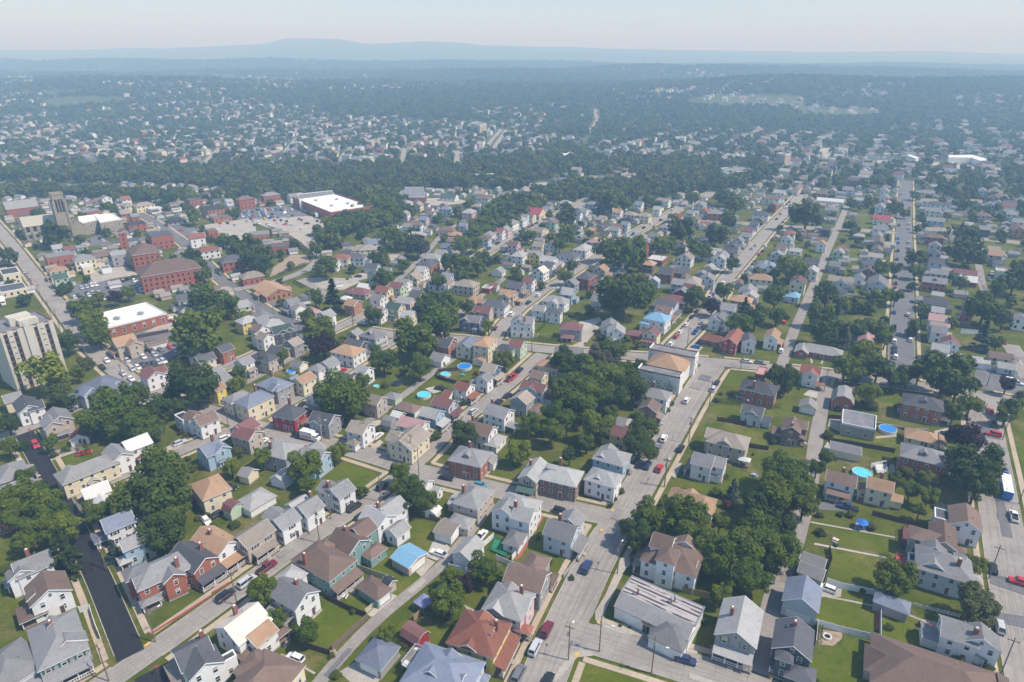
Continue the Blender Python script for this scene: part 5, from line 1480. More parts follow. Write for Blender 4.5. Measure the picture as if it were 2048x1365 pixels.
    ramp_pad(1536 + 20 / 3.371, 960 + 1328 / 3.371); ramp_pad(995 / 3.371, 960 + 1112 / 3.371); ramp_pad(512 + 575 / 4, 640 + 972 / 4); ramp_pad(1000, 680)

# ------------------------------------------------------------------ the far town and woods: beyond counting
FAR_TOWN = '1890,374 2048,374 2048,446 1905,440;0,235 470,200 700,238 1085,246 1090,322 600,330 300,338 0,342;1190,290 1380,262 1560,262 1880,250 2048,268 2048,318 1640,318 1500,330 1210,318;1560,330 2048,335 2048,372 1570,372;430,150 610,160 610,185 440,172;700,172 930,164 930,180 690,190;1650,180 1770,180 1770,203 1640,200;1900,190 2048,190 2048,235 1910,222;230,168 410,168 410,182 230,178;0,160 60,140 95,215 0,212;1210,300 1320,295 1320,315 1210,318;1050,345 1250,350 1250,372 1050,372;700,384 760,380 760,392 700,392;380,345 420,345 420,352 380,352;940,228 1110,230 1110,240 940,240'
def in_poly(x, y, P):
    c = False
    for (a, b), (d, e) in zip(P, P[1:] + P[:1]):
        if (b > y) != (e > y) and x < (d - a) * (y - b) / (e - b) + a: c = not c
    return c
def build_far():
    polys = [[tuple(map(float, q.split(','))) for q in s.split()] for s in FAR_TOWN.split(';')]
    r = random.Random(11); sp = []; cell = {}
    def free(x, y, d):
        i, j = int(x // 30), int(y // 30)
        for a in (-1, 0, 1):
            for b in (-1, 0, 1):
                for q in cell.get((i + a, j + b), ()):
                    if hypot(q[0] - x, q[1] - y) < d + q[2]: return False
        return True
    def put(x, y, d): cell.setdefault((int(x // 30), int(y // 30)), []).append((x, y, d))
    for o, cat, ph, g, lb in THINGS:
        if o.location.y > 250: put(o.location.x, o.location.y, 11 if cat in ('building', 'warehouse', 'supermarket', 'shed', 'mill', 'factory', 'office', 'church', 'school', 'hall') else 4)
    walls, roofs = 'WWWLCGTRWGPC', 'ggqbGlgmqgnG'
    mb = MB(); wm = [wallm(k) for k in 'WLCGTRP']; rm = [roofm(k) for k in 'gqbGlmtn']
    wi = {k: i for i, k in enumerate('WLCGTRP')}; ri = {k: i + 7 for i, k in enumerate('gqbGlmtn')}
    lots = [[unp(*T(*q.split(','))) for q in ln.split()[2:]] for ln, T, s in tiles(AREAS)]
    lots = [P for P in lots if sum(q[1] for q in P) / len(P) > 380]
    th0 = R_(90 - 30)
    ux, uy = cos(th0), sin(th0); vx, vy = -uy, ux
    n = 0
    for i in range(-260, 420):
        for j in range(-200, 330):
            s, t = i * 13.5 + (6 if i % 9 == 0 else 0), (j * 17.0 + (12 if j % 2 else 0)) * 1.15
            s += r.uniform(-2, 2); t += r.uniform(-2, 2)
            x, y = ux * s + vx * t, uy * s + vy * t
            if y < 540 or y > 3900 or abs(x) > y * .86: continue
            z = terr(x, y); p = proj(x, y, z)
            inside = any(in_poly(p[0], p[1], P) for P in polys); cl = wob(x, y, 210, 5) + .6 * wob(x, y, 90, 6)
            if not inside and (y < 1000 or wood_here(p[0], p[1]) or cl < .55): continue
            dens = (.55 if y < 1400 else .34) if inside else .45
            if inside and cl < -.75: continue
            if r.random() > dens or near_road(x, y)[0] < 5 or not free(x, y, 6): continue
            put(x, y, 5.5); n += 1
            W_, L_ = r.uniform(7, 9), r.uniform(9, 13); h = 5.8 if r.random() < .7 else 3.4; rise = W_ * .33; th = th0 + (pi / 2 if r.random() < .6 else 0) + r.uniform(-.06, .06)
            b = MB(); b.add([(-L_ / 2, -W_ / 2, -2), (L_ / 2, -W_ / 2, -2), (L_ / 2, W_ / 2, -2), (-L_ / 2, W_ / 2, -2), (-L_ / 2, -W_ / 2, h), (L_ / 2, -W_ / 2, h), (L_ / 2, W_ / 2, h), (-L_ / 2, W_ / 2, h), (-L_ / 2, 0, h + rise - .1), (L_ / 2, 0, h + rise - .1)],
                            [(0, 1, 5, 4), (2, 3, 7, 6), (1, 2, 6, 9, 5), (3, 0, 4, 8, 7)], wi[r.choice(walls)])
            roof_ = roof_faces('g' if r.random() < .75 else 'h', L_, W_, h, rise); b.add(roof_.v, roof_.f, ri[r.choice(roofs)])
            c, sn = cos(th), sin(th); mb.add([(x + c * a - sn * d, y + sn * a + c * d, z + e) for a, d, e in b.v], b.f); mb.m[-len(b.f):] = b.m
    for i in range(-60, 110):      # garages and sheds behind the rows of far houses
        for j in range(-60, 90):
            s, t = i * 11.0 + r.uniform(-3, 3), j * 11.0 + r.uniform(-3, 3); x, y = ux * s + vx * t, uy * s + vy * t
            if y < 330 or y > 1000 or abs(x) > y * .84 or r.random() < .45: continue
            p = proj(x, y, 0)
            if wood_here(p[0], p[1]) or near_road(x, y)[0] < 3 or not free(x, y, 3.2) or any(in_poly(x, y, P) for P in lots): continue
            put(x, y, 3.6); W_, L_ = r.uniform(4, 6), r.uniform(5, 7.5); h = 2.6; rise = W_ * .25; th = near_road(x, y)[1] + (pi / 2 if r.random() < .6 else 0); c, sn = cos(th), sin(th)
            for b, mi in ((wall_mesh('g', L_, W_, h, rise), wi[r.choice('WWLCGT')]), (roof_faces('g', L_, W_, h, rise, .25), ri[r.choice('ggqbGl')])):
                mb.add([(x + c * a - sn * d, y + sn * a + c * d, e) for a, d, e in b.v], b.f, mi)
    # everything in one object: far roofs beyond counting
    k0 = len(wm) + len(rm); FARMB.m = [i + k0 for i in FARMB.m]; b0 = len(mb.v); mb.v += FARMB.v; mb.f += [tuple(i + b0 for i in f) for f in FARMB.f]; mb.m += FARMB.m
    me = bpy.data.meshes.new('far_houses'); me.from_pydata(mb.v, [], mb.f)
    for m in wm + rm + [wallm(k) for k in FARW] + [roofm(k) for k in FARR] + [M_GLASS]: me.materials.append(m)
    me.polygons.foreach_set('material_index', mb.m); stuff(place('far_houses', me))
    # woods: points that carry small trees
    pts = []; y = 300.0
    while y < 4700:
        step = 9.5 + max(0, y - 500) * .0042; half = y * .84 + 60; x = -half
        while x < half:
            px, py = x + r.uniform(-.45, .45) * step, y + r.uniform(-.45, .45) * step; x += step
            q = proj(px, py, terr(px, py)); town = any(in_poly(q[0], q[1], P) for P in polys)
            yard = y < 1150 and not wood_here(q[0], q[1]) and not town
            if yard and (r.random() > .34 or not free(px, py, 3.5)): continue
            if not town and y >= 1150 and wob(px, py, 260, 9) > 1.05: continue
            if town and r.random() < (.45 if y < 1300 else .3): continue
            if not town and y >= 1150 and r.random() < .04: continue
            if near_road(px, py)[0] < 4 or not free(px, py, 2.2 if not town else .5): continue
            if any(in_poly(px, py, P) for P in lots): continue
            k = r.uniform(.75, 1.3) * (4.6 + max(0, y - 500) * .0011) * (.8 if town else (.62 if yard else 1))
            pts.append((px, py, terr(px, py), k))
        y += step * .92
    for i, (rp, x, y, rad, kd) in enumerate(EXTRA_TREES): pts.append((x, y, terr(x, y), rad))
    me = bpy.data.meshes.new('woodland'); me.from_pydata([p[:3] for p in pts], [], [])
    at = me.attributes.new('size', 'FLOAT', 'POINT'); at.data.foreach_set('value', [p[3] for p in pts])
    wo = stuff(place('woodland', me))
    pc = bpy.data.collections.new('woodland_protos')
    mats_ = [leafmat('leaf_wood_a', (.075, .115, .014)), leafmat('leaf_wood_b', (.11, .145, .016)), leafmat('leaf_wood_c', (.05, .086, .015))]
    for v in range(6):
        c = crown_mesh(50 + v, 260, 'd', .36); c.v = [(a, b, cc * .95 + 1.0) for a, b, cc in c.v]
        c.tube((0, 0, -.2), (0, 0, .9), .06, .03, 5); me2 = c.mesh('woodland_tree', mats_[v % 3]); o = bpy.data.objects.new('woodland_tree', me2); pc.objects.link(o)
    g = bpy.data.node_groups.new('woodland', 'GeometryNodeTree'); g.interface.new_socket('Geometry', in_out='INPUT', socket_type='NodeSocketGeometry'); g.interface.new_socket('Geometry', in_out='OUTPUT', socket_type='NodeSocketGeometry')
    N, L = g.nodes, g.links; gi, go = N.new('NodeGroupInput'), N.new('NodeGroupOutput'); ip = N.new('GeometryNodeInstanceOnPoints'); ci = N.new('GeometryNodeCollectionInfo')
    ci.inputs['Collection'].default_value = pc; ci.inputs['Separate Children'].default_value = True; ci.inputs['Reset Children'].default_value = True
    ip.inputs['Pick Instance'].default_value = True; na = N.new('GeometryNodeInputNamedAttribute'); na.data_type = 'FLOAT'; na.inputs['Name'].default_value = 'size'
    rv = N.new('FunctionNodeRandomValue'); rv.data_type = 'FLOAT_VECTOR'; rv.inputs[0].default_value = (0, 0, 0); rv.inputs[1].default_value = (0, 0, 6.28)
    L.new(gi.outputs[0], ip.inputs['Points']); L.new(ci.outputs[0], ip.inputs['Instance']); L.new(na.outputs[0], ip.inputs['Scale']); L.new(rv.outputs[0], ip.inputs['Rotation']); L.new(ip.outputs[0], go.inputs[0])
    md = wo.modifiers.new('woodland', 'NODES'); md.node_group = g
    print('far houses', n, 'wood points', len(pts))
WOODS = '0,376 130,383 300,392 420,398 520,384 640,378 800,385 800,398 560,402 330,410 150,398 0,395;0,335 300,340 700,335 1000,318 1130,290 1200,320 1500,330 1560,345 1480,380 1130,415 1040,380 800,380 700,392 560,385 330,372 0,362;1130,318 1300,340 1240,372 1110,355;1600,345 1760,330 1830,350 1840,372 1650,380;1840,325 2048,335 2048,390 1930,400;640,385 810,385 810,450 740,470 700,400;940,475 1000,410 1090,395 1090,420 1010,470 950,500;620,480 700,430 790,420 800,440 720,480 640,515'
WOODP = [[tuple(map(float, q.split(','))) for q in s.split()] for s in WOODS.split(';')]
def wood_here(px, py): return any(in_poly(px, py, P) for P in WOODP)
HDATA = '''
@0 1160 6.66
h 610 590 835 735 10 2 g G pB dA c:690,640 sh:g | big grey house with black roof deck, green shutters and long white porch
+g 800 715 925 790 7.5 2
+g 810 560 1010 420 5 1
h -60 1010 150 1020 11 1.6 g W sh:k | grey-roofed white house cut by the picture corner below the green-shuttered house
g 500 -100 700 110 9 2 b W | white house with brown gable behind the drooping tall conifer
+g 480 110 432 165 4 2
+o 320 320 510 440 5
@0 960 3.371
g 70 560 330 470 8 2 g W c:190,510 | white grey-gabled house beside the tall dark conifer and a gravel drive
+g 100 560 150 605 6 2
+o 30 670 100 670 3
h 985 545 1160 548 9.5 2.1 g R c:1195,570 | red brick house with red gables at the fresh asphalt corner
+g 1110 590 1195 625 5 2.1 %R
+g 980 620 890 668 5 2.1
+h 890 590 930 585 5 2
+o 985 790 1035 800 4
g 672 270 880 190 8 2 n W sh:k | white house with slate blue gable roof by the fresh black asphalt
+o 640 350 700 390 3
g 805 425 1000 315 6 2 l B | light blue house with pale roof tucked behind the blue-roofed white house
+o 820 500 850 540 2.5
g 940 250 1010 215 5 1 n T k:garage
g 1190 425 1400 518 7.5 2 G R pB c:1355,465 | red brick gable house with charcoal roof and arched porch next to the red-gabled corner house
g 1325 328 1570 402 7.5 2 t W pB c:1420,375
g 545 68 720 -5 7 2 w W
+g 640 90 725 140 5 1.6
h 1380 -8 1440 8 9 2 t C | cream house with tan hip roof and red deck by the gravel alley
h 1680 90 1750 82 8 1 l W k:garage
m 1530 132 1600 162 5 1 m e k:shed | green barn-shaped shed with maroon roof beside the parked black car
@300 1160 6.66
g 345 1050 735 682 8 2 G W c:790,720 sh:k | white house with charcoal cross-gabled roof and black shutters beside the asphalt corner
+g 560 900 785 1090 7.5 2
+f 980 1000 1090 1070 3 1.6
g 985 640 1435 290 9.5 2 y W c:1140,440 | white house with pale cream and tan roof planes below the light street
+g 1300 770 1570 510 6.5 1.7 =t q.45
+o 1220 870 1360 950 4 =b
+o 1700 640 1760 690 3 =b
h 1545 1130 1350 1330 12 1.5 b C | low cream house with broad brown hip roof at the lower picture edge
+h 1400 1020 1545 1125 7 1.5
@560 1160 6.66
h 1280 905 1312 862 7 1 n G k:garage | grey double garage with slate blue hip roof on a concrete apron
h 1180 15 1320 72 5 1 b E k:garage
@800 1160 6.66
m 60 580 335 695 4.2 1 m M k:shed | barn red garden shed with dark maroon curved roof
h 480 985 650 1180 12 2 n L | pale house with slate blue hips, white deck and gabled dormers
+g 560 1060 725 920 7 2
+g 620 1180 850 1290 6 2
+g 440 1110 420 1190 3 2.6
+o 1000 1290 1070 1230 4
h 1000 552 1105 592 11 2 r Y pB dB c:1285,640 | yellow house with rust red roofs and green porch awning
+g 1050 560 1112 392 7 2
+g 985 720 885 862 4.5 2
h 1420 150 1480 180 10 2 l P c:1620,170 | pink-fronted house with pale grey roofs and red porch awning
+g 1400 138 1745 268 6 2
+g 1430 150 1475 18 7 2
+g 1330 290 1215 352 5 2
+o 1600 640 1690 590 3.5 =r
@512 960 3.371
g 150 655 343 763 8 2 g W pN c:275,715 | white gable house with grey roof next to the long back lawn
+h 190 630 235 608 6 2 =l
g 870 655 915 672 3 1 k T k:shed
h 405 452 495 512 10 2 b E pB c:325,545 | teal house with brown roof, striped porch and garden patio
+p 450 425 470 415 5 2
g 530 325 705 402 8 2 b E c:605,355 | plain teal house with brown cross-gabled roof
+g 640 320 775 255 7 2
+h 770 470 815 440 4 1
g 740 175 890 235 7.5 2 l W c:825,190
+g 850 200 955 95 7.5 2
+g 890 330 1010 270 5 1.3
g 500 60 615 -12 7.5 2 g W c:490,45 sh:k | white two-gabled house with black shutters at the edge of the open lawn
+g 450 0 535 40 6 2
g 285 182 405 100 7 2 l W c:395,100
+g 215 160 340 100 5.5 1.8
g 110 265 255 188 7 2 g W sh:k | white house with a red stair ramp in front
+g 80 185 180 220 6 2
g -135 385 75 262 7.5 2 q T sh:k | tan house with taupe roof and high front stairs
h 1430 75 1500 50 9 2 l T c:1400,75
+h 1355 245 1410 255 5 1
g 1242 275 1345 332 7 1 q W k:garage q.25
g 1150 190 1230 160 4 .8 w W k:shed | white tent-like carport beside the tan hip-roofed house
g 1060 5 1170 -20 6 1.6 l W
+g 1190 55 1245 42 4 1
g 1372 482 1488 372 6 1.5 l W k:barn | white barn with pale roof beside the narrow alley
g 958 458 1103 515 7.5 1 u T k:garage q.3 | sky blue metal-roofed tan garage
@1024 960 3.371
h 30 105 65 135 10 2.2 l W c:25,185 | tall white house with pale hip roof behind the green deck
+g 45 130 125 245 7 2.2
+g -10 120 -80 190 7 2.2
+h 0 375 40 355 5 1 =g
g -20 560 230 648 8 2 b G sh:o | dark grey house with brown gable and yellow flower bed
+h 140 560 170 515 6 2
+o 240 640 290 665 4
g 243 262 440 322 8 2 g L pB c:325,270 | pale blue-grey house alone on the corner lawn
+g 375 262 425 192 7 2
h 1185 85 1290 112 8 1 t C | low cream cottage with tan hip roof by the spruce
+g 1270 110 1310 190 7 1
+g 1230 60 1170 130 5 1
@1180 1030 6.66
h 1010 380 1230 448 11.5 2 b W | large white house with brown hips and a small tower beside the thick trees
+g 845 228 1120 330 6.5 2.9
+h 1060 440 1040 500 5 2.9
+g 1180 440 1180 520 4.5 2.3
+g 1240 330 1330 285 7 2.3
+g 1330 560 1400 640 4 2
+h 690 510 760 420 3 1
@1400 1160 6.66
g 472 690 618 215 9.5 2 l G pA c:420,460 sh:o | grey house with olive shutters and white front porch by the alley mouth
g 1230 880 1305 490 8.5 2 G K c:1255,640 | charcoal house with dark roof and rounded bay window
+h 1300 1150 1400 1185 5 1
+p 1135 950 1140 950 3.4 2
g 1345 245 1428 -60 8.5 1.6 n L k:garage | large pale blue-grey garage with slate roof along the alley
@1536 960 3.371
g 225 492 400 532 5 1 g G k:garage
g 212 562 395 597 5 1 g G k:garage
h 790 780 900 810 4.5 1 n G k:shed | small grey-blue garden shed at the end of the white rail fence
@1748 1160 6.66
g 905 492 1420 665 7.5 2 g W c:1440,760 | white house with grey cross gables and tall brick chimney by the kerb
+g 1425 560 1465 790 8 2
h 500 985 1250 1230 14 1 b T | long low house with broad reddish-brown hip roof at the lower picture edge
+h 150 1010 300 1035 8 1
@1748 1000 6.66
g 1230 38 1258 285 8 2 b W | white house with brown gable close to the street kerb
+f 790 185 1110 245 5 1.5 =G
g 937 262 950 560 6.5 2 b T | tan house with brown roof and maroon rear deck
+h 650 390 930 470 6 2
+o 1120 600 1150 660 3
h 880 690 1060 760 11 2 g L c:1120,880 | big pale blue-grey house with many gables and red back steps
+g 815 712 800 842 7.5 2
+g 800 512 845 640 6 2
+g 1080 700 1235 760 5 2
+f 455 760 575 800 3.5 1 =G
+o 1270 950 1300 1010 4 =l
@1024 640 4
g 92 1235 250 1100 6.5 2 l T c:150,1160 pA sh:g pr:e | narrow tan house with green porch awning
h 340 1165 440 1200 9.5 2 l D c:405,1120 dA | brown house with pale hip roof and front dormer
h 700 1200 770 1222 8 2 l W | white house with pale hips and long white stairs at the corner
+g 720 1210 670 1252 5 2
+g 770 1220 855 1232 5 2
h 770 1035 840 1042 9 2 l B | light blue house with pale cross-gabled roof
+g 740 1045 700 1078 5 2
+g 785 1020 772 985 6 2
+o 890 1160 930 1140 4
h 1130 540 1190 560 8 2 g W c:1150,510
g 1068 682 1140 628 7.5 2 b D
g 800 760 930 790 6 1 g W
g 795 842 955 862 7 2 m Y
g 80 482 290 512 7 2 m W
+g 165 480 160 535 6 2
g 165 400 270 410 7 2 b C
h 270 322 340 322 7 1.5 t C
g 35 612 125 560 8 2 q G | grey gable house with taupe roof and brown garden pavilion
+o 160 690 235 690 6 =b
g 340 215 580 235 8 1.6 g W
h 1570 120 1670 118 7 1 r M | long crimson house with rust red roofs and front steps
+g 1755 152 1795 62 7 2
+o 1680 190 1740 182 4
g 1880 150 1915 98 6.5 2 G W sh:k
h 1930 490 2040 490 10 2 G R c:1935,530
+f 1950 410 2040 415 8 1.6 =p
+o 1830 560 1855 605 3
g 1850 662 2020 710 7 1.7 G L c:1880,680
+g 1930 690 1905 725 5 1.7
h 1690 880 1790 920 10 2 q T | tan house with many taupe gables and a white awning
+g 1560 860 1690 882 7 2
+g 1720 900 1700 965 6 2
+o 1855 1090 1870 1110 3 =w
g 1480 1062 1600 1082 8 2 g W | white house with grey cross gable and side porch above the grassy bank
+g 1560 1078 1725 1100 7 2
@512 640 4
g 1845 668 2040 708 8 2 g W c:1885,670
+o 2020 840 2050 805 5 =l
g 1690 800 1900 852 8 2 b W c:1735,805
+h 1880 950 1950 920 5 1 =l
g 1790 440 1865 420 6 2 g W
g 1600 492 1735 502 7 2 r W pB
+g 1500 562 1590 562 6 1
g 1430 602 1585 642 7 2 m L pB
g 1330 690 1480 722 7 2 l B pB
g 1150 772 1365 802 7 2 p W
g 1120 955 1320 838 10 2 q C | big cream house with taupe gables at the crossing
+g 1050 900 1185 882 7 2
m 1020 770 1110 785 5 1 g G k:shed
g 1090 725 1180 738 4 1 w Y k:shed | yellow trailer with a white top by the alley
h 1170 668 1260 665 6 1 b N k:garage
g 885 590 1015 612 7 2 q T
h 1075 580 1105 580 5 1 g e k:pavilion
g 760 800 905 832 8 2 q W | white gable house with taupe roof beside the long parked car drive
+h 770 950 815 932 4 1
h 1680 1022 1740 1042 10 2 g R dN c:1710,1020 | red brick cube house with grey hip roof and white dormer
g 1810 1108 1920 1062 5 1 g W k:garage
g 130 1240 280 1178 6 1 l W k:garage
@400 740 6.827
g 482 768 712 636 8 2 m T sh:k | tan house with maroon roofs at the crossing of two light streets
+g 500 765 755 832 7 2
h 1020 950 1120 1000 10 2 l G c:965,1060
+o 1000 1230 1100 1190 4
g 1390 1070 1740 1100 8 2 g B
+g 1510 1060 1590 960 7 2
h 1200 480 1240 502 9.5 2 G M c:1235,440 | crimson corner house with charcoal hip roof
+h 1340 632 1400 610 5 1 =r
g 1530 562 1850 600 8 2 G G | grey house with charcoal gable roof beside the crimson corner house
+g 1600 650 1565 680 5 2
h 650 330 800 292 9 2.5 n C c:740,260 | tall cream house with slate blue roof and blue window bays
+h 440 320 560 290 7 2 =g
+o 640 500 680 490 3
h 930 112 1090 120 9 2 n G c:930,50 | grey Victorian house with slate blue roofs and wrap-around white porch
+g 970 170 1060 195 6 2
+o 990 320 1200 280 4
g 1310 112 1500 8 7 2 t C | cream house with tan roof beside the red parked car
+g 1210 105 1330 62 6 1.6 =n
g 1530 350 1640 262 7 2 b W
g 150 230 262 150 6 2 t Y | lime yellow house with tan roof by the large tree
@180 620 6.827
g 1480 872 1710 800 13 1.5 g W | wide low white building with grey roof next to the lime house
h 1220 822 1360 792 8 1 m T
g 770 762 900 842 8 2 m W | white house with maroon cross gables by the full car park
+g 880 790 1010 742 6 2
+h 1020 892 1070 880 4 1
g 262 362 620 342 10 2 t T | tan half-timbered house with tan roof and front gables by the car park
+g 560 390 605 442 6 2
g 740 432 1050 388 4 1 b W k:shed | long narrow white shed with brown roof along the car park
g 1420 632 1680 572 7 2 G C | pale yellow house with charcoal roof next to the small brick house
+h 1440 580 1500 592 6 2
g 1710 502 1920 447 7 2 G R | small two-storey red brick house with charcoal roof by the bright lawn
@0 640 4
h 760 460 850 452 13 2 n L | large pale house with slate blue roofs and white dormer behind the apartment block
+g 870 455 920 500 7 2
+g 720 510 690 562 7 2
+h 610 572 640 580 6 1
g 60 600 112 572 7 1.6 g C
g 170 600 228 682 7.5 2 G W | white house with charcoal gables below the apartment block
+g 190 660 340 642 7 2
g 400 700 495 765 8 2 g T | tan gabled house with black balcony stairs by the stop sign
+g 330 770 470 805 6 2
+o 480 880 500 900 4
g 600 880 650 900 6 1 r W
h 560 1180 790 1092 9 1.9 l C | cream house with pale roof and arched front portico
+g 540 1160 560 1190 4 2.2
+g 720 1240 745 1275 3 1
g 850 1000 1010 1052 7 2 g W sh:k | white gable house with black shutters joined to a white metal roof
+g 960 965 1190 912 8 2 =w
+o 1090 1085 1200 1032 4 =m
g 1560 790 1700 712 7.5 2 b W | white house with brown roof and wooden back stairs
+g 1480 730 1600 745 6 2
+f 1410 785 1520 765 6 1.7 =k
g 1600 1020 1750 952 8 2 n B c:1700,940 | blue house with slate blue cross gables
+g 1690 980 1800 1002 6 2
+o 1720 1102 1790 1090 4
g 1950 1182 2010 1190 5 1 g C k:shed
h 40 1150 90 1172 9 1.6 g R
h 60 1300 125 1292 10 1.6 g R
h 20 1420 110 1410 10 2 g R
@380 560 6.827
h 420 100 482 90 7 1.6 q C
g 560 310 790 262 9 1 l e
g 60 172 150 122 7 1.6 G G
h 740 500 800 482 8 2 l Y c:835,470
h 930 412 1000 430 8 2 g G
g 900 500 1020 492 7 2 g W
g 880 592 1000 622 7 2 b W
h 1080 540 1150 532 8 2 l W
g 1100 640 1385 592 9 2 e K | charcoal house with dark green roofs
+g 1230 622 1252 685 6 2
+g 1330 600 1340 655 6 2
g 960 700 1060 742 7 2 q W
+g 930 690 900 735 6 2
g 1340 812 1462 782 7.5 2 q G pB
g 1060 905 1330 900 7 1.6 G T
h 910 990 1100 985 8 2 G T
g 610 1082 840 1032 7 2 g W
g 1410 1092 1560 1102 6 1 g C k:garage
g 1760 1102 2000 1050 8 2 g W
+h 1720 1150 1760 1142 6 2
g 990 5 1222 118 14 1.3 t O q.4 | tan brick church hall with broad orange-tan roof
g 1290 252 1480 250 8 2 g W
+g 1390 330 1560 332 7 1.6 =q
h 1590 370 1730 380 6 1 p P
g 1740 432 1960 400 8 2 l W
@620 560 6.827
g 510 252 655 272 8 2 t O
g 860 202 1000 190 8 2 g W
g 920 72 1090 100 8 2 r C
+o 1060 215 1130 205 4
g 1080 290 1245 332 8 2 e C
g 860 352 1010 382 8 2 p W
g 1260 432 1420 402 8 2 l C
g 1200 222 1420 240 8 2 l P
g 1390 152 1540 132 8 2 G Y
h 1720 190 1800 186 8 1.2 G W
h 630 110 740 100 9 1 m T
g 660 42 810 50 6 1 w W k:shed
h 460 216 505 214 5 1 w W k:shed
g 1110 20 1280 42 8 2 m e
h 830 672 880 682 9.5 2 g L dN | blue-grey cube house with grey hip roof and maroon porch
+o 900 842 1010 800 4 =b
g 530 702 680 652 6 1 l C
g 515 786 740 837 7 2 G K
h 430 890 590 880 10 2 t W | white house with orange-tan hip roof and matching porch
+o 530 1062 660 1010 4
g 640 1162 820 1182 7 2 l W
g 380 1252 610 1302 7 1.6 G C
g 1745 772 1930 832 8 2 G R c:1805,740 sh:t | red brick house with turquoise shutters
+g 1860 790 1990 772 7 2
g 1680 1002 1860 990 8 1 g W k:garage
@860 560 6.827
g 450 862 565 752 8 2 n C
h 715 800 785 765 8 3 t C | tall cream house with tan cap roof beside lower blue-roofed wing
+h 640 990 730 970 4 1
g 1100 800 1290 832 8 2 m e
+h 1000 882 1080 880 6 2 =G
g 510 472 700 492 8 2 g N c:670,470 | navy blue house with grey roof and white garage door
+g 500 480 465 522 6 2
+o 590 640 640 640 3
g 610 342 840 372 8 2 m T
h 850 262 950 270 10 2 G W dB
+o 950 422 1050 372 4
g 980 112 1170 152 8 2 t T
+g 1060 140 1040 200 6 2
+o 1180 270 1240 240 4
g 1400 342 1590 340 7 2 l W
+h 1650 392 1740 380 6 2 =G
h 1640 222 1800 212 9 2 l W
+g 1700 240 1690 290 6 2
g 1830 112 1960 132 8 2 l B
g 1140 522 1300 472 8 2.7 g W c:1290,560 | tall white three-storey house with grey cross gables by the crossing
+g 1200 500 1430 492 8 2.7
h 1880 582 1990 572 8 2 m G
+o 1800 752 1960 750 4 =m
h 530 232 640 212 8 1 t G
f 715 102 865 92 6 1 l M k:garage
g 820 42 940 40 6 1 m L k:garage
g 760 1130 905 1152 8 2 q N | navy house with taupe gable beside two backyard pools
@880 400 6.827
h 300 1092 420 1082 10 2 q T
g 900 1120 1180 1110 9 2 G G
g 1130 1062 1310 1050 8 2 m W
h 1050 702 1110 692 9 2 l W
g 1250 712 1380 690 8 2 g Y | bright yellow house with grey roof
g 1370 762 1600 770 9 2 l W
g 1460 842 1550 840 8 2 G W
g 1300 922 1450 900 9 2 y W | white house with a cream metal roof and dark chimney
g 1290 572 1410 560 9 2 q C
+o 1210 650 1240 660 4
h 1690 700 1800 712 10 2 G L
h 1900 612 2020 600 10 2 l W
g 940 562 1080 552 9 2 b P
g 1165 90 1405 122 13 1.5 R C | cream hall with bright red metal roof
g 1100 192 1220 190 8 2 g L
h 1060 222 1115 220 9 2 l W
h 940 272 1010 262 9 2 g W
g 850 362 925 352 9 2 g P
g 770 392 870 390 8 2 r W
h 640 432 700 422 8 2 g W
h 560 482 630 480 8 2 b L
g 1220 182 1280 180 7 2 b C
g 1490 272 1590 242 9 2 b e
g 1290 372 1430 370 10 2 q C
h 1430 82 1500 80 8 1 g G
h 1680 2 1740 0 9 2 l W
g 1850 102 1960 82 8 2 g W
g 1920 112 2020 122 8 2 g W
g 1830 152 1940 162 7 2 G W
g 1880 292 2010 280 6 1 g L
g 1840 342 1950 340 6 1 G W
g 1850 482 2000 470 8 1 g e
g 1460 572 1580 560 8 2 b L
g 1740 1092 1850 1060 8 2 g G
h 1965 992 2040 980 9 2.4 G R
g 1690 1202 1800 1192 8 2 l B
h 50 362 130 360 9 1.6 b P
g 260 312 380 300 8 2 n L
h 190 432 230 430 8 1 t G
g 20 592 150 590 8 2 n L
g 100 512 250 502 8 2 b G
g -60 690 60 682 8 2 l W
h 370 122 420 120 9 2 l P
h 480 52 530 50 8 2 q W
h 60 82 120 80 8 2 g P
g 740 932 860 912 8 1 l W k:garage
g 60 1002 160 1000 8 2 g L
h 30 1072 80 1070 9 1.6 q W
@640 440 6.827
h 240 462 320 460 9 2.3 r C
g 110 522 260 520 8 2 g W
+o 270 610 330 600 4
g 330 412 400 402 8 1.6 G e
h 430 452 540 450 9 2 G L
f 510 522 690 520 8 1 G W
g 600 602 820 580 9 1 G L k:garage
g 860 652 970 640 7 1 g W k:garage
g 700 722 830 692 8 1.6 n L
g 1190 722 1370 700 10 2 q C
g 1070 792 1220 812 8 1.7 l W
g 1300 642 1480 622 8 2 l W
h 1440 562 1540 530 9 2 G O
h 1480 462 1560 450 9 2 l W
g 1600 412 1720 400 8 2 l W
h 1600 792 1680 790 10 1.6 q L
g 1680 722 1800 720 8 2 g L
g 620 262 780 260 9 2 n W
h 610 342 690 340 9 2 q C
h 400 362 460 360 8 1 q P
g 1140 42 1260 50 8 1.6 g W
f 1090 107 1210 102 8 1 l W k:garage
g 1250 162 1420 160 8 1 l W
g 1430 122 1530 120 6 1 g W k:garage
@512 360 4
g 1160 252 1220 242 8 2 q W
g 1260 182 1330 170 8 2 q C
h 1180 162 1220 160 8 2 l W
h 1220 332 1300 330 8 2 b W
g 1310 292 1380 290 8 2 n P
g 1370 252 1430 250 8 2 b W
h 1500 212 1540 210 8 2 n L
h 1690 237 1730 230 9 2 l P
g 1740 92 1860 82 9 2 q W
h 1790 122 1840 120 10 2 b W
h 70 97 150 95 10 3 g R
g 250 112 370 100 9 2 g W
g 1480 107 1610 112 12 1 e W
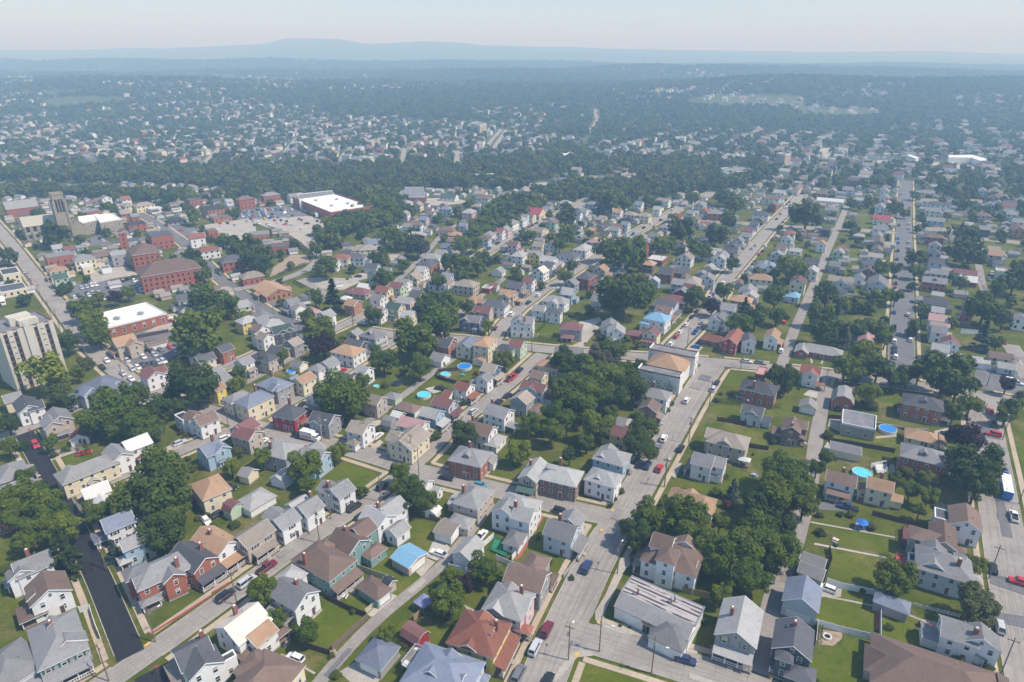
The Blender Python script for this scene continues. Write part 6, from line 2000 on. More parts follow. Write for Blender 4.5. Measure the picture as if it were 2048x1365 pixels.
f -60 422 110 430 12 1.6 g O
f 0 542 260 512 10 1.6 G R
a 430 100 600 92 14 1.6 w W
@1024 360 4
g 620 92 690 90 9 2 l L
h 620 172 660 170 8 2 g B
g 710 82 760 80 8 2 g L
g 770 92 810 90 8 2 g L
h 850 82 880 80 8 2 b O
g 980 172 1060 170 9 2 n W
g 1130 212 1200 210 8 2 l W
g 1170 142 1270 150 9 2 q W
g 830 232 870 230 9 2 t W
h 930 252 970 250 9 2 q P
h 1040 262 1080 260 9 2 q C
g 870 332 950 330 8 2 n L
g 790 352 890 350 8 2 b D
g 780 372 870 377 8 2 g L
g 700 412 800 405 9 2 G C
h 640 462 690 457 9 2 p B
g 700 452 750 440 8 2 t C
g 610 382 680 380 6 1 t R k:garage
g 510 442 600 440 8 1 g e k:garage
h 710 347 750 345 7 1 G L
g 1300 282 1370 280 8 2 R L
g 1440 292 1490 285 8 2 b C
g 1220 312 1310 300 8 2 g L
h 1210 352 1250 345 8 2 g L
g 1100 422 1170 420 8 2 g W
h 1040 462 1090 460 9 2 q L
g 1520 232 1560 220 8 2 r T
h 1600 242 1650 240 9 2 g R
g 1410 242 1450 240 8 2 g L
g 1470 182 1560 170 8 2 g L
g 1500 332 1590 330 8 1 r W
h 1970 252 2030 250 9 2 G W
g 1910 332 1980 330 8 2 G L
g 1860 382 1940 380 8 2 m L
g 1840 422 1910 420 8 2 g T
g 1780 462 1850 450 8 2 g L
g 1740 512 1820 492 8 2 G G
g 1700 542 1790 540 8 2 G K
g 1620 602 1720 592 9 2 l W
+o 1600 705 1680 700 4
g 1650 577 1730 567 8 2 g W
g 1340 592 1450 577 10 2 q W
g 1340 492 1390 482 8 1.6 t W
f 1085 626 1240 626 12 1.2 w R
h 1090 642 1110 640 8 2 t D
g 670 692 760 672 9 1.7 t T
g 850 752 950 750 8 1.6 b W
g 1190 702 1290 700 10 2 G R | red brick house with charcoal roof beside the small blue shed-like house
g 1310 692 1420 702 10 1 G D
g 1110 782 1165 772 7 1.6 l B
g 1280 792 1390 790 8 2 g B
h 1420 782 1480 770 10 2 q T
g 1520 762 1620 740 9 2 g L
g 1370 832 1480 830 8 1.6 m W
g 1330 872 1400 852 9 2 g M
h 1280 922 1350 920 9 2 m D
g 1150 952 1330 972 9 2 G L
g 1680 992 1800 980 9 2 g W
h 1810 922 1870 920 9 2 t T
g 1830 862 1960 832 10 2 g W
g 1860 902 1960 882 9 2 l W
h 1950 752 2030 750 9 2 t C
h 2000 662 2048 642 9 2 n W
g 1620 1072 1720 1062 9 2 g W
+g 1640 1060 1630 1100 6 2
@1160 560 6.827
g 1060 332 1260 382 8 2 b W
+g 1140 342 1105 385 6 2
h 1020 442 1110 442 10 2.3 u W | white house under a sky blue metal roof
+h 890 540 930 530 5 1.5
+o 1140 602 1200 592 4
g 930 682 1035 628 8 2 m C pA | cream gable house with maroon roof and deep dark porch near the white block hall
+h 720 682 820 692 6 1 %M
g 440 652 555 582 9 2 l W | white gable house with pale roof and curved porch by the drive
+o 370 792 500 795 4
g 350 572 480 522 9 1.6 g W
g 210 212 300 212 8 1.6 g L
@1536 640 4
h 1200 592 1310 620 10 2.2 G R dN c:1330,555 | big red brick house with charcoal hip roof beside the dark broad tree
+o 1400 762 1425 790 3 =G
+o 1080 662 1095 705 3 =m
h 1200 1002 1310 1032 10 2.2 g R dN | big red brick house with grey hip roof and white patio railing
+o 1440 1150 1455 1200 3 =m
+o 1080 1110 1095 1140 3 =G
g 500 985 752 1040 6 1 g C k:garage q.2 | cream garage with low grey roof between alley and patchy lawn
h 1200 880 1290 890 8 1 t C
m 605 608 625 522 8 1.3 l R | barn-roofed red brick outbuilding by the alley
g 318 664 345 620 6.5 1 l C k:garage
g 265 352 435 378 7 2 r W | white house with rust red cross gables at the alley mouth
+g 355 368 345 412 6 2
+o 410 490 425 510 3
g 185 852 215 770 6.5 2 b D c:190,860 | brown house with brown gables beside the long alley
+g 220 800 330 802 6 2
h 320 185 530 218 9 1 l R | low brick ranch house with pale roof behind three garden paths
+g 285 180 272 235 6 1
g 474 1195 720 1250 7 2 b W c:600,1225 pN
g 800 1245 1018 1300 7 2 t C c:905,1265
+g 745 1300 790 1310 5 1 =b
g 1390 105 1545 172 8 2 m W
g 1310 32 1440 62 8 2 g W
g 1330 182 1440 202 8 2 l W sh:k
g 1470 267 1720 292 6 1 l W
g 1770 247 1965 272 6 1 b T
g 1840 332 1990 352 6 1 l L
g 760 42 830 152 7 1.6 p T
g 30 122 52 60 6.5 2 t W
@1536 360 4
g 235 792 265 760 9 2.5 m C | tall cream house with maroon gable beside the alley
h 208 905 222 895 6 1.3 u L
g 290 627 420 625 8 1.6 G G
g 350 712 370 680 7 2 l W
g 555 562 590 540 7 2 l e
g 560 522 630 520 6 1 r R
g 500 652 580 650 8 1.6 g G
g 480 777 700 767 8 1 q W
g 730 762 750 740 6 1.6 g W
g 560 802 630 790 6 1 g L
g 870 802 905 752 11 1.6 g L
g 520 852 590 850 6 1 G L
g 840 372 960 370 7 2 g W
g 840 432 930 412 7 2 g W
g 850 482 940 450 7 2 b G
g 830 542 930 520 7 2 b T
g 800 592 930 580 7 2 q W
g 770 652 930 640 8 2 G W
g 770 702 850 690 7 2 b D
g 840 287 990 282 8 1.7 R W
g 880 312 980 317 7 2 b W
g 850 202 960 182 8 2 g W
g 920 172 1000 160 6 2 p W
g 880 72 1000 62 9 2 g W
g 890 122 990 112 8 2 g W
g 1225 82 1340 87 8 2 g C
g 1240 152 1360 150 8 2 q W
g 1300 182 1470 172 8 2 G W
g 1260 227 1390 222 8 2 g W
g 1270 302 1420 300 8 2 g B
g 1260 377 1470 387 7 1.6 q W
h 1310 432 1370 430 8 2 b R
g 1300 502 1390 492 8 2 g L
g 1290 562 1390 552 8 2 G L
g 1290 622 1420 632 8 2 G L
g 1300 712 1450 712 8 2 g L
g 1240 777 1440 782 8 2 g R dN | red brick terrace with grey roof and two white dormers
g 1250 937 1440 952 8 1.6 G G
g 1310 1017 1420 1012 7 2 l W
g 1290 1072 1420 1072 8 2 p W
g 1300 1142 1430 1132 8 2 q B
g 1490 712 1680 722 7 1 m W
g 1540 772 1680 762 9 1 w M
g 1770 557 1880 562 10 2 t T
f 1820 722 1920 722 7 1.6 l e
g 1600 942 1690 932 7 1.6 g G
g 1580 1022 1630 1022 6 2 g R
g 2000 382 2020 347 9 2 b O
h 1710 262 1750 260 8 2 b T
g 1690 362 1790 372 8 2 g K
g 1910 252 2000 250 8 2 g L
g 1960 312 2048 310 8 2 g L
g 1620 152 1720 162 8 2 q L
g 1740 182 1820 172 8 2 g L
g 1820 112 1920 112 9 2 b T
g 1680 72 1770 62 8 2 q W
g 2010 1082 2048 1072 7 2 g W
h 170 402 190 400 8 2 r W
g 110 452 200 442 8 2 g W
g 70 517 160 512 8 2 b W
g 20 572 140 562 8 2 g L
g 170 547 280 545 6 1 l W
g 0 682 40 652 8 2 n W
g 400 492 470 482 7 2 t W
g 390 462 490 457 7 1 b L
g 430 372 510 370 7 2 G K
g 480 302 560 297 6 1 g T
g 500 222 575 217 7 1.6 g L
g 390 142 615 152 8 1.2 w W | long white low building with white roof at the end of the alley
g 300 142 380 132 8 2 b G
g 650 262 720 260 6 1 g P
h 720 427 745 427 6 1 l G k:garage
g 230 62 250 22 7 2 b C
g 40 82 150 77 9 2 l W
g 0 132 110 127 8 2 b W
g 0 182 90 172 8 2 b R
g 390 82 480 92 8 2 b D
g 480 72 560 62 8 2 g G
g 600 52 690 62 8 2 g L
g 700 142 790 142 7 1.6 l L
@0 360 4
g 20 180 275 145 16 2.6 l R | brick hall with pale grey roof behind the stone church
h 1220 650 1445 622 18 3.6 b R | large three-storey red brick school with brown hip roof and gabled entrance
+g 1355 640 1350 690 8 3.6
h 1090 505 1180 510 15 3.7 b R
+f 960 430 990 432 5 4
f 1170 432 1380 430 15 3.4 G R
g 1510 442 1620 412 9 2.5 r W
f 1640 402 1740 402 9 2.5 b R
h 1610 532 1700 530 9 2 r W
h 1810 602 1880 600 11 2.3 G R
h 1970 732 2040 730 10 1.6 q R
g 1400 922 1510 902 9 2 G e | pale green gable house with charcoal roof behind the long brick office
+g 1440 990 1500 1010 6 1
h 430 692 480 690 8 2 t C
g 420 752 520 742 9 2 e e | mint green house with dark green roof beside the asphalt car park
f 350 612 580 582 12 2.8 g R
h 630 602 690 592 9 2.4 g C
f 640 692 740 682 8 1.6 w C
h 760 572 870 562 10 2 b T
f 900 572 990 602 9 2.4 l G
f 790 702 890 702 8 1 g W k:garage
g 420 522 480 512 8 2 l L
g 500 532 590 522 8 1.6 m L
f 620 252 800 242 12 1.6 g R
f 1000 352 1170 342 12 2 k R
g 1050 272 1090 262 8 2.5 g R
g 960 242 1020 232 10 2 q R
h 1360 302 1440 302 10 1 k G
f 1160 227 1320 227 10 1.2 w W
f 1330 220 1450 217 10 1.2 G W
f 1620 212 1790 232 16 2 k O
f 1700 292 1830 302 14 1 b O
f 1490 162 1610 152 10 2.4 G R
h 1920 127 1990 127 10 3 b R
g 1800 152 1850 152 8 2 l W
g 810 122 870 122 9 2 g W
g 950 132 1040 127 9 2 r W
h 750 142 820 140 10 1 b T
g 390 182 460 172 9 2 g W
h 1110 182 1180 172 10 2 q C
h 990 182 1040 182 9 2 q C
g 1370 102 1410 97 8 2 r W
f 0 742 150 722 14 2.4 G C
f -20 872 210 852 14 1.2 G C
'''
TDATA = '''
@0 960 3.371
90,170,110 200,120,100 120,130,110 280,190,120 60,260,90 370,250,90 430,330,95,l 250,330,100 170,420,75 340,390,60
430,520,125,c 1060,90,190,k 850,160,120,l 660,230,85 1190,170,85 1100,360,130,k 1150,270,75 770,500,60,s 1630,490,48,b 1700,540,35,b 1580,300,40,b 1440,310,35,b 1390,240,30,b 40,600,50,b
@512 960 3.371
60,740,100 130,950,70 330,1040,85 660,880,32,b 1060,130,100,k 1160,150,65 960,50,55 1390,720,70,p 1300,820,110,l 1310,670,70 1540,610,100 880,1040,55,l 340,40,55 700,50,42,l 510,1185,28,b 540,1310,40,b 250,1010,60,o 1200,740,30,b 1480,690,50,b
@1024 960 3.371
830,370,95,k 920,260,105 1060,250,100 1180,280,140 780,330,55 830,430,50 1560,520,150 1330,450,110 1380,580,90 1620,690,110 1500,650,120 1410,770,70,l 1650,420,150 1400,300,60,l 1690,180,120,k 1490,80,55,s 1455,165,45,r 1285,910,32,l 685,125,28,b 735,75,30,b 735,965,12,y 795,980,11,y 400,660,24,b 670,135,20,l 1380,80,45,b 1365,240,24,b
@1536 960 3.371
60,130,140 150,80,110 230,60,85 80,500,130 60,340,120,k 240,180,80 860,670,120 640,745,32,b 1400,570,62,l 1380,830,135,w 780,745,42,l 700,310,42,b 1020,210,45,l 350,235,32,b 1400,50,110,k 1080,110,65,l 960,70,55 1130,1110,48,b 1200,1140,55,b 1280,1180,60,b 1370,1200,48,b 1480,1265,48,b 560,230,36,b 490,230,28,b 330,150,30,b 1280,390,22,b 820,990,32,b 460,440,18,b 360,350,40,o
@1536 640 4
130,470,110,k 60,440,70,k 430,110,105,k 540,90,80,k 610,150,70,s 700,90,80 870,90,80 940,160,65 620,400,105 740,270,100,l 730,440,60 700,450,38,g 880,400,100,k 1000,460,100,k 1120,450,80,k 1210,430,70 1430,430,180,k 1510,560,125,k 1620,680,80,l 1490,740,65 800,590,88,l 840,690,55,b 1570,970,130,p 1650,1190,185,k 1110,1220,80,o 470,1120,65 480,920,50,b 130,1230,150 60,1310,110 230,1190,85 1910,520,58,p 1670,470,48,p 1210,320,38,p 1960,700,75,l 1900,770,70 2030,600,50,b 555,705,36,b 1720,150,85,s 1830,190,55 1440,838,28,b 1190,60,60 50,970,38,b 1260,1270,60,l 1030,1290,60 390,1190,60 820,360,70 1440,1250,50,k 630,590,40,b 330,250,30,b 400,290,30,b 500,305,32,b
@1024 640 4
790,240,85 870,240,65 690,320,100,g 420,330,105,k 520,400,115,k 640,460,140 760,470,120 820,440,75,l 960,560,125,k 900,410,75 1010,390,65,k 560,690,140 680,880,135,l 350,740,100 310,910,95 440,820,90 510,1050,55,b 150,830,85 50,1070,95,l 1060,870,105 1020,1000,115,k 1100,1080,65 460,1090,55,k 910,130,42 1010,170,38,g 430,560,110 700,620,120 820,640,100,k 780,760,70 560,560,100 600,980,70 240,860,50,k 1270,670,28,b 1330,430,26,b
940,1150,36,b 980,870,28,b 1250,720,22,b 1220,700,18,b 1670,590,20,b 1640,640,30,o 1740,590,24,r
@512 640 4
690,620,185 860,490,55 1280,170,155 1330,240,100 1310,390,95 1020,330,105 1180,405,42,s 1035,520,34,b 540,100,95 540,220,95,p 440,90,60,g 690,150,48 890,240,30,b 210,300,58 60,330,52,k 440,715,48,o 1670,930,105,k 400,1180,130,l 650,1060,75,l 50,1110,75 350,860,42,b 1150,1240,85 1230,1340,85 1990,330,75,l 1490,350,32,b 1420,920,62,b 1680,660,34,b 1860,50,52,l 1440,60,130 860,1340,48,l 1360,880,40,b 600,620,80 790,640,75 170,830,24,b 240,850,22,b 980,870,40,b 1100,610,40,b 1920,460,40,b
@0 640 4
370,460,155,l 450,610,80,k 560,660,55,k 620,430,55 680,350,75,o 530,190,85,k 740,70,85 790,150,80 850,750,185 1090,860,130 1080,600,105 1270,720,105,k 1560,540,170,k 1220,880,90 1620,110,190,l 1590,220,120,k 1400,330,48 1820,430,24,b 1930,430,62 1890,520,68,l 60,830,78,k 70,1030,75 410,980,55 430,1080,36,b 530,1030,36,b 1270,1240,190 1885,1060,78,o 1250,1060,65,b 1110,1130,48,b 1560,1180,36,b 1450,1150,32,b 1850,1180,65,l 210,1260,75 180,970,38,g 1500,1110,32,b 1270,490,34,s 1330,470,30,s 1210,525,20,r 970,830,80 1000,700,80 760,830,95 920,880,80 1460,690,70 1370,620,70 500,560,60,l
@0 360 4
450,440,100,k 640,470,48 850,415,38,c 480,860,46,p 570,990,46,p 690,980,42,p 780,950,52,l 910,945,52,p 1025,910,52,l 650,1050,85 740,1150,95,l 780,1240,95 1560,620,68,k 1630,760,58 1530,840,36,p 1640,950,105 1800,1010,100 1700,1090,80 1540,300,58 1780,490,58 1930,560,105,k 2000,650,80,k 840,210,46 1020,790,24,b 1070,780,28,b 60,620,65,k 1490,590,45 1590,690,55 1650,850,20,b 1090,410,30 1880,240,35
@512 360 4
60,690,75,k 60,600,75,k 550,700,88 1070,450,75 1180,480,75 1290,540,85,g 1000,600,48 940,600,50 1170,690,52 1020,790,75 1450,820,68 1640,530,78,l 1760,520,58 1450,310,46 1610,240,46 1700,180,46 1550,340,36,b 1560,660,78 1680,690,85 1820,650,70 1640,770,58 1770,700,60 620,960,95,c 470,950,65 410,1080,52 500,1210,105,l 430,1150,60,g 940,1080,65 1350,1030,85,k 1500,1000,100 1430,1110,90 1540,1110,85 1690,1020,56 1630,960,15,y 1390,960,70 480,560,60 540,470,60 600,420,60 680,390,62 760,350,60 840,340,58 920,310,55 990,280,55 1060,210,60 1000,170,55 1220,160,22,c 200,640,26,b 730,790,14,b 1300,460,45
1740,430,65 1790,360,70 1860,290,75 1930,240,70 1990,200,60 870,160,60 940,190,60 1100,280,60
@1024 360 4
430,300,72,k 430,240,55,k 120,450,58 430,450,66 380,530,55 300,270,36 800,180,95 900,200,56 700,210,46 640,245,26,b 1090,150,46 1360,400,105,k 1440,150,52 1630,450,85,k 1720,330,66 1790,200,75 1700,140,70 1170,530,75 1260,520,52 1430,530,62 1530,575,62 1340,550,34 760,560,100 920,600,145 900,950,180,k 1000,860,100,l 1080,900,70 820,1010,90,k 490,700,52,k 420,780,55 360,740,28,b 240,830,36 1450,950,85 1760,680,52 1700,900,72 1600,1020,62,p 1860,1050,62,c 1820,1170,90 1950,1100,95,k 1870,770,42 620,890,34,l 770,790,46 40,720,52 970,850,80
395,1050,11,y 415,1052,11,y 436,1050,12,y 458,1054,11,y 480,1050,11,y 502,1052,12,y 524,1050,11,y 545,1055,11,y 590,1055,11,y 612,1055,11,y 636,1055,11,y 660,1190,12,y 585,1295,9,y
1560,960,40,p 480,1080,30,b 560,940,26,b 690,890,22,b 1980,330,30 40,470,30 700,1230,30
@1536 360 4
310,300,115,k 660,350,52 670,180,46 810,170,46,k 430,30,46 1170,115,42 1030,240,56 1100,260,40 940,450,42,p 1560,480,105,k 1610,590,110,k 1170,630,66,k 1180,730,55 1160,830,46,l 1020,720,55 910,720,62 1020,940,62 890,950,72 770,890,38,p 690,960,52 470,930,95,k 430,1090,95 540,1090,80,s 620,1000,52,p 1260,1060,52 1730,1040,120 1880,1130,70,g 1540,830,55 1970,820,100,k 1890,790,52 1640,290,36,c 120,640,50 190,720,100,l 60,950,90 70,1090,70 880,1210,62 1160,1190,44,l 1480,1120,44 1950,950,44 1420,70,72 1860,200,34 1870,420,46 340,640,20 160,1100,18,c 930,560,26,y 1990,700,60 1830,880,60 780,1000,50 1200,380,34 260,480,24,c 980,1180,40
940,1100,40,l 1700,640,50,b 1230,1010,40,c
'''
CDATA = '''
@0 960 3.371
1390,272,sw 1475,222,sk 1555,45,sk 1520,780,vk 1665,685,ns
@0 640 4
285,1000,vr 170,1160,vw 670,1060,sr 1435,978,ss 1800,940,hw 565,710,sw 1800,660,ns
@512 960 3.371
265,1195,hwx 1230,490,swx 1515,378,pw 70,590,pm 660,183,vk 855,42,vk 710,240,sk 1515,38,ha
@1024 960 3.371
503,588,nn 235,1008,vm 155,1130,vs 45,1305,ng 1170,1210,sn 330,213,vk 848,278,sr 240,1358,sk
@1536 960 3.371
1518,595,sk 1658,245,pw 1568,990,ss 400,728,hwx 540,182,pnx 1700,690,vrx
@1536 640 4
1890,1220,vb 1855,1050,ve 1805,915,vrx 1805,827,pk 1780,728,sr 1440,908,skx 1925,455,skx 1945,476,hwx 1985,503,psx 1010,62,pb 1010,172,vw 1015,222,sk 1015,255,sk 1020,297,vw 1130,92,pm 1140,160,hw 110,200,vk 105,247,sw 140,405,srx 1885,178,sr
@1024 640 4
1393,37,sw 1343,97,sw 1316,132,sr 1270,192,sw 1468,97,pb 1527,22,ss 1495,62,sg 1468,213,hbx 1640,499,sk 1612,550,ns 1395,644,sw 1215,949,vw 1170,1022,sg 1350,1027,vk 1083,1162,vn 1180,1185,sr 1880,332,ss 1990,342,sg 10,455,pr 60,402,vk 715,97,srx
@512 640 4
485,487,sk 455,550,sr 340,927,vk 975,924,swx 2035,467,pr 2010,602,sk 1940,657,vk 1740,730,hs 1525,1260,sk 380,670,sk 50,967,swx 1480,547,pkx 690,407,sr
@860 560 6.827
890,657,sm 1345,307,sk 1115,467,vw 1480,207,sw 450,172,swx 730,167,smx 290,262,swx
@180 620 6.827
510,687,hs 730,637,hw 880,607,hs 845,562,vk 965,542,hg 1100,507,vr 1165,547,hs 1175,502,hk 1235,477,vg 575,802,hs 655,782,hw 730,762,vk 800,747,hk 870,732,hk 940,712,hs 1005,697,vw 1260,652,hk 1085,152,smx 1050,112,vwx 230,692,sw 450,867,ss 560,942,sw 640,1032,vk 1100,1072,vw 170,782,sk
@0 360 4
655,862,hs 695,854,hs 733,842,vw 768,837,hw 870,824,hr 908,814,hk 940,808,hr 980,802,vk 600,942,hw 630,927,vk 675,937,hg 712,922,hw 697,907,hk 745,902,hs 793,905,vs 830,945,vw 1110,822,vs 1075,807,vw 1140,867,hr 1100,862,hb 1130,882,vw 235,797,sg 197,737,ss 1740,737,sk 1765,752,sg 190,502,vk 350,512,skx 700,492,hkx 795,467,hk 825,487,hs 1690,617,hs 1690,637,hg 1270,382,hw 1450,402,srx 100,372,hs 110,412,hw 1735,390,hw 1880,362,hs 1820,345,hk 1760,345,hr
@512 360 4
150,324,hr 170,340,hw 200,322,hk 245,329,hk 235,354,srx 270,359,ssx 345,311,hb 365,319,hr 405,347,skx 465,371,vk 362,390,vw 425,438,skx 490,326,sk 520,337,sg 600,352,hr 855,1140,swx 815,769,skx 1660,902,swx 1930,507,sk 1865,547,sk 90,355,hs 110,365,hw 140,382,hs 70,310,hy 110,305,hb 150,297,hs
10,238,hk 40,236,hs 70,240,hw 100,236,hr 130,238,hs 160,236,hb 190,212,hw 200,240,hk 230,236,hs 285,236,hw 315,235,hs 230,262,vw 215,270,hs 20,262,hs 45,262,hb 75,262,hw 130,275,hk 30,285,hs 60,287,hk 90,288,hw 120,298,hk 175,300,hg 260,295,hs 290,285,hk -60,250,hs -30,255,hk -90,262,hb -20,285,hr -60,280,hs -110,290,hw -140,275,hk -40,310,hk -20,330,hs -70,330,hs -10,360,hk 20,345,hw
700,305,hk 730,303,hg 760,301,hk 790,299,hk 870,295,hb 640,310,hs 670,307,hk
@1024 360 4
1190,320,sk 1112,347,sw 1140,377,sk 1150,387,ss 970,434,pb 1055,382,sk 1285,217,sk 2025,527,vw 1920,547,ss 1950,522,ss 2005,567,sk 1978,594,vr 1940,652,sk 1930,667,sg 1820,682,sg 1690,827,vw 1670,852,hg 1610,914,sb 1582,937,vs 1535,992,sr 1480,1047,sk 1440,1092,sk 1525,1137,ss 360,867,swx 1280,240,ss
@1536 360 4
1010,1057,sb 1120,1080,hs 1010,1182,pg 1130,1202,pm 1020,832,vk 1018,857,sr 1020,772,sk 1032,634,sk 1125,577,vr 1040,567,vk 1040,502,sb 1125,499,ss 1125,542,ss 1040,467,sb 1125,387,ss 1128,352,sw 1135,222,sr 1060,187,ss 1065,112,ss 1048,362,sk 235,122,sw 172,177,sb 150,192,sk 145,222,sw 100,272,sg 70,312,sk 120,337,sk 150,307,ss 200,237,sw 5,392,ssx 270,112,skx 655,892,snx 1790,747,vs 1770,792,sg 130,1137,hr 1345,895,hyx
@880 400 6.827
795,587,sk 665,662,vb 1215,367,sm 1260,347,sk 1320,317,sk 1100,427,sk 1040,462,vs 905,747,swx
'''
PDATA = '''
@0 960 3.371
1048,1095,L 1600,847 715,602,L 735,1358
@512 960 3.371
505,265 430,427,L 843,147
@1024 960 3.371
710,635,L 380,1217,L 588,1160,L 940,1307,L 1025,52 840,360
@1536 960 3.371
1487,667 1568,1312 1690,165,L
@1024 640 4
1578,680 1412,985,L 1220,1335,L 1828,400 1400,225 160,252,L
@512 640 4
1305,1250 1248,1132 1615,812,L 880,990 525,965,L 1108,150,L 780,62
@0 640 4
700,322 590,212 1000,542 545,702 1340,1087 1830,865,L
@0 360 4
415,1117 340,982 480,1200 830,1062 1660,742 1445,1182 255,872
@1536 640 4
1875,962,L 445,582 1750,530
@380 560 6.827
755,1002 1500,742,L 1145,477
@620 560 6.827
590,652 1150,802,L
@860 560 6.827
1390,1002,L 1053,1322
@1536 360 4
1160,150 1550,1010 440,880
@1024 360 4
1500,1130 1190,680 1400,330
'''
FDATA = '''
@1536 960 3.371
w 395,700 500,735 755,785
w 290,972 500,1030 752,1092
w 757,792 752,1090 735,1340
p 912,836 1290,930
w 330,985 318,1120
d 700,240 1000,318
d 410,470 425,560 380,690
@512 960 3.371
d 470,800 600,870 745,930
g 750,938 640,1040 515,1150
d 200,1050 330,1130 500,1185
t 650,590 780,640 930,690
t 740,908 838,822
w 1505,478 1600,395
w 1300,602 1420,632
w 1620,542 1730,590
d 845,410 960,440
g 1110,240 1240,290
n 1065,950 1128,898
@1024 960 3.371
w 0,545 165,335
n 1150,760 1325,800
g 795,555 850,540
m 345,660 480,480
@0 960 3.371
w 540,895 612,882 650,1010 680,1078
w 905,560 1000,500
w 930,560 1010,510
r 1010,1050 1250,900 1420,790
r 1430,770 1545,700
@512 640 4
d 1440,470 1580,510 1700,520
d 1440,452 1460,420 1600,410
w 1810,420 1890,440
@1536 640 4
w 1540,378 1830,410
w 1540,95 1750,120
m 860,835 1160,890 1280,890
d 640,1000 1010,1065
d 480,975 640,1000
w 820,1185 950,1160
d 480,790 590,800
g 1600,230 1740,260
@1160 560 6.827
w 960,105 1310,125
@1536 360 4
w 570,645 770,648
w 1540,1230 1700,1240
d 650,545 760,555
d 640,480 800,490
@1024 360 4
w 1460,630 1580,650
@0 360 4
m 480,990 620,960
d 1100,1270 1350,1220
@1024 640 4
d 1640,810 2040,870
d 1870,1020 2048,1045
g 1270,610 1290,590
'''
EDATA = '''
@512 960 3.371
1.6 1.6 k 1130,895 1250,940 1370,985
1.8 1.3 l 930,1105 1075,1150
1.0 1.3 d 345,720 480,780
@1024 640 4
1.6 1.5 l 1640,660 1840,680
1.2 1.2 d 160,165 370,190
@860 560 6.827
1.3 1.2 d 1440,745 1620,570
1.3 1.2 d 1470,800 1770,840
@512 640 4
2.2 2.0 d 1370,950 1490,890
@1160 560 6.827
1.8 2.0 k 990,160 1240,190
1.5 1.8 k 940,260 1100,260
@512 360 4
1.4 1.6 k 300,820 390,870
2.0 2.0 k 370,755 530,775
2.5 2.5 o 110,400 190,430 340,520 470,640
2.0 1.6 o 180,770 400,680
@1536 960 3.371
1.2 1.5 k 345,1000 335,1110
0.9 .7 d 750,510 830,525
@620 560 6.827
1.4 1.4 k 400,490 540,520
@1536 640 4
1.2 1.4 l 0,715 110,700
@0 960 3.371
.8 .6 d 1590,850 1610,840
@0 640 4
1.2 1.2 d 480,1080 570,1040
2.4 1.6 o 640,1020 700,1090
'''
# ------------------------------------------------------------------ build everything
parse_houses(HDATA)
HS = sorted((h for h in HOUSES if not opt(h, 'k:')), key=lambda h: hypot(*ground_block(h)[:2]))
FARSET = set(map(id, HS[294:]))
for h_ in HOUSES: (far_house if id(h_) in FARSET and not h_['note'] else house)(h_)
build_special()
ALLT = sorted(read_trees(TDATA), key=lambda t: -t[0])
KEEP = [t for t in ALLT if t[4] not in 'bro'][:296] + [t for t in ALLT if t[4] in 'bro']
KS = set(map(id, KEEP)); EXTRA_TREES = [t for t in ALLT if id(t) not in KS]
for rp, x, y, rad, kd in KEEP: tree(x, y, rad, kd)
read_cars(CDATA); read_poles(PDATA); cables(); read_fences(FDATA); read_hedges(EDATA); small_things()
def garden_shrubs():      # foundation planting beside the nearer houses
    hs = [t[0] for t in THINGS if t[1] == 'house' and hypot(*t[0].location[:2]) < 290]; n = 0
    for o in hs:
        for _ in range(2):
            if n > 150: return
            a = rnd.uniform(0, 6.28); d = rnd.uniform(6.5, 9.5); x, y = o.location.x + cos(a) * d, o.location.y + sin(a) * d
            if near_road(x, y)[0] < 3.2 or any(hypot(q.location.x - x, q.location.y - y) < 6.8 for q in hs if q is not o): continue
            tree(x, y, rnd.uniform(.6, 1.3), rnd.choice('bbbor')); n += 1
garden_shrubs()
def road_patches():
    for k in range(70):
        p, hw, kind, surf, walk = rnd.choice([r for r in ROADL if r[3] in ('road', 'alley') and r[0][0][1] < 420])
        if len(p) < 8: continue
        i = rnd.randrange(2, len(p) - 2); x, y = p[i]
        if y > 420 or y < 60: continue
        a = atan2(p[i + 1][1] - p[i][1], p[i + 1][0] - p[i][0]); l, w = rnd.uniform(1.2, 5), rnd.uniform(.6, hw * .55); o = rnd.uniform(-hw + w, hw - w) * .8; m = MB()
        m.add([(-l, o - w, 0), (l, o - w * .9, 0), (l * .95, o + w, 0), (-l, o + w, 0)], [(0, 1, 2, 3)])
        structure(m.build('road_patch', rnd.choice((M_LOT, M_PATCH, M_PATCH, M_CONC)), None, (x, y, .2 + .0003 * k), a))
M_PATCH = mat('road_patch_grey', (.25, .235, .225), .9, .15, 1, 'paving')
road_patches()
build_far()

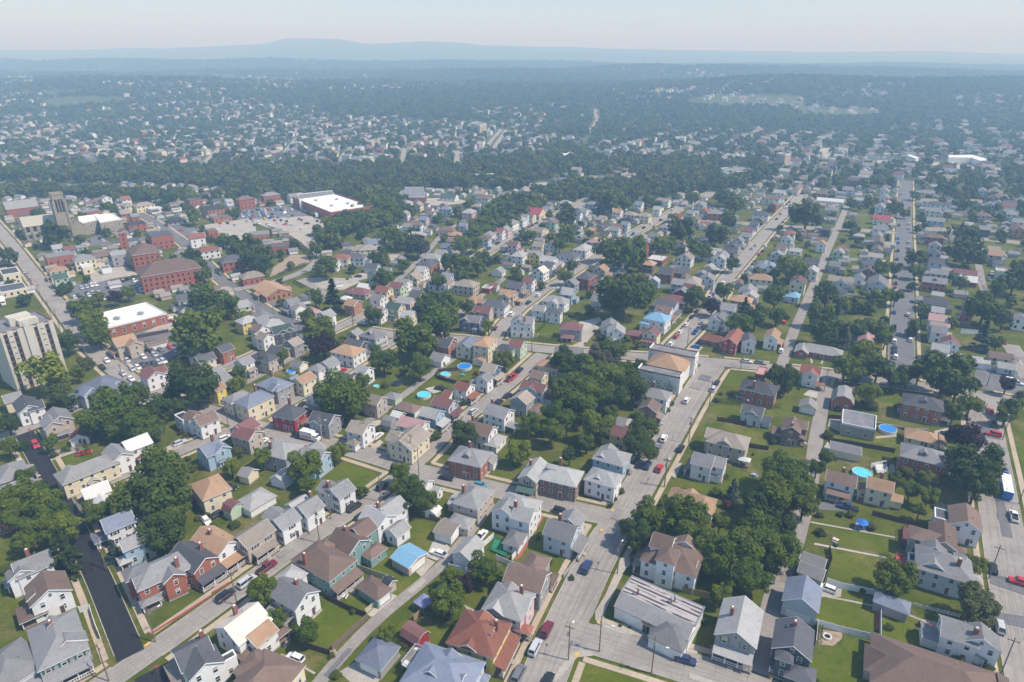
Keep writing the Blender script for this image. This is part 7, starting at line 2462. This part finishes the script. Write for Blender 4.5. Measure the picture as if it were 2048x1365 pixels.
# ------------------------------------------------------------------ labels: what sets each thing apart from its likes
LANDMARKS = [('the apartment block', 85, 765), ('the long brick office', 262, 655), ('the large brick school', 345, 575), ('the stone church', 120, 470), ('the supermarket', 660, 420),
    ('the white block hall', 1345, 770), ('the striped-roof parlour', 1300, 1270), ('the steepled brick church', 1265, 505), ('the sky blue garage', 820, 1125), ('the city bus', 2012, 985),
    ('the sky blue roof', 1320, 690), ('the crimson corner house', 595, 850), ('the charcoal bay-window house', 1580, 1340), ('the block garage', 1720, 870), ('the yellow rust-roofed house', 960, 1330),
    ('the red-roofed hall', 1060, 430), ('the bright yellow house', 1075, 520), ('the tan church hall', 545, 600), ('the teal porch house', 650, 1150), ('the fresh asphalt corner', 262, 1312),
    ('the purple tree by the white house', 645, 710), ('the navy garage house', 945, 665), ('the barn red shed', 828, 1290), ('the long crimson house', 1470, 705), ('the brick terrace', 1870, 590),
    ('the low brick ranch house', 1640, 715), ('the mint green house', 118, 560), ('the tall cream alley house', 1598, 580), ('the red-gabled brick house', 310, 1200), ('the tan crossing house', 490, 880),
    ('the turquoise-shuttered brick house', 895, 710), ('the cream metal roof', 1085, 560), ('the white semitrailer', 634, 432), ('the long white alley building', 1660, 400), ('the cube brick house', 935, 940)]
LANDMARKS = [(n, unp(x, y)) for n, x, y in LANDMARKS]
ORD = ['', 'second ', 'third ', 'fourth ', 'fifth ', 'sixth ', 'seventh ', 'eighth ', 'ninth ', 'tenth ', 'eleventh ', 'twelfth ', 'thirteenth ', 'fourteenth ', 'fifteenth ', 'sixteenth ', 'seventeenth ', 'eighteenth ', 'nineteenth ', 'twentieth ']
def at(t, p):
    q = CABLE_AT.get(t[0].name) or t[0].location; return hypot(q[0] - p[0], q[1] - p[1])
def write_labels():
    by = {}
    for t in THINGS:
        if t[4]: t[0]['label'] = t[4]
        else: by.setdefault(t[2], []).append(t)
    for ph, ts in by.items():
        ranks = {}
        for n, p in LANDMARKS:
            for i, t in enumerate(sorted(ts, key=lambda t: at(t, p))):
                ranks.setdefault(id(t), []).append((i, at(t, p), n))
        for t in ts:
            i, d, n = min(ranks[id(t)], key=lambda r: (r[0] * 25 + r[1]))
            if len(ts) == 1: lab = f'only {ph}, {"beside" if d < 25 else "out beyond"} {n}'
            elif i == 0: lab = f'{ph}, first one out from {n}'
            elif i < 20: lab = f'{ORD[i]}{ph} counting out from {n}'
            else: lab = f'{ph} among many far from {n}'
            if len(lab.split()) > 16: lab = lab.replace(' counting out', '').replace(' one out', '').replace(' strung between two utility poles', '').replace('out beyond', 'past').replace('bay-window ', '').replace(' by the white house', '').replace('turquoise-shuttered ', 'turquoise ')
            t[0]['label'] = lab
write_labels()

# ------------------------------------------------------------------ the air
hz = MB(); hz.box(-22000, 22000, -150, 30000, -3, 420)
m = bpy.data.materials.new('haze'); m.use_nodes = True; N = m.node_tree.nodes; N.remove(N['Principled BSDF'])
pv = N.new('ShaderNodeVolumePrincipled'); pv.inputs['Color'].default_value = (.42, .69, 1.05, 1); pv.inputs['Absorption Color'].default_value = (1, 1, 1, 1); pv.inputs['Density'].default_value = HAZE_DENSITY; pv.inputs['Anisotropy'].default_value = 0.0
m.node_tree.links.new(pv.outputs[0], N['Material Output'].inputs['Volume'])
m.cycles.homogeneous_volume = True
stuff(hz.build('haze', m))
